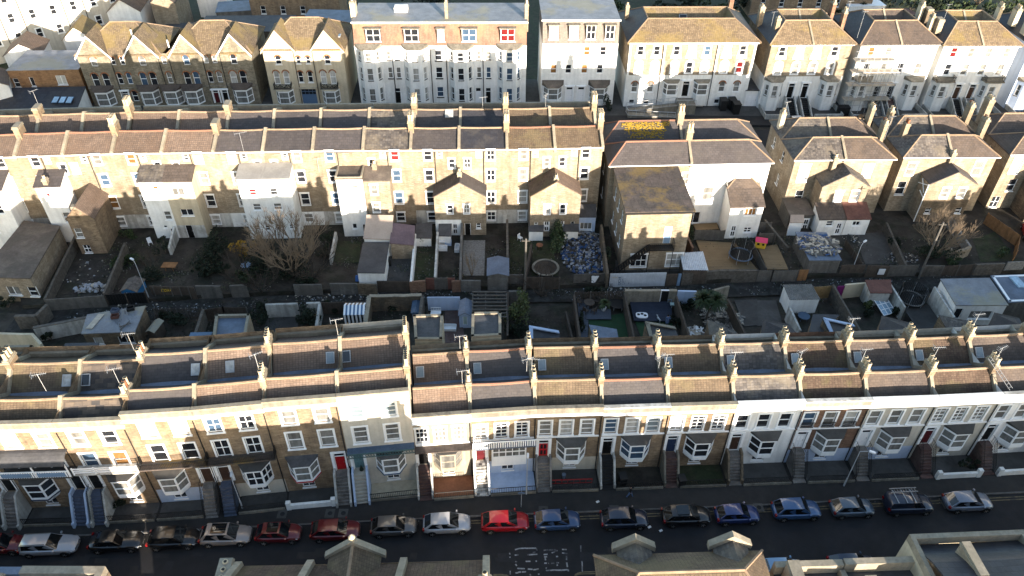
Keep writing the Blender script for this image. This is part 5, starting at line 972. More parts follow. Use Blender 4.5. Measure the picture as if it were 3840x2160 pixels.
# ---------------- houses on the near side of the street
g='houses at the bottom edge'
def roofh(name,label,p0,p1,D,z1,wall='brick',roof=None):
    r,w=house(name,label,p0,p1,g); shell(r,w,D,-.2,z1,(),wall); return r,w
r,w=roofh('terraced_house','mossy ribbed roof with a pointed front gable at the bottom edge',(-19.2,21.),(-1.3,21.7),8.1,9.3)
hg=lambda v:7.5+(8.4-v)*.55
roofpart(r,[(0,10.),(4.0,12.6),(8.25,9.2)],.1,w-.1,'pantiledark')
for u in(.05,5.2,11.9,w-.05): party(r,u,[(0,10.),(4.0,12.6),(8.3,9.3)],.42,.5,'coping')
m=8.35; b=MB(); 
for a in(m-1.9,m+1.9): b.ext([(a,8.6,9.5),(m,8.6,10.95),(m,8.6,11.1),(a,8.6,9.65)],(0,-4.,0))
o=b.build('gable_roof','pantilebrown',r); b=MB(); b.add([(m-1.8,8.5,7.7),(m+1.8,8.5,7.7),(m+1.8,8.5,9.5),(m,8.5,10.9),(m-1.8,8.5,9.5)],[(0,1,2,3,4)]); b.build('gable','brick',r); b=MB()
for s in(-1,1): b.ext([(m+s*2.2,8.5,9.3),(m,8.5,11.1),(m,8.5,11.55),(m+s*2.2,8.5,9.7)],(0,.45,0))
b.build('gable_coping','coping',r); b=MB(); b.cyl(m,8.72,11.4,11.8,.2,.2,8); b.cyl(m,8.72,11.8,12.1,.26,.05,8); b.build('finial','potcream',r); MB().tube((m,8.6,11.12),(m,4.6,11.12),.12).build('ridge_tiles','ridgepale',r)
chimney(r,-.7,7.4,5,10.2,.9,1.8,3,'brickpale',0,.1); chimney(r,w-.1,3.6,9,14.,.8,1.5,3,'brickpale',0)
r,w=roofh('hipped_house','hipped tiled roof with two small stone gables and lichen, at the bottom edge',(6.8,24.2),(18.8,24.7),6.1,8.9)
hip(r,0,w,0,6.1,8.9,11.,2.4,2.2,'pantilebrown',vr=3.7)
for m in(2.7,9.9):
    b=MB()
    for a in(m-1.3,m+1.3): b.ext([(a,6.6,9.0),(m,6.6,10.0),(m,6.6,10.12),(a,6.6,9.12)],(0,-2.2,0))
    b.build('gable_roof','slateold',r); b=MB(); b.add([(m-1.3,6.55,7.0),(m+1.3,6.55,7.0),(m+1.3,6.55,9.0),(m,6.55,10.),(m-1.3,6.55,9.0)],[(0,1,2,3,4)]); b.build('gable','brick',r); b=MB()
    for s in(-1,1): b.ext([(m+s*1.6,6.55,8.85),(m,6.55,10.1),(m,6.55,10.6),(m+s*1.6,6.55,9.4)],(0,.5,0))
    b.build('gable_coping','coping',r)
r,w=roofh('terraced_house','dark parapeted roof between the hipped roof and the tall rendered end wall',(19.9,24.),(30.6,24.5),6.4,7.7)
roofpart(r,[(0,9.0),(6.3,7.5)],.1,w-.1,'felt'); b=MB(); b.box(0,5.9,7.6,5.1,6.4,8.6); b.box(5.2,5.9,7.6,w,6.4,8.7); b.build('parapet','coping',r); party(r,5.0,[(0,9.0),(5.8,7.8)],.4,.4)
chimney(r,.9,4.6,6,9.9,.8,2.2,0,'brickpale'); chimney(r,6.2,3.7,6,9.6,.8,1.6,0,'stone')
r,w=roofh('terraced_house','house with a pale rendered end wall and stepped parapet at the bottom right',(30.4,23.5),(39.2,24.),8.6,9.,'cream')
b=MB(); b.box(0,8.2,8.9,w,8.6,9.7); b.box(0,0,8.9,.35,8.2,9.7); b.box(w-.35,0,8.9,w,8.2,9.7); b.build('parapet','coping',r); roofpart(r,[(.2,10.3),(3.,11.2),(6.,10.2),(8.2,8.9)],.35,w-.35,'slate'); chimney(r,3.1,5.8,8,10.9,.6,2.6,0,'brickpale'); ridge(r,6.,9.95,.4,w-.4)
r,w=roofh('terraced_house','off frame house continuing the bottom right row',(39.3,24.),(62.,25.),8.,9.)
roofpart(r,[(0,9.3),(4,11.2),(8.2,8.9)],0,w,'tilebrown')
r,w=roofh('terraced_house','flat blue roofed building with a wide pale parapet at the bottom left',(-62.,20.8),(-29.3,21.),8.3,8.2)
b=MB(); b.box(w-6,7.7,8.1,w,8.3,8.9); b.box(0,7.7,8.1,w-6,8.3,8.75,1); b.box(w-.5,0,8.1,w,7.7,8.9); b.box(w-7.6,0,8.1,w-7.2,7.7,8.7); b.build('parapet',['coping','leadblue'],r); roofpart(r,[(0,9.5),(3.5,10.6),(7.6,8.2)],.1,w-.4,'leadblue'); chimney(r,w-7.2,6.9,7,9.3,.7,1.2,2,'potcream',0,.5)
for lb,p0,p1,D,z in(('unseen house beyond the bottom edge, added to keep low sun off the road by the side road',(5.,3.),(29.,3.),5,6.5),('unseen sun blocking house beyond the bottom left corner, added left of the sun slit',(-48.,14.),(-23.5,14.),3,8.6),('unseen sun blocking house beyond the bottom edge, added right of the sun slit',(-21.1,14.),(-8.,14.),3,8.6)):  # added out of view to block low sun, leaving a slit for the lit strip
    r,w=roofh('terraced_house',lb,p0,p1,D,z); roofpart(r,[(0,z),(D/2,z+.9),(D,z)],0,w,'slate')
# ---------------- cars
def car(label,c,rz,col,L=4.2,Wd=1.75,H=1.47,kind='hatch',roofglass=False,roofcol=None,group='cars parked along the kerb'):
    root=thing('parked_car',label,'car' if kind!='van' else 'van',(c[0],c[1],-.12),rz,group); h=Wd/2; m='car_'+col
    van=kind=='van'; zs=.93 if not van else 1.05; hd=zs+.02
    st=[(-L/2,.68,.38,.70),(-L/2+.12,.86,.28,zs-.10),(-L/2+.6,.98,.22,zs),(-L*.12,1.,.2,zs-.02),(L*.17,1.,.2,zs-.03),(L*.34,.96,.22,zs-.10),(L/2-.3,.88,.25,zs-.22),(L/2-.1,.74,.28,zs-.33),(L/2,.55,.34,zs-.44)]
    b=MB(); rows=[]
    for x,k,zb,zt in st:
        w=h*k; rows.append([(x,-w*.86,zb),(x,-w,zb+.16),(x,-w*1.0,(zb+zt)/2+.06),(x,-w*.95,zt-.05),(x,-w*.80,zt+.02),(x,0,zt+.07),(x,w*.80,zt+.02),(x,w*.95,zt-.05),(x,w*1.0,(zb+zt)/2+.06),(x,w,zb+.16),(x,w*.86,zb)])
    n=len(rows[0]); vs=[p for r in rows for p in r]; fs=[(i*n+j,i*n+(j+1)%n,(i+1)*n+(j+1)%n,(i+1)*n+j)[::-1] for i in range(len(rows)-1) for j in range(n)]; fs+=[tuple(range(n)),tuple(range((len(rows)-1)*n,len(rows)*n))[::-1]]
    b.add(vs,fs)
    if kind=='hatch': ws,rf,rr,rb=L*.25,L*.06,-L*.32,-L*.465
    elif kind=='estate': ws,rf,rr,rb=L*.20,L*.03,-L*.43,-L*.475
    elif kind=='suv': ws,rf,rr,rb=L*.24,L*.08,-L*.34,-L*.46
    elif kind=='van': ws,rf,rr,rb=L*.27,L*.12,-L*.47,-L*.49
    else: ws,rf,rr,rb=L*.17,L*.02,-L*.25,-L*.38
    y0,y1=h*.90,h*.69 if not van else h*.80; zt=H
    base=[(ws,-y0*.92,hd-.07),(ws,y0*.92,hd-.07),(rb,y0*.9,hd-.02),(rb,-y0*.9,hd-.02)]; topv=[(rf,-y1,zt-.04),(rf,y1,zt-.04),(rr,y1*.95,zt-.05),(rr,-y1*.95,zt-.05)]; xm=(rf+rr)/2; rc=[(xm,-y1*.99,zt-.035),(xm,y1*.99,zt-.035),(xm,0,zt+.05),(rf-.05,0,zt),(rr+.05,0,zt-.01)]
    b.add(base+topv+rc,[(0,1,5,4),(2,3,7,6),(1,2,6,9,5),(3,0,4,8,7),(4,11,10,8),(4,5,11),(5,9,10,11),(8,10,12,7),(10,9,6,12),(6,7,12)],0)
    body=b.build('body',m,root,smooth=True)
    try: body.data.set_sharp_from_angle(angle=R(48))
    except Exception: pass
    def pane(nm,q,ins=.07,out=.025,par=root):
        q=[Vector(p) for p in q]; c_=sum(q,Vector())/4; nrm=(q[1]-q[0]).cross(q[3]-q[0]).normalized(); 
        if nrm.dot(c_-Vector((0,0,.6)))<0: nrm=-nrm
        q2=[p.lerp(c_,ins)+nrm*out for p in q]; MB().add(q2,[(0,1,2,3)]).build(nm,'carglass',par)
    pane('windscreen',[base[0],base[1],topv[1],topv[0]],.05); 
    if not van: pane('rear_window',[base[2],base[3],topv[3],topv[2]],.10)
    for s in(0,1):
        A,B,T0,T1=(base[0],base[3],topv[0],topv[3]) if s==0 else (base[1],base[2],topv[1],topv[2]); A,B,T0,T1=map(Vector,(A,B,T0,T1))
        cuts=((.03,.47),(.51,.93)) if not van else ((.03,.3),)
        for a,c_ in cuts: pane('side_window',[A.lerp(B,a),A.lerp(B,c_),T0.lerp(T1,max(0,a*.9-.02)),T0.lerp(T1,min(1,c_*1.02))],.09,.03)
    if roofglass: MB().add([(rf-.12,-y1*.8,zt+.052),(rf-.12,y1*.8,zt+.052),(rr+.2*L*.5,y1*.8,zt+.062),(rr+.2*L*.5,-y1*.8,zt+.062)],[(0,1,2,3)]).build('sunroof','carglass',root)
    for x in(-L*.31,L*.315):
        for s in(-1,1):
            q=MB(); q.M=Matrix.Translation((x,s*(h-.10),.31))@Matrix.Rotation(math.pi/2,4,'X'); q.cyl(0,0,-.13,.13,.315,.315,18); w_=q.build('wheel','tyre',root); q=MB(); q.M=Matrix.Translation((x,s*(h+.035),.31))@Matrix.Rotation(math.pi/2,4,'X')
            q.cyl(0,0,-.01,.01,.07,.07,8)
            for a in range(5): t=a*1.2566; q.add([(.05*math.cos(t-.6),.05*math.sin(t-.6),0),(.215*math.cos(t-.22),.215*math.sin(t-.22),0),(.215*math.cos(t+.22),.215*math.sin(t+.22),0),(.05*math.cos(t+.6),.05*math.sin(t+.6),0)],[(0,1,2,3)])
            q.build('rim','rim',w_)
            q=MB(); q.M=Matrix.Translation((x,s*(h*.93),.33))@Matrix.Rotation(math.pi/2,4,'X'); q.cyl(0,0,-.065,.065,.375,.375,18); q.build('wheel_arch','trim',w_)
    for s in(-1,1):
        q=MB(); q.add([(L/2-.42,s*h*.88,zs-.23),(L/2-.12,s*h*.68,zs-.37),(L/2-.03,s*h*.60,zs-.50),(L/2-.28,s*h*.86,zs-.40)],[(0,1,2,3)]); q.M=None
        q.v=[(x+.02,y*1.02,z+.035) for x,y,z in q.v]; q.build('headlight','lamp',root)
        MB().box(-L/2-.0,s*h*.72-.12,zs-.28,-L/2+.16,s*h*.72+.12,zs-.04).build('tail_light','tail',root)
        MB().box(ws-.25,s*(h+.06)-.09,zs-.0,ws-.12,s*(h+.06)+.09,zs+.13).build('mirror',m if col!='blackcar' else 'trim',root)
    MB().box(L/2-.08,-.26,.36,L/2+.0,.26,.48).build('number_plate','plastic',root)
    MB().box(L/2-.10,-h*.55,.5,L/2-.01,h*.55,.6).build('grille','trim',root)
    return root
CL=[(-3,1364,'redcar','hatch','bright red car cut by the left edge',4.0),(122,1366,'silver','estate','silver estate car with roof rails near the left edge',4.75),(291,1356,'blackcar','saloon','black car left of the sunlit strip across the road',4.5),(435,1349,'blackcar','suv','black car right of the sunlit strip across the road',4.3),(567,1341,'beige','suv','bronze silver car with a large glass roof',4.4),(700,1336,'redcar','hatch','dark red hatchback with a small sunroof',3.9),(843,1329,'redcar','hatch','dark red hatchback with a plain roof',4.3),(990,1319,'grey','hatch','grey brown hatchback left of the light silver hatchback',4.05),(1124,1312,'silver','hatch','light silver hatchback left of the bright red car',4.25),(1271,1307,'bright','hatch','bright red hatchback beside the round blue sign',4.3),(1402,1304,'blue','hatch','metallic blue hatchback with silver door sills right of the red car',4.15),(1571,1300,'navy','suv','dark navy car with the white litter by its front wheel',4.3),(1727,1292,'blackcar','hatch','black car with a bright curved chrome window line',4.4),(1856,1289,'midblue','hatch','deep blue hatchback behind the chrome lined black car',4.0),(2005,1277,'skycar','suv','bright blue tall car with a black side',4.4),(2146,1272,'greyblue','hatch','small grey blue hatchback left of the dark van',3.95),(2287,1264,'navy','van','dark van carrying a ladder on its roof rack',4.4),(2438,1257,'silverblue','hatch','pale silver blue hatchback right of the dark van',4.35)]
for px,py,col,kd,lb,L in CL:
    c=P(px*1.4907,py*1.4907,.75); c2=P((px+40)*1.4907,(py-1.8)*1.4907,.75)
    hgt={'hatch':1.46,'suv':1.6,'estate':1.5,'van':1.82,'saloon':1.42}[kd]
    o=car(lb,c,math.atan2(.058,1)+random.Random(px).uniform(-.012,.012),col,L,1.78 if L>4.1 else 1.68,hgt,kd,roofglass=(px in(567,1727,700)))
    if kd=='van':
        b=MB()
        for x in(-1.6,-.8,0.): b.box(x-.03,-.7,1.86,x+.03,.7,1.92)
        b.build('roof_rack','galv',o)
        ld=thing('ladder','aluminium ladder lying on the roof rack of the dark van','ladder',o.location+Vector((-.7,.52,2.02)),o.rotation_euler.z); b=MB()
        for y in(-.2,.2): b.box(-1.25,y-.03,-.03,1.25,y+.03,.04)
        for i in range(9): b.tube((-1.1+.27*i,-.2,0),(-1.1+.27*i,.2,0),.02)
        b.build('rails','steel',ld)
    if kd=='estate':
        for s in(-.55,.55): MB().tube((-1.9,s,1.5),(.1,s,1.52),.03).build('roof_rail','steel',o)
car('pale blue car roof seen above the parapet at the bottom edge',P(2940,2122,1.),.03,'ltblue',4.1,1.7,1.5,'hatch',group='cars on the near kerb')
car('dark blue car roof seen above the parapet right of the pale blue one',P(3205,2106,1.),.03,'navy',4.2,1.7,1.5,'hatch',group='cars on the near kerb')
c=Z('d0',1075,1165,.8); car('black car on the far street between two villas',(c[0],c[1]),.1,'blackcar',4.2,1.75,1.45,group='cars on the far street').location.z=.44
c=Z('d0',400,1145,1.3); car('white car on the far street behind the pale tiled villa roof',(c[0],c[1]-.6),.1,'whitecar',4.2,1.75,1.45,group='cars on the far street').location.z=.44
c=Z('d1',1840,205+350,1.3); 
c=Z('d2',2560,190,.8); car('red car parked beside the orange fence at the right edge',(c[0]+1.0,c[1]),1.2,'bright',4.2,1.75,1.45,group='cars in the yard').location.z=.44
# ---------------- gardens: helpers
def quadb(name,label,cat,c,wall,roof,z0=0.,group=None,par=0,parm='coping',over=.1,wl=(),dl=(),rth=.12,corr=False,roofname='roof',ext_=()):
    """building on four pixel corners (front left, front right, back right, back left), each with its roof height"""
    w4=[Z(q[0],q[1],q[2],q[3]) for q in c]; o0=w4[0]; a=math.atan2(w4[1].y-o0.y,w4[1].x-o0.x)
    o=thing(name,label,cat,(o0.x,o0.y,0),a,group); I=Matrix.Rotation(-a,3,'Z'); L=[I@Vector((p.x-o0.x,p.y-o0.y,p.z)) for p in w4]
    b=MB(); W_=L[1].x; hm=min(L[0].z,L[1].z)
    b.wall((0,0,0),(1,0,0),W_,z0-.3,hm,[hole(*q[:4]) for q in list(wl)+list(dl)],(0,-1,0))
    if abs(L[0].z-L[1].z)>.02: b.add([(0,0,hm),(W_,0,hm),(L[1].x,0,L[1].z),(0,0,L[0].z)],[(0,1,2,3)])
    for i,j in((1,2),(2,3),(3,0)): b.add([(L[i].x,L[i].y,z0-.3),(L[j].x,L[j].y,z0-.3),tuple(L[j]),tuple(L[i])],[(0,1,2,3)])
    b.build('wall',wall,o); cc=sum(L,Vector())/4; E_=[Vector((p.x+(over if p.x>cc.x else -over),p.y+(over if p.y>cc.y else -over),p.z+.01)) for p in L]
    r=MB()
    if corr:
        n=int((E_[1]-E_[0]).length/.22); 
        for i in range(n):
            f=lambda t,up:(E_[0].lerp(E_[1],t)+Vector((0,0,up)),E_[3].lerp(E_[2],t)+Vector((0,0,up)))
            A,D1=f(i/n,0);B,C1=f((i+.5)/n,.07);E1,F1=f((i+1)/n,0); r.add([A,B,C1,D1,E1,F1],[(0,1,2,3),(1,4,5,2)])
    else: r.ext([tuple(p) for p in E_],(0,0,rth))
    r.build(roofname,roof,o)
    if par:
        q=MB()
        for i in range(4):
            p1,p2=L[i],L[(i+1)%4]; d=(p2-p1); d.z=0; d.normalize(); n=Vector((-d.y,d.x,0))*.28; q.ext([tuple(p1),tuple(p2),tuple(p2+n),tuple(p1+n)],(0,0,par))
        q.build('parapet',parm,o)
    wins(o,[tuple(q) for q in wl],'render')
    for q in dl: door(o,q[0],q[1],q[2],q[3],q[4],'',fan=False)
    return o
def gwall(label,pts,mat='flint',t=.25,z0=0.,cap=None,name='garden_wall',group='garden walls',ztop=1.7):
    """wall following the pixel track of its top edge"""
    W3=[Z(q[0],q[1],q[2],q[3] if len(q)>3 else ztop) for q in pts]; o=thing(name,label,'wall' if 'wall' in name else 'fence',(W3[0].x,W3[0].y,0),0,group); b=MB(); c=MB()
    for p,q in zip(W3[:-1],W3[1:]):
        p=p-Vector((W3[0].x,W3[0].y,0)); q=q-Vector((W3[0].x,W3[0].y,0)); d=(q-p); L_=d.length; d.z=0; d.normalize(); n=Vector((-d.y,d.x,0))*t/2
        k=max(1,int(L_/1.0)); rr=random.Random(int(abs(p.x*31+p.y*7))); zz=[rr.uniform(-.05,.05) for _ in range(k+1)]
        for i in range(k):
            a=p.lerp(q,i/k);e=p.lerp(q,(i+1)/k); a.z+=zz[i];e.z+=zz[i+1]
            v=[a-n,e-n,e+n,a+n]; b.add([(x.x,x.y,z0-.3) for x in v]+[tuple(x) for x in v],[(0,1,5,4),(1,2,6,5),(2,3,7,6),(3,0,4,7),(4,5,6,7)])
            if cap: m=n*1.35; v=[a-m,e-m,e+m,a+m]; c.ext([tuple(x+Vector((0,0,.005))) for x in v],(0,0,.08))
    b.build('wall_body' if 'wall' in name else 'panels',mat,o)
    if cap: c.build('coping',cap,o)
    return o
def fence(label,pts,mat='woodgrey',z0=0.,group='garden fences',ztop=1.75,post='woodgrey',sp=1.8,gap=0):
    W3=[Z(q[0],q[1],q[2],q[3] if len(q)>3 else ztop) for q in pts]; O=Vector((W3[0].x,W3[0].y,0)); o=thing('fence',label,'fence',O,0,group); b=MB(); ps=MB(); n_=0
    for p,q in zip(W3[:-1],W3[1:]):
        p=p-O;q=q-O; d=q-p; L_=d.length; u=d.normalized(); n=Vector((-u.y,u.x,0))*.02; k=max(1,int(L_/.16)); rr=random.Random(int(L_*100))
        for i in range(k):
            a=p+u*(L_*i/k); e=p+u*(L_*(i+1)/k-(.012+gap)); j=rr.uniform(-.02,.015); nn=n*(1 if i%2 else 1.8)
            v=[a-nn,e-nn,e+nn,a+nn]; b.add([(x.x,x.y,z0) for x in v]+[(x.x,x.y,x.z+j) for x in v],[(0,1,5,4),(1,2,6,5),(2,3,7,6),(3,0,4,7),(4,5,6,7)])
        m=max(1,int(L_/sp))
        for i in range(m+1):
            a=p+u*(L_*i/m); n_+=1; MB().box(-.06,-.07,z0,.06,.07,a.z+.06).build('post',post,o,(a.x,a.y,0))
    b.build('panels',mat,o); return o
def branch(b,p,d,L,r,dep,rr,spread=.5,up=.25,tips=None):
    q=p+d*L; b.tube(p,q,r,r*.7,n=5 if dep>2 else 3)
    if dep==0: 
        if tips is not None: tips.append(q)
        return
    for i in range(3 if dep>1 else 3):
        nd=(d+Vector((rr.uniform(-1,1),rr.uniform(-1,1),rr.uniform(-.5,.7)))*spread+Vector((0,0,up))).normalized(); branch(b,p.lerp(q,rr.uniform(.65,1.)),nd,L*rr.uniform(.62,.86),r*.62,dep-1,rr,spread,up,tips)
def bare_tree(label,base,stems,L,r,dep,seed,mat='twig',bark='bark',spread=.5,up=.22,lean=.6,name='bare_tree',h0=1.):
    rr=random.Random(seed); o=thing(name,label,'tree',base,0); t=MB(); c=MB()
    for s in range(stems):
        a=6.283*s/stems+rr.uniform(-.4,.4); d=Vector((math.cos(a)*lean,math.sin(a)*lean,1)).normalized(); p=Vector((0,0,-.2)); q=p+d*h0; t.tube(p,q,r*1.5,r,n=6); branch(c,q,d,L,r,dep,rr,spread,up)
    t.build('trunk',bark,o); c.build('branches',mat,o); return o
def bush(label,c,rx,ry,rz,n,mat='leaf',seed=1,name='bush',s=.16,cat='bush',stem=True,mats=None):
    rr=random.Random(seed); o=thing(name,label,cat,c,0); b=MB(); cl=[(Vector((rr.gauss(0,.55)*rx*.7,rr.gauss(0,.55)*ry*.7,abs(rr.gauss(0,.5))*rz+rz*.35)),rr.uniform(.25,.5)) for _ in range(max(4,n//70))]
    for i in range(n):
        m,k=rr.choice(cl); v=Vector((rr.gauss(0,1),rr.gauss(0,1),rr.gauss(0,1))).normalized()*rr.uniform(.6,1.05); p=m+Vector((v.x*rx*k,v.y*ry*k,v.z*rz*k)); p.z=max(.05,min(p.z,rz*1.5)); u=Vector((rr.gauss(0,1),rr.gauss(0,1),rr.gauss(0,1)+.4)).normalized(); e=u.orthogonal().normalized(); f=u.cross(e); ss=s*rr.uniform(.6,1.3)
        b.add([p-e*ss,p-f*ss*.6,p+e*ss,p+f*ss*.6],[(0,1,2,3)],rr.randrange(len(mats)) if mats else 0)
    b.build('foliage',mats or mat,o)
    if stem:
        t=MB()
        for m,k in cl[:8]: t.tube((0,0,-.1),m,.05,.02,n=4)
        t.build('stem','bark',o)
    return o
def debris(label,c,rx,ry,h,n,mats,seed,name='rubble_heap',cat='rubble',bags=False,s=.3,base='earth'):
    rr=random.Random(seed); o=MB(); k=14
    b=MB(); b.add([(rx*math.cos(6.283*i/k),ry*math.sin(6.283*i/k),0) for i in range(k)]+[(rx*.5*math.cos(6.283*i/k),ry*.5*math.sin(6.283*i/k),h*.6) for i in range(k)]+[(0,0,h*.7)],[(i,(i+1)%k,k+(i+1)%k,k+i) for i in range(k)]+[(k+i,k+(i+1)%k,2*k) for i in range(k)],0)
    for i in range(n):
        a=rr.uniform(0,6.283); q=math.sqrt(rr.random()); x,y=rx*q*math.cos(a),ry*q*math.sin(a); z=h*.7*(1-q)+.08; mi=1+rr.randrange(len(mats))
        b.M=Matrix.Translation((x,y,z))@Matrix.Rotation(rr.uniform(0,6.28),4,'Z')@Matrix.Rotation(rr.uniform(-.6,.6),4,'X')
        if bags:
            e=s*rr.uniform(.5,1.); b.add([(-e,0,0),(0,-e*.8,0),(e,0,0),(0,e*.8,0),(-e*.5,-e*.4,e*.7),(e*.5,-e*.3,e*.8),(e*.1,e*.5,e*.7)],[(0,1,4),(1,5,4),(1,2,5),(2,6,5),(2,3,6),(3,0,6),(0,4,6),(4,5,6)],mi)
        else: w_,l_=rr.uniform(.03,.14)*1.3,rr.uniform(.3,1.)*s*3.6; b.box(-l_/2,-w_,0,l_/2,w_,rr.uniform(.03,.1),mi)
    b.M=None; ob=b.build(name,[base]+mats,None,c); tag(ob,label,cat,None,'stuff'); return ob
NG=MZ
# alley side walls of the north gardens
gwall('grey board fence at the left end of the alley, beside the yellow brick flat roof',[('a2',430,835),('a2',1000,793)],'woodgrey',.12,name='board_fence',group='alley fences')
fence('dark barred double gate left of the alley lamp post',[('a2',1010,785),('a2',1400,762)],'iron',ztop=1.7,post='wood')
o=gwall('dark panelled fence with yellow graffiti right of the alley lamp post',[('a2',1445,702),('a2',1870,712)],'wood',.1,name='board_fence',group='alley fences')
b=MB()
for k in range(5): p=Z('a2',1475+k*85,708,1.8)-o.location; b.box(p.x-.05,p.y-.12,0,p.x+.05,p.y-.06,1.85)
b.build('frame_post','woodgrey',o)
def graff(o,t,strokes,mat,z1,off=-.1,r=.028,name='graffiti'):
    pl=o if callable(o) else (lambda X:o)
    b=MB()
    for s in strokes:
        w=[]
        for x,y in s:
            lo,hi=-.2,2.2
            for _ in range(24):
                m=(lo+hi)/2; 
                c_=Z(t,x,y,m)
                if c_.y>pl(c_.x)+off: lo=m
                else: hi=m
            w.append(Z(t,x,y,lo))
        for p,q in zip(w[:-1],w[1:]): b.tube(p,q,r,n=4)
    return b
def wallgraff(th,t,strokes,mat,yplane,r=.028):
    b=graff(yplane,t,strokes,mat,0,0,r); L=th.location; b.v=[(x-L.x,y-L.y,z-L.z) for x,y,z in b.v]; b.build('graffiti',mat,th)
py=Z('a2',1620,708,1.7).y-.12
wallgraff(o,'a2',[[(1558,728),(1562,755)],[(1558,728),(1580,734),(1562,742),(1582,752),(1562,756)],[(1590,735),(1606,735),(1606,754),(1590,754),(1590,735)],[(1618,756),(1622,733),(1634,756)],[(1640,734),(1655,734),(1642,745),(1658,755)]],'yellow',py,.035)
gwall('stained white block wall right of the yellow graffiti fence',[('a2',1885,702),('a2',2125,700)],'blockwall',.22)
gwall('broken grey wall under the big bare tree',[('a2',2215,700),('a2',2380,690)],'blockwall',.22)
gwall('low stained wall left of the black gateway in the alley',[('b2',385,692),('b2',655,684)],'blockwall',.22)
gwall('low stained wall right of the black gateway in the alley',[('b2',738,680),('b2',1000,676)],'blockwall',.22)
gwall('dark brick garden wall below the blue tarpaulin',[('b2',1005,684),('b2',1190,684)],'brickdark',.22)
gwall('dark board gates behind the concrete yard',[('b2',1192,656),('b2',1500,656)],'wood',.1,name='board_fence',group='alley fences')
gwall('brick wall with white painted marks left of the red and grey doors',[('b2',1504,662),('b2',1662,650)],'brickred',.22)
o=thing('double_gate','red gates either side of a grey pair of doors in the alley','gate',Z('b2',1664,625,1.75)-Vector((0,0,1.75)),.02)
for k,(x0,x1,m) in enumerate(((0,.95,'tilered'),(1.0,2.35,'woodgrey'),(2.4,3.2,'tilered'))): MB().box(x0*1.1,-.06,0,x1*1.1,.06,1.75).build('gate_panel',m,o)
for x in(.97,1.7,2.37): MB().box(x*1.1-.05,-.1,0,x*1.1+.05,.1,1.85).build('post','woodgrey',o)
gwall('plain brick alley wall right of the red gates',[('b2',1915,655),('b2',2000,652)],'brickred',.22)
gwall('grey block alley wall left of the pale blue shed',[('b2',2005,650),('b2',2195,648)],'blockwall',.2)
gwall('grey block wall under the pale blue shed',[('b2',2262,632),('b2',2450,632)],'blockwall',.2)
gwall('short alley wall left of the worn plank fence',[('c2',25,596),('c2',160,594)],'blockwall',.2)
fence('worn plank fence below the round black trampoline',[('c2',172,616),('c2',512,622)],'wood')
o=gwall('grey board with a white painted leaf shape, left of the corrugated hoarding',[('c2',650,592),('c2',950,576)],'woodgrey',.1,name='board_fence',group='alley fences')
py=Z('c2',800,585,1.7).y-.12
lf=[(812,640),(838,655),(850,676),(862,675),(862,668),(878,655),(892,640),(905,602),(860,600),(858,604),(845,600),(826,600),(812,612),(818,625),(812,640)]
_C,_D=Z('c2',650,592,1.7),Z('c2',950,576,1.7); py=lambda X:_C.y+(_D.y-_C.y)*(X-_C.x)/(_D.x-_C.x)-.14
wallgraff(o,'c2',[lf],'black',lambda X:py(X)-.04,.035); wallgraff(o,'c2',[[(820,608+i*6),(892-i*4,606+i*6)] for i in range(11)],'dwhite',py,.075); wallgraff(o,'c2',[[(668,650),(690,655)],[(735,652),(750,662),(770,650),(778,662)]],'black',py,.03)
MB().box(-.2,-.25,-.1,.2,.25,1.9); gwall('short brick pier between the leaf board and the corrugated hoarding',[('c2',955,590),('c2',985,588)],'brickdark',.3)
o=quadb('hoarding','white corrugated hoarding sprayed with blue graffiti letters','hoarding',[('c2',1000,592,1.8),('c2',1545,580,1.8),('c2',1545,577,1.8),('c2',1000,589,1.8)],'corr','corr',over=.0)
b=MB(); _A,_B=Z('c2',1000,592,1.8),Z('c2',1545,580,1.8); yl=lambda X:_A.y+(_B.y-_A.y)*(X-_A.x)/(_B.x-_A.x)-.10
n=40; Lw=(Z('c2',1545,580,1.8)-Z('c2',1000,592,1.8)).length
for i in range(n): x=Lw*(i+.5)/n; b.box(x-.04,-.05,0,x+.04,0,1.8)
b.build('ribs','corr',o)
ln=lambda pts:[(950/1.0*0+1900*0+x,y) for x,y in pts]
gx=lambda x:(2140+x/5.152-1900)*2.576; gy=lambda y:(1000+y/5.152-800)*2.576
def gs(*P_): return [(gx(x),gy(y)) for x,y in P_]
wallgraff(o,'c2',[gs((930,205),(935,235),(945,205),(950,235)),gs((960,205),(975,232)),gs((975,205),(960,232)),gs((925,355),(930,255),(965,250),(970,300),(935,305),(970,345),(925,355)),gs((1000,250),(1065,245),(1040,350),(995,355),(1000,250)),gs((1030,270),(1015,330)),gs((1120,355),(1125,250),(1160,240),(1170,300),(1130,305),(1165,345),(1120,355)),gs((1180,240),(1225,240),(1225,350),(1180,350),(1180,240)),gs((1200,270),(1205,320))],'slatepaint',yl,.035)
wallgraff(o,'c2',[gs((1250,330),(1255,260),(1290,290),(1325,255),(1335,330),(1280,340),(1250,330)),gs((1350,260),(1375,300),(1350,345)),gs((1420,330),(1415,260),(1470,250),(1490,300),(1470,345),(1420,330)),gs((1450,270),(1445,315)),gs((1520,255),(1540,320),(1590,335)),gs((1550,250),(1580,300),(1620,330)),gs((1590,250),(1610,290),(1650,310)),gs((1640,250),(1660,290))],'skyblue',yl,.035)
wallgraff(o,'c2',[gs((810,215),(820,205),(830,215)),gs((850,205),(850,218),(865,218)),gs((880,205),(880,218),(905,206))],'yellow',yl,.02)
gwall('dark doors with a scribble right of the corrugated hoarding',[('c2',1548,588),('c2',1655,586)],'wood',.1,name='board_fence',group='alley fences'); gwall('narrow pale blue alley door',[('c2',1660,586),('c2',1690,585)],'skyblue',.1,name='board_fence',group='alley fences')
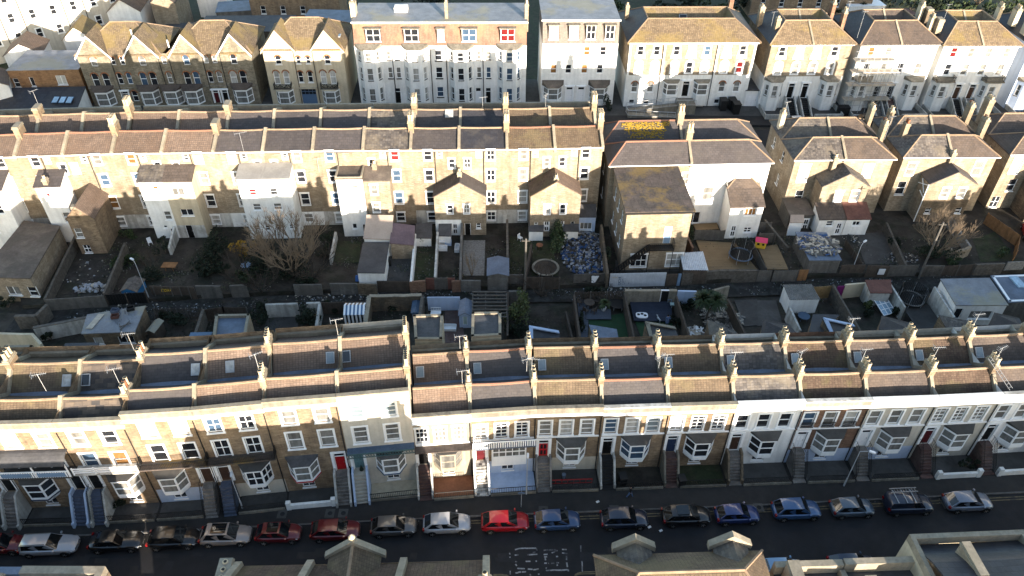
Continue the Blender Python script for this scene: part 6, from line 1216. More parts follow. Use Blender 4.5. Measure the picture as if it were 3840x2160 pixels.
gwall('rough stone wall with a patch of blockwork below the decking',[('c2',1700,578),('c2',2110,545),('c2',2425,552)],'flint',.3,z0=0)
fence('panel fence with pale concrete posts below the narrow deck',[('c2',2432,552),('c2',2576,554),('d2',400,552)],'woodgrey',post='concrete')
gwall('small rusty orange panel in the alley fence',[('d2',412,548),('d2',498,546)],'woodorange',.08,name='board_fence',group='alley fences')
gwall('old plank fence right of the rubble covered garage',[('d2',815,500),('d2',1050,496)],'wood',.1,name='board_fence',group='alley fences')
o=gwall('dark alley fence carrying a white notice',[('d2',1072,502),('d2',1285,510)],'wood',.1,name='board_fence',group='alley fences'); p=Z('d2',1205,545,1.2)-o.location; MB().box(p.x-.4,p.y-.1,.5,p.x+.4,p.y-.02,1.35).build('notice','plastic',o)
fence('leaning old plank fence left of the telegraph pole',[('d2',1290,505),('d2',1560,500)],'woodgrey')
gwall('ivy stained wall right of the telegraph pole',[('d2',1620,506),('d2',1800,508)],'flint',.25)
fence('dark vertical board fence behind the large garages',[('d2',1805,508),('d2',2110,492)],'wood'); gwall('long dark stone wall at the right end of the alley',[('d2',2115,495),('d2',2395,480)],'flint',.25); gwall('pale board patched fence at the right edge of the alley',[('d2',2420,472),('d2',2600,462)],'rubble',.1,name='board_fence',group='alley fences')
# dividers, north gardens
for lb,pts,mat in (('crumbling flint wall beside the yellow brick flat roofed extension',[('a2',745,175,2.),('a2',430,825,1.8)],'flint'),('rough wall between the paved garden and the blue playhouse',[('a2',1205,285,1.9),('a2',1000,770,1.8)],'flint'),
 ('white scalloped wall by the pale lean-to',[('a2',1680,130,2.4),('a2',1630,330,1.6)],'renderdirty'),('broken white wall beside the grassy patch',[('b2',795,180,1.6),('b2',742,440,1.4)],'renderdirty'),('long white topped wall right of the concrete yard',[('b2',1562,200,2.1),('b2',1522,655,1.8)],'render'),
 ('thin wall between the dark lawn and the bath tub garden',[('b2',1780,180,2.),('b2',1755,615,1.7)],'renderdirty'),('tall garden wall left of the sandy path garden',[('b2',2015,60,2.4),('b2',1998,640,1.8)],'blockwall'),('garden wall beside the pale blue shed',[('b2',2452,60,2.4),('b2',2458,600,1.8)],'flint'),
 ('garden wall left of the trampoline garden',[('c2',240,300,1.8),('c2',178,600,1.7)],'wood'),('tall brick wall between the rubbish heap and the dark alley',[('c2',915,110,3.),('c2',978,585,2.2)],'brickdark'),('brown wall left of the timber deck',[('c2',1700,120,2.6),('c2',1800,330,2.)],'brickred'),
 ('stone wall running down beside the white porch',[('d2',75,60,2.),('d2',300,330,1.2)],'flint'),('dark wall between the concrete yard and the twiggy tree garden',[('d2',1250,90,1.8),('d2',1440,500,1.7)],'flint'),('pale rubble wall under the twiggy tree',[('d2',1870,30,2.),('d2',2060,320,1.6)],'rubble')):
    gwall(lb,pts,mat,.28,z0=.3)
gwall('curved yellow brick wall at the foot of the twiggy tree',[('d2',1850,430-90,1.8),('d2',1920,455-90,1.8),('d2',2000,440-90,1.8),('d2',2060,410-90,1.8)],'brickpale',.4,z0=.3)
fence('long orange board fence at the right edge',[('d2',2235,0,2.1),('d2',2545,215,2.1),('d2',2515,360,2.)],'woodorange',z0=.4,post='woodorange'); fence('trellis topped fence between the small deck and the main deck',[('c2',1825,160,2.),('c2',2110,165,2.)],'woodgrey',z0=.4)
fence('fence between the two timber decks',[('c2',2385,290,1.9),('c2',2510,530,1.8)],'woodgrey',z0=.4,post='concrete'); fence('upper fence behind the pink roofed playhouse',[('c2',2450,190,1.9),('c2',2600,190,1.9),('d2',180,200,1.9)],'woodgrey',z0=.4); fence('short high fence right of the cream wing',[('c2',2430,85,2.),('c2',2560,88,2.)],'woodgrey',z0=.4)
fence('thin slatted fence in the middle of the concrete yard',[('d2',860,250,1.5),('d2',1020,480,1.5)],'wood',z0=.4,gap=.08)
# ground patches
def patch(name,pts,mat,z,cat=None):
    return struct(MB().ext([tuple(Z(q[0],q[1],q[2],z)) for q in pts],(0,0,-.12)).build(name,mat))
patch('deck',[('c2',1830,260),('c2',2210,285),('c2',2425,545),('c2',1940,560)],'decking',.62); patch('deck',[('c2',1800,100),('c2',2030,90),('c2',2050,150),('c2',1830,160)],'decking',.75); patch('deck',[('c2',2430,330),('d2',190,300),('d2',300,540),('c2',2520,540)],'decking',.62)
patch('lawn',[('b2',790,270),('b2',1040,270),('b2',1020,480),('b2',750,470)],'grass',.43); patch('lawn',[('b2',1575,340),('b2',1765,340),('b2',1745,650),('b2',1535,650)],'grass',.43); patch('yard',[('b2',1330,420),('b2',1535,430),('b2',1505,650),('b2',1270,650)],'concrete',.43)
patch('yard',[('b2',2030,260),('b2',2240,260),('b2',2230,600),('b2',2020,600)],'rubble',.43); patch('lawn',[('c2',30,220),('c2',240,240),('c2',200,600),('c2',30,600)],'grass',.43); patch('lawn',[('c2',250,260),('c2',430,260),('c2',500,600),('c2',240,600)],'grass',.43); patch('yard',[('c2',1050,450),('c2',1660,450),('c2',1680,560),('c2',1050,560)],'concrete',.43)
patch('yard',[('d2',940,200),('d2',1230,180),('d2',1400,490),('d2',1040,490)],'concrete',.43); patch('lawn',[('d2',2080,250),('d2',2300,180),('d2',2500,450),('d2',2160,470)],'grass',.43); patch('yard',[('a2',790,400),('a2',1120,400),('a2',960,760),('a2',560,790)],'earth',.43)
patch('deck',[('c2',1190,850),('c2',1590,850),('c2',1600,1040),('c2',1230,1035)],'decknavy',.35); patch('lawn',[('c2',1240,1045),('c2',1600,1050),('c2',1630,1200),('c2',1300,1200)],'turf',.0); patch('lawn',[('c2',785,1025),('c2',1140,960),('c2',1190,1215),('c2',840,1215)],'turf',.0); patch('deck',[('c2',770,925),('c2',1005,925),('c2',1010,1020),('c2',770,1020)],'deckgrey',.25); patch('deck',[('c2',680,830),('c2',800,830),('c2',780,1220),('c2',715,1220)],'deckgrey',.1)
patch('yard',[('b2',130,960),('b2',430,960),('b2',430,1160),('b2',100,1160)],'concrete',.0); patch('yard',[('b2',1850,940),('b2',2000,940),('b2',2050,1250),('b2',1840,1250)],'stepred',.02); patch('yard',[('d2',0,840),('d2',180,840),('d2',240,1060),('d2',0,1090)],'concrete',.02); patch('yard',[('d2',1420,900),('d2',1740,880),('d2',1850,1130),('d2',1500,1140)],'concrete',.02)
patch('yard',[('c2',2200,840),('c2',2420,830),('c2',2425,1080),('c2',2290,1090)],'concrete',.05)
# north garden buildings
g='sheds and extensions in the north gardens'
quadb('flat_roofed_extension','yellow brick extension with a wide flat brown felt roof at the left edge','extension',[('a2',-200,618,3.4),('a2',292,632,3.4),('a2',575,135,3.4),('a2',240,80,3.4)],'brickpale','feltbrown',.0,g,wl=[(5.6,.7,1.1,1.4,(1,2)),(3.3,.8,1.6,1.3,(2,1))],rth=.14)
quadb('polycarbonate_lean_to','big lean-to with a translucent tan panel roof beside the narrow white wing','lean-to',[('b2',1070,245,3.),('b2',1330,255,3.),('b2',1345,30,4.6),('b2',1100,25,4.6)],'render','polyc',.3,g)
quadb('tiled_lean_to','purple brown lean-to roof against the polycarbonate one','lean-to',[('b2',1325,290,2.9),('b2',1545,310,2.5),('b2',1555,130,3.6),('b2',1350,100,4.)],'brickpale','polyp',.3,g)
quadb('long_shed','long white walled shed with a flat dark felt roof','shed',[('b2',1008,575,2.7),('b2',1262,578,2.7),('b2',1305,290,2.7),('b2',1070,290,2.7)],'render','felt',.3,g)
o=thing('tarpaulin','crumpled bright blue tarpaulin over a crate at the end of the long shed','tarpaulin',Z('b2',1095,640,.5)); b=MB(); rr=random.Random(4); n=9
for i in range(n):
    for j in range(4): pass
V=[(-1.3+2.6*i/n,-.55+1.1*j/4,.45*math.sin(3.14*j/4)+rr.uniform(0,.18)) for j in range(5) for i in range(n+1)]; b.add(V,[(j*(n+1)+i,j*(n+1)+i+1,(j+1)*(n+1)+i+1,(j+1)*(n+1)+i) for j in range(4) for i in range(n)]); b.build('sheet','tarp',o,(0,0,.1)); MB().box(-.9,-.35,0,.1,.3,.72).build('crate','timberpale',o); MB().box(.2,-.35,0,1.1,.35,.76).build('panel','plastic',o)
def gshed(label,fl,fr,br,bl,ridge_h,h,wall,roof,name='garden_shed',gr=g,doorm=None,across=False,stripes=None,z0=.3):
    c=[Z(*fl,h),Z(*fr,h),Z(*br,h),Z(*bl,h)]; ctr=sum(c,Vector())/4; u=(c[1]-c[0]); w=((c[1]-c[0]).length+(c[2]-c[3]).length)/2; d=((c[3]-c[0]).length+(c[2]-c[1]).length)/2; rz=math.atan2(u.y,u.x)
    if across: w,d=d,w; rz+=math.pi/2
    return boxth(name,label,'shed',ctr,w,d,h,wall,roof,rz,gable=ridge_h,group=gr,over=.12,dl=((0,z0+.1,w*.4,h-z0-.3,doorm),) if doorm else ())
gshed('small blue playhouse with a grey pitched roof by the dark gates',('a2',1190,750),('a2',1330,755),('a2',1380,640),('a2',1220,640),.45,1.5,'shedblue','slateold',name='playhouse',doorm='dnavy')
gshed('pale blue metal shed with a low pitched roof',('b2',2262,600),('b2',2462,600),('b2',2462,440),('b2',2268,440),.35,2.2,'blockwall','leadblue')
for k,(x0,x1) in enumerate(((1570,1715),(1790,1905))): quadb('porch','low white walled coal shed with dark roof, '+('beside the dark lawn' if k==0 else 'below the brick gabled wing'),'shed',[('b2',x0,240-20*k,1.7),('b2',x1,242-20*k,1.7),('b2',x1+5,105,2.2),('b2',x0+8,105,2.2)],'render','felt',.3,g)
for k,(x0,x1) in enumerate(((215,352),(555,690))): quadb('porch','small white coal shed with dark lean roof on the '+('left' if k==0 else 'right')+' of the ivy pillar','shed',[('c2',x0,175,1.9),('c2',x1,177,1.9),('c2',x1,90,2.3),('c2',x0+5,90,2.3)],'render','felt',.3,g)
quadb('blue_lean_to','dark roofed lean-to with pale blue wall and wide window at the end of the terrace','lean-to',[('c2',700,38,2.9),('c2',862,38,2.9),('c1',855,1080,3.8),('c1',710,1080,3.8)],'bluepaint','felt',.3,g,wl=[(1.0,.9,1.6,1.1,(3,1),'sill','gc')])
quadb('corrugated_shelter','shelter with a white corrugated roof beside the stone alley wall','shelter',[('c2',1712,545,2.2),('c2',1940,548,2.2),('c2',1890,375,2.4),('c2',1680,390,2.4)],'wood','corr',.3,g,corr=True)
quadb('porch','white porch with glazed double doors and glass roof by the pale tiled villa','porch',[('d2',318,90,2.5),('d2',440,90,2.5),('d2',445,25,2.9),('d2',330,25,2.9)],'dwhite','polyc',.3,g)
quadb('garage','flat roofed garage with blue felt half hidden under timber rubble','garage',[('d2',505,455,2.4),('d2',805,455,2.4),('d2',660,195,2.6),('d2',375,190,2.6)],'blockwall','leadblue',.0,g)
p=Z('d2',590,310,2.6); debris('broken timber and rubble lying on the blue garage roof',(p.x,p.y,2.66),2.7,2.3,.35,150,['timberpale','rubble','bagblue','woodgrey'],5,name='timber_rubble',base='woodgrey')
p=Z('c2',745,380,.5); debris('large heap of blue, white and grey rubbish bags filling a back garden',(p.x,p.y,.45),2.9,5.2,.7,620,['bagblue','bagblue','bagwhite','bagwhite','baggrey','baggrey'],9,name='rubbish_heap',cat='rubbish',bags=True,s=.3)
p=Z('c2',700,205,.6); debris('white rubbish and boards at the top of the bag heap',(p.x,p.y,.5),2.4,1.,.5,50,['bagwhite','timberpale','rubble'],19,name='rubbish_heap',cat='rubbish')
p=Z('a2',905,725,.5); debris('white sacks and planks dumped by the board fence',(p.x,p.y,.42),2.2,.9,.4,46,['bagwhite','bagwhite','timberpale','rubble'],11,name='rubbish_heap',cat='rubbish',bags=True,s=.4)
for lb,t,x,y,rx,ry,n in (('litter scattered over the earth garden by the flint wall','a2',850,560,3.2,3.,34),('pots and litter by the foot of the brown wing','a2',830,270,1.6,1.0,40),('junk along the yard wall by the twiggy tree','d2',1400,430,2.2,1.2,60),('scrap and chairs beside the concrete yard fence','d2',905,230,1.2,1.6,40),('rubble bank along the alley by the corrugated hoarding','c2',1120,735,3.4,.8,90),('litter along the left part of the alley','a2',1500,870,6.,.8,30),('litter along the alley by the striped shed','b2',800,790,6.,.6,60)):
    p=Z(t,x,y,.45); debris(lb,(p.x,p.y,(.02 if 'alley' in lb else .40)),rx,ry,.12,n,['bagwhite','rubble','baggrey','timberpale'],int(x),name='litter',cat='litter',bags=True,s=.16,base='alley')
# ---------------- south gardens (behind the near terrace)
g='sheds and wings in the south gardens'
gwall('long white rendered wall at the left end of the south gardens',[('a2',320,1110,1.9),('a2',830,1008,1.9)],'renderdirty',.3,cap='woodgrey'); gwall('cream wall with a dark tree stain at the lower left',[('a2',-60,1160,2.2),('a2',310,1165,2.2),('a2',395,1260,1.8)],'cream',.3)
gwall('rough brick wall around the terrace with washing at the left edge',[('a2',140,990,1.9),('a2',340,985,1.9),('a2',450,880,1.9)],'flint',.4)
fence('open timber frame fence behind the little dark sheds',[('a2',1480,918),('a2',1950,918)],'wood',gap=.1,post='woodgrey'); fence('tilted dark panel fence below the big bare tree',[('a2',1960,930),('a2',2150,905),('a2',2375,908)],'wood')
gwall('grey tall side wall between the dark plots, right of the open framed fence',[('a2',1960,930,1.9),('a2',1880,1170,2.)],'flint',.3)
gwall('white rendered wall behind the paved yard, left of the striped shed',[('b2',115,882,1.9),('b2',425,868,1.9)],'renderdirty',.3); gwall('small white wall with a black door beside the round bush',[('b2',512,868,1.9),('b2',640,862,1.9),('b2',600,1130,1.4)],'renderdirty',.3)
fence('dark slatted fence left of the striped shed',[('b2',645,862),('b2',1085,850)],'wood',post='woodgrey'); gwall('tall brown wall round the dark plot, right of the striped shed',[('b2',1080,1085,1.8),('b2',1120,800,2.2),('b2',1625,792,2.2)],'brickdark',.35,cap='coping')
gwall('side wall between the dark plot and the white panelled yard',[('b2',1632,790,2.2),('b2',1608,985,2.)],'flint',.35); o=gwall('white panelled fence with a grey shed at its end',[('b2',1680,812,2.),('b2',1995,806,2.)],'bluepaint',.12,name='board_fence',group='alley fences')
gwall('pale block wall behind the pergola plot',[('b2',2470,752,1.9),('b2',2576,752,1.9),('c2',172,752,1.9)],'blockwall',.25)
fence('trellis fence behind the grey deck',[('c2',655,762,1.8),('c2',1130,752,1.8)],'wood',gap=.06,post='woodgrey'); gwall('cream rendered wall with flat coping left of the black garden door',[('c2',1142,748,2.),('c2',1490,745,2.)],'stone',.3,cap='coping')
o=thing('garden_door','black door in a white frame in the cream garden wall','door',Z('c2',1495,748,2.)-Vector((0,0,2.)),0); MB().box(.05,0,0,1.05,.08,2.).build('door_leaf','black',o); q=MB(); q.box(-.03,-.05,0,.05,.12,2.1); q.box(1.05,-.05,0,1.13,.12,2.1); q.box(.05,-.05,2.,1.05,.12,2.1); q.build('frame','dwhite',o)
gwall('short cream wall right of the black garden door',[('c2',1570,748,2.),('c2',1645,748,2.)],'stone',.3,cap='coping'); gwall('blue white painted wall behind the palm tree',[('c2',1655,750,1.9),('c2',1835,752,1.9)],'bluepaint',.25); gwall('mossy wall right of the palm tree',[('c2',1990,745,1.8),('c2',2150,700,1.8)],'stone',.25)
for lb,pts,mat in (('white edged fence left of the dark plot with the evergreen',[('c2',12,760,1.9),('c2',8,1180,1.9)],'wood'),('timber wall between the two darkest plots',[('c2',572,950,1.2),('c2',640,1220,1.)],'wood'),('tall fence left of the grey deck garden',[('c2',652,790,2.),('c2',712,1215,2.)],'wood'),('tall fence between the grey deck and the navy deck',[('c2',1142,780,2.),('c2',1232,1205,2.)],'wood'),
 ('long grey wall right of the navy deck, left of the palm tree',[('c2',1640,800,2.),('c2',1765,1185,2.)],'wood'),('fence right of the timber heap',[('c2',2140,830,2.),('c2',2310,1170,2.)],'wood'),('white topped wall beside the ribbed roof shed',[('d2',310,900,2.),('d2',420,1130,1.9)],'renderdirty'),('tall side wall with lattice top right of the ribbed roof shed',[('d2',735,690,2.1),('d2',905,980,2.),('d2',1000,1140,2.)],'flint'),
 ('wall between the red roofed store and the netted trampoline',[('d2',1290,690,2.2),('d2',1430,905,2.)],'renderdirty'),('white spotted wall left of the big white garage',[('d2',1715,710,2.4),('d2',1905,1000,2.2)],'renderdirty'),('dark panel fence right of the glass cold frame',[('d2',1450,960,2.1),('d2',1560,1130,2.1)],'iron'),('pale wall behind the red roofed store',[('d2',850,690,1.9),('d2',1050,670,1.9)],'cream')):
    gwall(lb,pts,mat,.22)
fence('orange gate panels beside the ribbed roof shed',[('d2',545,712,1.9),('d2',740,700,1.9)],'woodyellow'); o=gwall('magenta painted board by the orange gates',[('d2',778,705,1.7),('d2',858,702,1.7)],'purple',.08,name='board_fence',group='alley fences')
quadb('brick_shed','dark brick outbuilding with a grey felt roof littered with planks','shed',[('a2',800,1165,2.5),('a2',1300,1145,2.5),('a2',1400,905,2.5),('a2',850,990,2.5)],'brickdark','lead',.0,g,wl=[(1.3,.8,1.0,1.1,(1,1)),(4.3,.8,1.7,1.1,(2,1))])
o=tag(MB().box(-.35,-1.2,0,.35,1.2,.05).build('board','timberpale',None,Z('a2',920,1045,2.68),-.15),'pinkish board lying on the grey felt outbuilding roof','board')
for k,(x,y) in enumerate(((1115,950),(1115,1005),(1265,930))):
    o=thing('crate','dark plastic crate on the felt roof, '+('upper','lower','right hand')[k]+' of three','crate',Z('a2',x,y,2.65),.2*k,'crates on the felt roof'); b=MB()
    for q in((-.4,-.3,0,.4,.3,.05),(-.4,-.3,.05,-.35,.3,.35),(.35,-.3,.05,.4,.3,.35),(-.35,-.3,.05,.35,-.25,.35),(-.35,.25,.05,.35,.3,.35)): b.box(*q)
    b.build('crate_box',('stepblue','tilered','black')[k],o)
b=MB(); 
for x0,y0,x1,y1 in((-.2,0,.9,.6),(.1,-.5,.6,.9),(-.4,.5,.3,-.6)): b.tube((x0,y0,.05),(x1,y1,.09),.05,n=4)
tag(b.build('planks','woodgrey',None,Z('a2',1170,1100,2.66)),'crossed pale sticks on the felt outbuilding roof','planks',None,'stuff')
gshed('little dark shed with a grey ridged roof in the dark plot',('a2',1440,1140),('a2',1510,1150),('a2',1545,1040),('a2',1480,1035),.25,1.7,'wood','lead',gr=g)
quadb('rear_wing','rear wing with a sunken blue roof and wide stone parapet beyond the left houses','wing',[('a2',2060,1235,6.2),('a2',2380,1225,6.2),('a2',2420,1000,6.2),('a2',2090,1005,6.2)],'brickpale','leadblue',.0,g,par=.45,over=-.1)
quadb('rear_wing','low pale blue roofed lean-to left of the sunken blue roof','wing',[('a2',1820,1250,4.2),('a2',2000,1245,4.2),('a2',2045,1160,4.6),('a2',1850,1165,4.6)],'brickpale','skyblue',.0,g)
quadb('rear_wing','dark parapeted wing roof at the lower left edge','wing',[('a2',10,1430,7.6),('a2',290,1385,7.6),('a2',335,1300,7.6),('a2',60,1305,7.6)],'brickpale','slate',.0,g,par=.4,over=-.1)
quadb('rear_wing','flat blue black wing roof with a chimney between the left houses','wing',[('a2',610,1345,6.8),('a2',930,1320,6.8),('a2',950,1262,6.8),('a2',640,1270,6.8)],'brickpale','slate',.0,g)
quadb('rear_wing','tall box wing with flat sunlit felt roof behind the mossy balcony house','wing',[('b2',1560,1235,8.5),('b2',1825,1235,8.5),('b2',1835,990,8.5),('b2',1545,1000,8.5)],'cream','felt',.0,g,par=.3,over=-.1)
quadb('rear_wing','tall box wing with flat blue grey roof behind the white balcony house','wing',[('b2',2105,1210,8.6),('b2',2395,1195,8.6),('b2',2395,968,8.6),('b2',2110,975,8.6)],'cream','felt',.0,g,par=.3,over=-.1)
W_=[('behind the red door house',('c2',225,1240,4.9),('c2',510,1240,4.2),('c2',500,1150,4.2),('c2',215,1100,5.4),'slate'),('blue slated, behind the black door house',('c2',850,1222,4.9),('c2',1075,1222,4.2),('c2',1060,1130,4.2),('c2',800,1085,5.4),'leadblue'),('with a wide pale parapet, behind the navy door house',('c2',1380,1215,4.9),('c2',1650,1195,4.2),('c2',1618,1110,4.2),('c2',1335,1060,5.4),'slate'),
 ('with old slates, beside the timber heap',('c2',1960,1190,4.9),('c2',2240,1185,4.2),('c2',2195,1140,4.2),('c2',1940,1035,5.6),'slateold'),('brown slated, left of the white topped wall',('d2',30,1180,4.9),('d2',380,1175,4.2),('d2',300,1080,4.2),('d2',62,1035,5.6),'slatebrown'),('blue felted with a white edge',('d2',700,1168,4.9),('d2',935,1165,4.2),('d2',918,1085,4.2),('d2',630,1022,5.6),'slate'),
 ('dark brown roofed, right of the glass cold frame garden',('d2',1170,1130,4.9),('d2',1490,1130,4.2),('d2',1460,1065,4.2),('d2',1205,998,5.6),'slatebrown'),('mottled, below the big white garage',('d2',1820,1110,4.9),('d2',2090,1100,4.2),('d2',2010,1045,4.2),('d2',1755,990,5.6),'slateold'),('brown, at the right end of the gardens',('d2',2230,1090,4.9),('d2',2560,1090,4.2),('d2',2520,1020,4.2),('d2',2290,968,5.6),'slatebrown'),('small flat dark one with a chimney block',('d2',500,1150,4.5),('d2',640,1150,4.5),('d2',790,990,4.5),('d2',540,985,4.5),'slate')]
for k,(lb,a,b_,c_,d_,m) in enumerate(W_):
    o=quadb('rear_wing','sloping roofed rear wing '+lb,'wing',[a,b_,c_,d_],'brickdark',m,.0,g,over=.05)
    if k in(0,2,5): q=Z(*d_)-o.location; r_=Z(*c_)-o.location; M_=Matrix.Rotation(-o.rotation_euler.z,3,'Z'); q=M_@q; r_=M_@r_; e=M_@(Z(*a)-o.location); bb=MB(); bb.ext([q+Vector((0,0,.14)),r_+Vector((0,0,.14)),r_+Vector((0,-.4,.14)),q+Vector((.1,-.4,.14))],(0,0,.15)); bb.ext([q+Vector((0,0,.13)),q+Vector((.35,-.3,.13)),e+Vector((.35,0,.13)),e+Vector((0,0,.13))],(0,0,.15)); bb.build('coping','bluepaint' if k!=2 else 'coping',o)
# striped shed, pergola, small sheds
c=[Z('b2',935,1080,1.3),Z('b2',1070,1080,1.3)]; o=thing('striped_shed','small shed with blue and white striped sides and roof','shed',Z('b2',1000,1040,0),.05,g); b=MB(); n=11; w=2.4
for i in range(n):
    x=-w/2+w*i/n; mi=i%2; b.box(x,-.95,0,x+w/n,-.9,1.9,2 if mi else 0); b.ext([(x,-1.05,1.85),(x,.1,2.35),(x,.1,2.4),(x,-1.05,1.9)],(w/n,0,0),mi); b.ext([(x,1.0,1.9),(x,.1,2.35),(x,.1,2.4),(x,1.0,1.95)],(w/n,0,0),0 if mi==0 else 3)
b.build('front_and_roof',['dwhite','dblue','black','ridgepale'],o)
b=MB(); 
for i in range(8): y=-.9+1.8*i/8; b.box(w/2-.05,y,0,w/2,y+.225,1.88,i%2); b.box(-w/2,y,0,-w/2+.05,y+.225,1.88,i%2)
b.build('side_boards',['dwhite','dblue'],o)
o=thing('pergola','bare timber pergola frame over a dark plot','pergola',Z('b2',2120,1010,0)); b=MB(); A=Z('b2',2115,1010,2.3)-o.location;B=Z('b2',2450,1010,2.3)-o.location;C=Z('b2',2445,768,2.3)-o.location;D=Z('b2',2120,768,2.3)-o.location
for i in range(8): p=A.lerp(D,i/7);q=B.lerp(C,i/7); MB().ext([p,q,q+Vector((0,.12,0)),p+Vector((0,.12,0))],(0,0,.16)).build('beam','woodgrey',o)
for p,q in((A,D),(B,C),(A.lerp(B,.38),D.lerp(C,.38))): MB().ext([p-Vector((.06,0,.12)),q-Vector((.06,0,.12)),q+Vector((.06,0,-.12)),p+Vector((.06,0,-.12))],(0,0,.1)).build('beam','woodgrey',o)
for p in(A,B,C,D): MB().box(p.x-.06,p.y-.06,-.1,p.x+.06,p.y+.06,p.z-.1).build('post','woodgrey',o)
gshed('tiny grey shed with green and white striped doors',('b2',1995,985),('b2',2100,985),('b2',2105,850),('b2',1990,850),.4,1.9,'bluepaint','leadblue',gr=g,doorm='mint')
gshed('narrow blue striped locker by the side wall',('b2',1540,960),('b2',1600,960),('b2',1610,845),('b2',1538,840),.1,1.5,'dblue','slatepaint',gr=g)
quadb('garden_shed','white garden shed with a ribbed grey roof and items hung on its wall','shed',[('d2',318,835,2.1),('d2',600,830,2.1),('d2',520,692,2.3),('d2',258,695,2.3)],'render','corrgrey',0,g,corr=True)
quadb('garden_store','open store with a dark red panelled roof','shed',[('d2',1095,770,2.2),('d2',1290,770,2.2),('d2',1282,652,2.4),('d2',1050,655,2.4)],'renderdirty','tilered',0,g)
quadb('garage','large white garage with a streaked pale felt roof and a wide window','garage',[('d2',1920,890,3.0),('d2',2412,890,3.0),('d2',2235,635,3.0),('d2',1775,645,3.0)],'render','lead',0,g,wl=[(.7,.9,.9,1.6,(1,1)),(3.4,.9,2.6,1.2,(2,1))],par=.12,parm='felt')
o=quadb('garage','blue grey flat roofed garage with a small rooflight at the right edge','garage',[('d2',2430,862,3.1),('d2',2700,850,3.1),('d2',2600,600,3.1),('d2',2260,612,3.1)],'blockwall','leadblue',0,g,par=.15,parm='paint'); MB().box(-.5,-1,0,.5,1,.2).build('skylight','skypane',o,(3.,3.3,3.2),.0)
# ---------------- trees and shrubs
bare_tree('big spreading bare tree with sunlit upper twigs above a dark thicket',Z('b2',400,600,0.4),9,2.6,.16,5,3,'twig',spread=.52,up=.16,lean=.75,h0=1.2)
bare_tree('dark leafless thicket right of the big bare tree',Z('b2',560,640,0.4),7,1.7,.08,4,5,'twigdark','twigdark',.6,.1,.9,h0=.5); bare_tree('dark bare tree over the alley wall, left of the black gateway',Z('b2',90,760,0),5,1.9,.10,5,7,'twigdark','twigdark',.55,.15,.8)
bare_tree('bare twiggy tree with orange lit top beside the telegraph pole',Z('d2',1700,420,.4),7,1.9,.12,5,11,'twig',spread=.55,up=.2,lean=.55); bare_tree('leafless shrub hanging over the alley beside the trampoline garden',Z('c2',330,790,0),6,1.2,.06,5,13,'twigdark','twigdark',.65,.08,1.)
bare_tree('upright bare sapling in the sandy path garden',Z('b2',2110,600,.4),6,1.2,.04,3,14,'twig','twig',.35,.5,.25,h0=.4); bare_tree('thin bare shrub by the chair and plant pot',Z('a2',1480,560,.4),8,1.0,.03,4,17,'twigdark','twigdark',.5,.25,.5,h0=.3); bare_tree('reddish bare bush behind the grey felt outbuilding',Z('a2',1270,1200,0),8,1.1,.03,4,18,'twigdark','twigdark',.45,.3,.5,h0=.3)
bare_tree('bare sapling beside the ochre roofed buildings',P(190,85,0),5,2.8,.08,4,19,'twig','bark',.35,.45,.3); bare_tree('pale bare tree among dark shrubs at the top right',P(3660,20,0),7,2.0,.12,4,20,'twig','bark',.5,.15,.6)
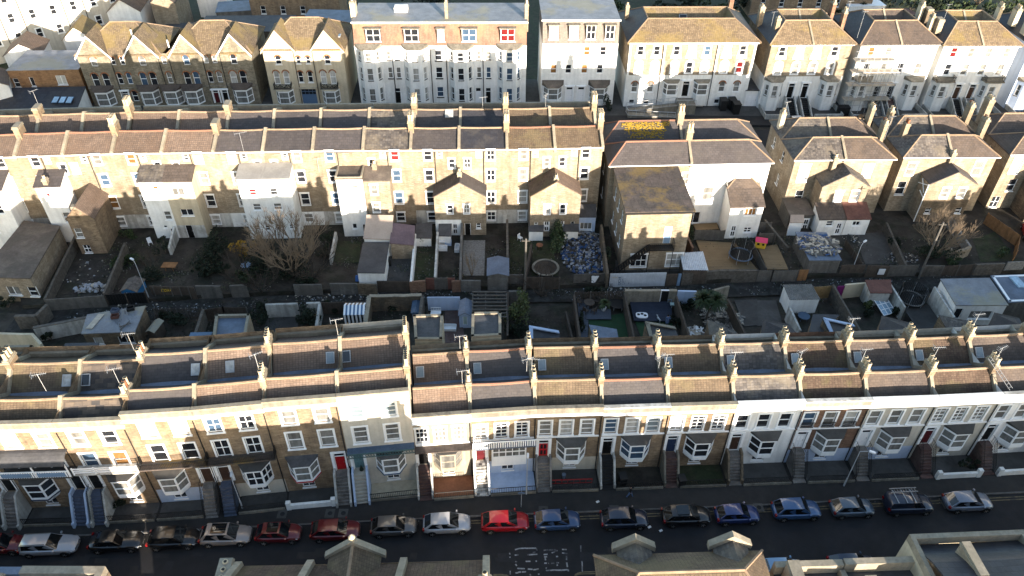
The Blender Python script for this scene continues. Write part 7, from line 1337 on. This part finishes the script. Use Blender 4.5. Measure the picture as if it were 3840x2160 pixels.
for a in (('forsythia like golden yellow bush',('a2',2360,400,.4),1.3,1.2,1.5,500,'leafyellow'),('tall dark ivy mass between the rear gardens',('a2',2060,440,.4),1.8,4.5,1.6,1500,'leafdark'),('dark shrub heap below the ivy mass',('a2',1990,600,.4),1.6,1.3,1.2,600,'leafdark'),('low green hedge by the white bin store',('a2',1270,250,.4),1.3,.6,1.1,420,'leaf'),('dark shrub beside the stone steps',('a2',1610,390,.4),1.1,1.2,1.4,420,'leafdark'),
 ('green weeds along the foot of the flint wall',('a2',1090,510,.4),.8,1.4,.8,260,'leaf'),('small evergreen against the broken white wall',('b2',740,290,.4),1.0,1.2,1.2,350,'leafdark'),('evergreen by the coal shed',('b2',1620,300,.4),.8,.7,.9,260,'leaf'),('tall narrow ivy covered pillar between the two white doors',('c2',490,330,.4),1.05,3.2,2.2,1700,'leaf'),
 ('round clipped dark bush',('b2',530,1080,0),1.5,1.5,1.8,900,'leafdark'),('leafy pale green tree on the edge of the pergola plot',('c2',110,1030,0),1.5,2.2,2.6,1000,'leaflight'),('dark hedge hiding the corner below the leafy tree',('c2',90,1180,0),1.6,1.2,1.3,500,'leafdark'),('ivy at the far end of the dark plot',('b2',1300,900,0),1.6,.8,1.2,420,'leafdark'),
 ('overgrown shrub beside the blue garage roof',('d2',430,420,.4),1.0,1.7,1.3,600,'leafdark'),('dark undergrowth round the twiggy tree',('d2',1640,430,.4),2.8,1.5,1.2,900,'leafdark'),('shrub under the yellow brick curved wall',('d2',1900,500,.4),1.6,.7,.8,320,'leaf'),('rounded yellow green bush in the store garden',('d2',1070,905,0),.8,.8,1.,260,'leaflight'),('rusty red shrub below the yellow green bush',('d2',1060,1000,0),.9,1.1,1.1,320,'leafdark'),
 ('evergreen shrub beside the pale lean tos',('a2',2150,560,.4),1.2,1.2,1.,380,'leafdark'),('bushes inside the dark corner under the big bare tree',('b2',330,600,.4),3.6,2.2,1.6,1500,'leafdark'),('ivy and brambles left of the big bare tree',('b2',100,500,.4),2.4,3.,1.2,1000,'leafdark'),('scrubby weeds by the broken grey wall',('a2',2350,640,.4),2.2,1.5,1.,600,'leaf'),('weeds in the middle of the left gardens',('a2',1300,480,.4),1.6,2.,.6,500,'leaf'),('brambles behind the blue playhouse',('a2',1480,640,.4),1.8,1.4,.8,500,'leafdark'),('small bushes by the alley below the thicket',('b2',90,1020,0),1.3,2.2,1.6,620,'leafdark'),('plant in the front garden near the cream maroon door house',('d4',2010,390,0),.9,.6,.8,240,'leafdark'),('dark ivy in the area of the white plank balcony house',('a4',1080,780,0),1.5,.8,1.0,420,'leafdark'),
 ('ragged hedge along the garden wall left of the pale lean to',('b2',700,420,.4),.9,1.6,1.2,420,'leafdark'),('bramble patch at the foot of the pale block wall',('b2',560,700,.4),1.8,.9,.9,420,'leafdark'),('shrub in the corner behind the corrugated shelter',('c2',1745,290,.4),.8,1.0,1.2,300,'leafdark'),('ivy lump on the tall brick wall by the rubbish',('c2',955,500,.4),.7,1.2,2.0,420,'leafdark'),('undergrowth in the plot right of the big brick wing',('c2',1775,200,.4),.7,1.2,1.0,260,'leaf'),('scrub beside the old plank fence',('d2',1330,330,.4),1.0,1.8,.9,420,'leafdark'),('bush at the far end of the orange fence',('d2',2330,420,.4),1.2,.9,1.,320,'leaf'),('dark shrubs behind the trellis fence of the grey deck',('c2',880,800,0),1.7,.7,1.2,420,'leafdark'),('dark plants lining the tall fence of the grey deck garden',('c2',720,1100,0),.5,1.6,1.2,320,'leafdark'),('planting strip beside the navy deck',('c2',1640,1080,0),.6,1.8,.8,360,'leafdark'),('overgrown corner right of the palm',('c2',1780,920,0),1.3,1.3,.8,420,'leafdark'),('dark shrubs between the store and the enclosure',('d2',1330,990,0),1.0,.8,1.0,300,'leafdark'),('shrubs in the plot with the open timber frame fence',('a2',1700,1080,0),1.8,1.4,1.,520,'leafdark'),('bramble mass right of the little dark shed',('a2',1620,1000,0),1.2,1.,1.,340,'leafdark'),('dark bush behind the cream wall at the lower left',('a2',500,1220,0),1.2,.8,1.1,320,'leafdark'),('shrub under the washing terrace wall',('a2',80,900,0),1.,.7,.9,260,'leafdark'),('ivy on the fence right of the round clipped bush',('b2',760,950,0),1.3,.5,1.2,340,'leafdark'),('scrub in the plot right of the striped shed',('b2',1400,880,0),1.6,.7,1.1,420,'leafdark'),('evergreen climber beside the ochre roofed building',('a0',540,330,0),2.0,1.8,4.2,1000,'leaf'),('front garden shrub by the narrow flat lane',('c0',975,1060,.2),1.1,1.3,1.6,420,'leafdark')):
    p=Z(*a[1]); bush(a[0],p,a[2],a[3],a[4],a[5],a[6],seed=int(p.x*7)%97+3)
rr=random.Random(31)
for k,(x,y,rx) in enumerate(((1620,20,6),(1690,40,5),(2180,12,6),(2260,30,5),(2520,25,6),(2590,10,5),(2745,20,6),(2880,12,5),(3080,20,6),(3160,25,5),(3300,8,6),(3420,12,6),(3520,15,6),(3600,45,5),(3700,60,6),(3780,30,6),(3830,90,6),(2700,60,4),(3240,40,4))):
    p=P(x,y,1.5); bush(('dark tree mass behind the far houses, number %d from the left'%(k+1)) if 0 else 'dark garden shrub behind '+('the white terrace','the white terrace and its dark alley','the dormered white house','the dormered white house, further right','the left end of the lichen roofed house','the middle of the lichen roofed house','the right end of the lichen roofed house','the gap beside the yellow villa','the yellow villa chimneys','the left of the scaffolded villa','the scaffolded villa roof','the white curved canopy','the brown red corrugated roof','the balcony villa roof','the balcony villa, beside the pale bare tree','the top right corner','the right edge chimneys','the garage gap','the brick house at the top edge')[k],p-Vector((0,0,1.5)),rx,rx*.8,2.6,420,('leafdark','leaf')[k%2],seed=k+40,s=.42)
# cabbage palm and potted cordyline
def palm(label,base,h,n,L,pot=False):
    o=thing('palm_tree',label,'palm tree' if not pot else 'potted plant',base,0); b=MB()
    if pot: MB().cyl(0,0,0,.45,.22,.32,12).build('pot','plastic',o)
    b.tube((0,0,0),(.1,0,h*.5),.13,.1,7); heads=[Vector((.1,0,h))] if pot else [Vector((-.7,.2,h)),Vector((.6,-.3,h*1.05)),Vector((.1,.6,h*.95))]
    for q in heads: b.tube((.1,0,h*.5),q,.1,.08,6)
    b.build('trunk','bark',o); f=MB(); r_=random.Random(3)
    for q in heads:
        for i in range(n):
            a=r_.uniform(0,6.28);e=r_.uniform(-.3,1.4); d=Vector((math.cos(a)*math.cos(e),math.sin(a)*math.cos(e),math.sin(e))); s=Vector((-math.sin(a),math.cos(a),0))*.07; m=q+d*L*.55; t=q+d*L-Vector((0,0,L*.28)); f.add([q-s,q+s,m+s*1.3,m-s*1.3,t],[(0,1,2,3),(3,2,4)])
    f.build('fronds','leaf',o)
palm('spiky cabbage palm between the navy deck and the timber heap',Z('c2',1920,1040,0),3.2,190,1.5); palm('cordyline in a white pot on the grey deck',Z('c2',935,935,.25),1.0,70,.9,True)
p=Z('c2',2080,1000,.2); debris('large heap of broken timber and boards beside the palm tree',(p.x,p.y,0),2.3,2.4,.6,190,['timberpale','woodgrey','rubble'],23,name='timber_heap',cat='timber heap',s=.36); p=Z('c2',1830,1150,.2); debris('white boards and broken chairs below the palm tree',(p.x,p.y,0),1.3,1.,.4,46,['timberpale','plastic','woodgrey'],24,name='timber_heap',cat='timber heap',s=.3)
# ---------------- garden furniture and play things
def ringt(label,c,r,h,net=False,mat='black',rim='slatepaint',z=0):
    o=thing('trampoline',label,'trampoline',(c[0],c[1],c[2]),0); MB().cyl(0,0,h-.02,h,r*.9,r*.9,24).build('mat',mat,o); b=MB()
    for i in range(24): a0,a1=6.2832*i/24,6.2832*(i+1)/24; b.ext([(r*.88*math.cos(a0),r*.88*math.sin(a0),h),(r*1.05*math.cos(a0),r*1.05*math.sin(a0),h),(r*1.05*math.cos(a1),r*1.05*math.sin(a1),h),(r*.88*math.cos(a1),r*.88*math.sin(a1),h)],(0,0,.05))
    b.build('rim',rim,o)
    for i in range(6): a=6.2832*i/6; MB().tube((r*math.cos(a),r*math.sin(a),0),(r*math.cos(a),r*math.sin(a),h+(1.6 if net else 0)),.03).build('leg','galv',o)
    if net:
        q=MB()
        for i in range(40): a=6.2832*i/40; q.tube((r*.95*math.cos(a),r*.95*math.sin(a),h),(r*.95*math.cos(a),r*.95*math.sin(a),h+1.6),.035,n=3)
        for k in range(9): 
            for i in range(24): a0,a1=6.2832*i/24,6.2832*(i+1)/24; q.tube((r*.95*math.cos(a0),r*.95*math.sin(a0),h+.2*k),(r*.95*math.cos(a1),r*.95*math.sin(a1),h+.2*k),.03 if k<8 else .05,n=3)
        q.build('net','black',o)
ringt('round black trampoline without net on the dark lawn',Z('c2',375,540,.6),1.65,.3,rim='stone'); ringt('blue rimmed trampoline with black netting on the timber deck',Z('c2',2250,440,.65),1.45,.7,True); ringt('tall white walled trampoline enclosure in the south garden',Z('d2',1470,850,0),1.5,.5,True,rim='corrgrey'); ringt('small ring frame with a ladder beside the cordyline',Z('c2',1065,900,.1),.95,.5,rim='black')
def table(label,c,r,h,mat,round_=True,legs=4):
    o=thing('garden_table',label,'table',c,0); b=MB(); b.cyl(0,0,h-.05,h,r,r,16) if round_ else b.box(-r,-r*.6,h-.05,r,r*.6,h); b.build('tabletop',mat,o)
    for i in range(legs): a=6.2832*(i+.5)/legs; MB().tube((r*.75*math.cos(a),r*.6*math.sin(a),0),(r*.6*math.cos(a),r*.5*math.sin(a),h-.05),.03).build('leg',mat if mat!='terracotta' else 'black',o)
    return o
table('round pale blue table in the left gardens',Z('a2',2385,540,.4),.62,.72,'skyblue'); table('round tan topped table near the black trampoline',Z('c2',318,305,1.1)-Vector((0,0,.7)),.45,.72,'terracotta'); table('round wooden table on the grey deck',Z('c2',795,900,.3),.65,.72,'wood'); table('green white rectangular table by the black garden door',Z('c2',1608,905,.3),.42,.5,'mint',False); table('round blue table beside the ribbed roof shed',Z('d2',437,1030,.0),.7,.7,'slatepaint'); table('tilted orange picnic table in the left gardens',Z('a2',1650,540,.4),.9,.7,'woodorange',False)
def chair(label,c,rz,mat='plastic',group=None):
    o=thing('garden_chair',label,'chair',c,rz,group); MB().box(-.25,-.25,.4,.25,.25,.45).build('seat',mat,o); MB().box(-.25,.22,.45,.25,.27,.95).build('backrest',mat,o)
    for x in(-.22,.22):
        for y in(-.22,.22): MB().box(x-.03,y-.03,0,x+.03,y+.03,.4).build('leg',mat,o)
chair('white plastic chair beside a plant pot in the left gardens',Z('a2',1455,300,.4),.6); chair('pale blue garden chair against the black door wall',Z('c2',1570,850,.3),0,'skyblue'); chair('white chair seen edge on in the pole garden',Z('c2',130,260,.4),.9)
for k,(x,y,r_) in enumerate(((700,880,.9),(760,960,2.4),(870,870,-1.),(840,960,-2.2))): chair('wooden chair round the deck table, '+('far left','near left','far right','near right')[k]+' of four',Z('c2',x,y,.3),r_,'wood','chairs round the deck table')
o=thing('bench','white slatted bench and frame in the panelled yard','bench',Z('b2',1765,985,0),0); MB().box(-.6,-.3,.4,.6,.3,.46).build('seat','dwhite',o); b=MB(); b.box(-.6,.26,.46,.6,.32,.6);b.box(-.6,.26,.9,.6,.32,1.0);[b.box(x,.26,.6,x+.06,.32,.9) for x in(-.6,-.3,0,.3,.54)]; b.build('backrest','dwhite',o); [MB().box(x,y,0,x+.07,y+.07,.4).build('leg','dwhite',o) for x in(-.6,.53) for y in(-.3,.23)]
o=thing('playhouse','yellow plastic playhouse with a pink roof on the timber deck','playhouse',Z('c2',2445,320,.65),-.25); b=MB(); b.wall((-.65,-.45,0),(1,0,0),1.3,0,1.,[(.2,.45,.5,.8),(.8,.45,1.1,.8)],(0,-1,0),.06); b.box(-.65,.4,0,.65,.45,1.); b.box(-.65,-.4,0,-.6,.4,1.); b.box(.6,-.4,0,.65,.4,1.); b.box(-.6,-.36,.3,.6,-.34,.9,1); b.build('wall',['yellow','black'],o)
MB().ext([(-.75,-.55,.98),(-.75,0,1.45),(-.75,.55,.98)],(1.5,0,0)).build('roof','pink',o)
o=thing('sandpit','white cloverleaf tray with dark patches on the navy deck','sandpit',Z('c2',1305,990,.36)); b=MB()
b.prism([(.72*math.copysign(abs(math.cos(t/14*6.2832))**.6,math.cos(t/14*6.2832)),.5*math.copysign(abs(math.sin(t/14*6.2832))**.6,math.sin(t/14*6.2832))) for t in range(14)],0,.14)
b.build('tray','plastic',o); q=MB(); [q.cyl(x,y,.13,.16,.2,.17,9) for x,y in((-.38,.1),(.05,.2),(.38,-.05))]; q.build('filling','stepdark',o)
o=thing('cold_frame','tilted pale blue glazed greenhouse frame in the store garden','greenhouse',Z('d2',1230,900,0.6),.35); b=MB(); b.M=Matrix.Rotation(.35,4,'X'); b.box(-.9,-1.1,0,.9,1.1,.05)
b.build('glazing','skypane',o); b=MB(); b.M=Matrix.Rotation(.35,4,'X'); [b.box(x-.04,-1.1,.05,x+.04,1.1,.12) for x in(-.88,-.3,.3,.88)]; [b.box(-.9,y-.04,.05,.9,y+.04,.11) for y in(-1.08,-.36,.36,1.08)]; b.build('frame','dwhite',o); MB().box(-.8,-.9,-.6,.8,.9,-.35).build('base','wood',o)
for lb,t,x,y,m,s in (('dark wheeled bin with a grey lid in the concrete yard','b2',1310,500,'bin',1.),('red lidded bin in front of the crazy paved steps','c4',1680,560,'bin',1.05),('bin bag grey wheeled bin at the foot of the shiny black steps','c4',1115,545,'bin',1.1)): wheelie(lb,Z(t,x,y,.4 if t=='b2' else 0.05),.2,'bins in yards',s)
for k,(x,y) in enumerate(((920,180,),(1045,180))): pass
for k,(x,y) in enumerate(((940,440),(1050,435))): 
    o=thing('potted_topiary','black planter with a small evergreen on the '+('left' if k==0 else 'right')+' of the teal door','planter',Z('b4',x,y,2.25),0,'planters by the teal door'); MB().cyl(0,0,0,.3,.16,.2,8).build('pot','black',o); MB().cyl(0,0,.3,.95,.2,.03,8).build('foliage','leafdark',o)
o=thing('gas_bottle','small white tank lying by the coal sheds','tank',Z('b2',1810,290,.5),.1); b=MB(); b.tube((-.5,0,.3),(.5,0,.3),.32,n=12); b.build('tank','plastic',o)
for lb,t,x,y,rx,ry,h in(('white bath tub standing in the narrow garden','b2',1970,350,.32,.7,.5),('pale blue sheeted mattress in the narrow garden','b2',1885,290,.4,.55,.3),('white armchair shell in the narrow garden','b2',1830,350,.6,.35,.5),('white tub lying near the navy dog','b2',1895,1115,.8,.45,.35)):
    o=thing('tub' if 'tub' in lb else 'mattress' if 'mattress' in lb else 'armchair',lb if 'dog' not in lb else 'white framed tub in the red paved yard','garden item',Z(t,x,y,.4 if y<700 else 0)); b=MB(); b.box(-rx,-ry,0,rx,ry,h*.3); b.box(-rx,-ry,h*.3,-rx+.08,ry,h);b.box(rx-.08,-ry,h*.3,rx,ry,h);b.box(-rx+.08,-ry,h*.3,rx-.08,-ry+.08,h);b.box(-rx+.08,ry-.08,h*.3,rx-.08,ry,h*1.1); b.build('shell','plastic' if 'blue' not in lb else 'bluepaint',o)
# lamp posts, telegraph poles, signs
def lamp(label,base,h,arm,rz,tilt=0):
    o=thing('street_lamp',label,'street lamp',base,rz,'street lamps'); b=MB(); b.tube((0,0,0),(0,0,1.2),.08,.07,8); b.tube((0,0,1.2),(0,0,h-.5),.05,.035,8); q=Vector((0,0,h-.5))
    for i in range(5): a=1.57*(i+1)/5; p=Vector((arm*math.sin(a),0,h-.5+.5*math.sin(a))) ; b.tube(q,p,.04); q=p
    b.build('post','galv',o); MB().ext([(q.x-.05,-.12,q.z-.05),(q.x+.42,-.11,q.z-.05),(q.x+.5,0,q.z-.05),(q.x+.42,.11,q.z-.05),(q.x-.05,.09,q.z-.05)],(0,0,.14)).build('lamp_head','plastic',o)
lamp('street lamp in front of the cream house with the white door',Z('d4',835,570,0),5.6,.7,-.5); lamp('street lamp beside the blue tiled front garden',Z('c4',190,650,0),5.2,.15,1.5); lamp('alley lamp post by the blue playhouse',Z('a2',1445,835,0),6.,.2,2.6); lamp('thin street lamp against the white cream front garden near the blue steps',Z('a4',2345,790,0),4.6,.15,1.8); lamp('yard lamp post leaning above the concrete yard gate',Z('d2',900,590,0),5.0,.3,.6)
def tpole(label,base,h,lit='woodgrey',wires=()):
    o=thing('telegraph_pole',label,'pole',base,0,'telegraph poles'); MB().tube((0,0,-.1),(0,0,h),.15,.11,9).build('pole','woodgrey',o); MB().tube((-.5,0,h-.35),(.5,0,h-.35),.05).build('crossbar','woodgrey',o); b=MB()
    for w in wires: b.tube((0,0,h-.3),Vector(w)-Vector(base),.008,n=3)
    if wires: b.build('wires','black',o)
B_=Z('c2',175,740,0); wr=[Z('c2',20,360,4),Z('c2',20,440,2.),Z('c1',400,860,8),Z('c1',20,900,7),Z('c2',240,470,3)]; tpole('telegraph pole with many thin wires beside the dark lawns',B_,7.8,wires=wr); tpole('tall leaning telegraph pole in front of the twiggy tree',Z('d2',1555,630,0),8.6)
o=thing('road_sign','round blue traffic sign on a short post by the bright red car','sign',Z('c4',140,775,0)); MB().tube((0,0,0),(0,0,2.4),.035).build('post','galv',o); q=MB(); q.M=Matrix.Translation((0,-.05,2.15))@Matrix.Rotation(-1.2,4,'X')@Matrix.Rotation(0,4,'X'); q.cyl(0,0,0,.03,.33,.33,20); q.build('disc','dblue',o); q=MB(); q.M=Matrix.Translation((0,-.05,2.15))@Matrix.Rotation(-1.2,4,'X'); q.add([(-.05,-.2,.035),(.05,-.2,.035),(.05,.05,.035),(.14,.05,.035),(0,.22,.035),(-.14,.05,.035),(-.05,.05,.035)],[(0,1,2,6),(3,4,5)]); q.build('arrow','plastic',o)
for lb,x,y in(('crumpled white paper on the pavement before the black door house',880,725),('white litter in the road by the navy car wheel',1380,970),('small white litter further along the road',1490,1005)): tag(MB().box(-.16,-.1,0,.14,.09,.05).add([(-.1,-.05,.05),(.1,0,.12),(0,.08,.05)],[(0,1,2)]).build('paper','plastic',None,Z('c4',x,y,0 if y<800 else -.11),.5),lb,'litter')
b=MB()
for i in range(9): b.tube((0,-.22,0) if 0 else (-.2,0,.35*i),(.2,0,.35*i),.025)
for x in(-.22,.22): b.tube((x,0,-.2),(x,0,3.1),.03)
o=thing('ladder','ladder lying down the roof slope at the right end','ladder',Z('d3',2440,650,9.1)); b.M=None; q=b.build('rails','steel',o); q.rotation_euler=(R(-58),0,R(35))
rw=random.Random(77)
def weeds(label,x0,x1,fy0,fy1,z,n,mats,seed):
    r_=random.Random(seed); b=MB(); cl=[(r_.uniform(x0,x1),r_.random()) for _ in range(n//40)]
    for i in range(n):
        cx,t=r_.choice(cl); x=cx+r_.gauss(0,.7); y0,y1=fy0(x),fy1(x); y=y0+(y1-y0)*t+r_.gauss(0,.6)
        if not(x0<x<x1 and y0<y<y1): continue
        s=r_.uniform(.05,.15); a=r_.uniform(0,6.28); dx,dy=s*math.cos(a),s*math.sin(a); h=r_.uniform(.02,.3); b.add([(x-dx,y-dy,z+h*.2),(x+dy*.6,y-dx*.6,z+h),(x+dx,y+dy,z+h*.4),(x-dy*.6,y+dx*.6,z+h*.8)],[(0,1,2,3)],r_.randrange(len(mats)))
    tag(b.build('weeds',mats),label,'weeds',None,'stuff')
la=lambda T:(lambda x:next((T[i][1]+(T[i+1][1]-T[i][1])*(x-T[i][0])/(T[i+1][0]-T[i][0]) for i in range(len(T)-1) if T[i][0]<=x<=T[i+1][0]),T[0][1]))
weeds('weeds, tufts and scraps over the north back gardens',-52,60,lambda x:la(ALN)(x)+.3,lambda x:la(MXY)(x)-3 if x<11 else 83.,MZ,5200,['leaf','leafdark','leaflight','rubble','woodgrey','earth'],5)
weeds('weeds, tufts and scraps over the south back gardens',-50,58,lambda x:55.,lambda x:la(ALS)(x)-.4,-.02,4200,['leafdark','leafdark','leaf','woodgrey','earth'],6)
weeds('weeds and rubbish along the alley',-52,60,lambda x:la(ALS)(x)+.3,lambda x:la(ALN)(x)-.5,.03,2600,['leafdark','leaf','rubble','bagwhite','earth','woodgrey'],7)
# ---------------- people
def person(label,loc,rz,joints,radii,edges,parts,cat='person'):
    o=thing('person',label,cat,loc,rz); me=bpy.data.meshes.new('body'); me.from_pydata(joints,edges,[]); ob=link('body',me,o); me.materials.append(MT(parts[0])); 
    m=ob.modifiers.new('skin','SKIN'); 
    if not me.skin_vertices: me.attributes
    return o,ob
def figure(label,loc,rz,hgt,leg,top,legc,coat=False,arm=.3):
    o=thing('person',label,'person',loc,rz); k=hgt/1.75; J=[(0,0,.95),(0,0,1.2),(0,0,1.42),(0,0,1.53),(0,-.02,1.66),(.1,0,.9),(.1,-leg*.5,.5),(.1,-leg,.08),(.1,-leg-.18,.03),(-.1,0,.9),(-.1,leg*.4,.5),(-.1,leg,.1),(-.1,leg-.15,.03),(.2,0,1.42),(.26,-.08,1.15),(.2,-.3,1.1+arm*.4),(-.2,0,1.42),(-.27,.05,1.15),(-.22,-.15,.95)]
    E_=[(0,1),(1,2),(2,3),(3,4),(0,5),(5,6),(6,7),(7,8),(0,9),(9,10),(10,11),(11,12),(2,13),(13,14),(14,15),(2,16),(16,17),(17,18)]
    Rr=[.15,.15,.16,.06,.105,.10,.075,.05,.045,.10,.075,.05,.045,.08,.055,.04,.08,.055,.04]
    me=bpy.data.meshes.new('body'); me.from_pydata([(x*k,y*k,z*k) for x,y,z in J],E_,[]); ob=link('body',me,o); md=ob.modifiers.new('skin','SKIN'); bm_=me.skin_vertices[0].data if me.skin_vertices else None
    if bm_ is None:
        bpy.context.view_layer.objects.active=ob; bpy.ops.object.modifier_remove(modifier='skin') if False else None
    else:
        for i,r_ in enumerate(Rr): bm_[i].radius=(r_*k,r_*k)
        bm_[0].use_root=True
    ob.modifiers.new('sub','SUBSURF').levels=1
    dg=bpy.context.evaluated_depsgraph_get(); ev=bpy.data.meshes.new_from_object(ob.evaluated_get(dg)); ob.modifiers.clear(); ob.data=ev; ev.materials.clear()
    for m in(top,legc,'skin','black'): ev.materials.append(MT(m))
    for p in ev.polygons:
        c=p.center/k; p.material_index=2 if c.z>1.5 or (abs(c.x)>.17 and c.z<1.02 and c.z>.9) else (3 if c.z<.1 else (1 if c.z<(.55 if coat else .93) and abs(c.x)<.19 else 0)); p.use_smooth=True
    b=MB(); b.cyl(0,.0,1.64*k,1.79*k,.115*k,.06*k,10); b.cyl(0,.05*k,1.5*k,1.7*k,.09*k,.1*k,8); b.build('hair','hair',o)
    if coat: MB().cyl(0,0,.6*k,1.1*k,.22*k,.17*k,12).build('coat_skirt',top,o)
    return o
figure('person in a long blue coat with dark hair standing on the green turf',Z('c2',1545,1085,0),.5,1.68,.06,'jacket','jeans',True); figure('person in a black top and blue jeans striding along the pavement',Z('c4',1185,680,0),1.35,1.78,.26,'coat','jeans')
def dog(label,c,rz):
    o=thing('dog',label,'dog',c,rz); b=MB(); b.tube((-.3,0,.42),(.25,0,.45),.10,.13,8); b.tube((.22,0,.47),(.38,0,.68),.08,.06,7); b.tube((.36,0,.68),(.55,0,.64),.075,.035,7)
    for x in(-.28,.2):
        for y in(-.07,.07): b.tube((x,y,.42),(x+(.04 if x<0 else -.02),y,.2),.05,.03,6); b.tube((x+(.04 if x<0 else -.02),y,.2),(x,y,0),.03,.025,6); b.tube((x,y,.02),(x+.07,y,.02),.025,n=5)
    b.tube((-.32,0,.46),(-.55,0,.62),.03,.012,5); b.add([(.36,-.06,.72),(.42,-.05,.72),(.38,-.06,.82)],[(0,1,2)]); b.add([(.36,.06,.72),(.42,.05,.72),(.38,.06,.82)],[(0,1,2)]); b.build('body','galv',o,smooth=True)
dog('small grey dog near the person in the blue coat',Z('c2',1465,1045,.1),2.0)
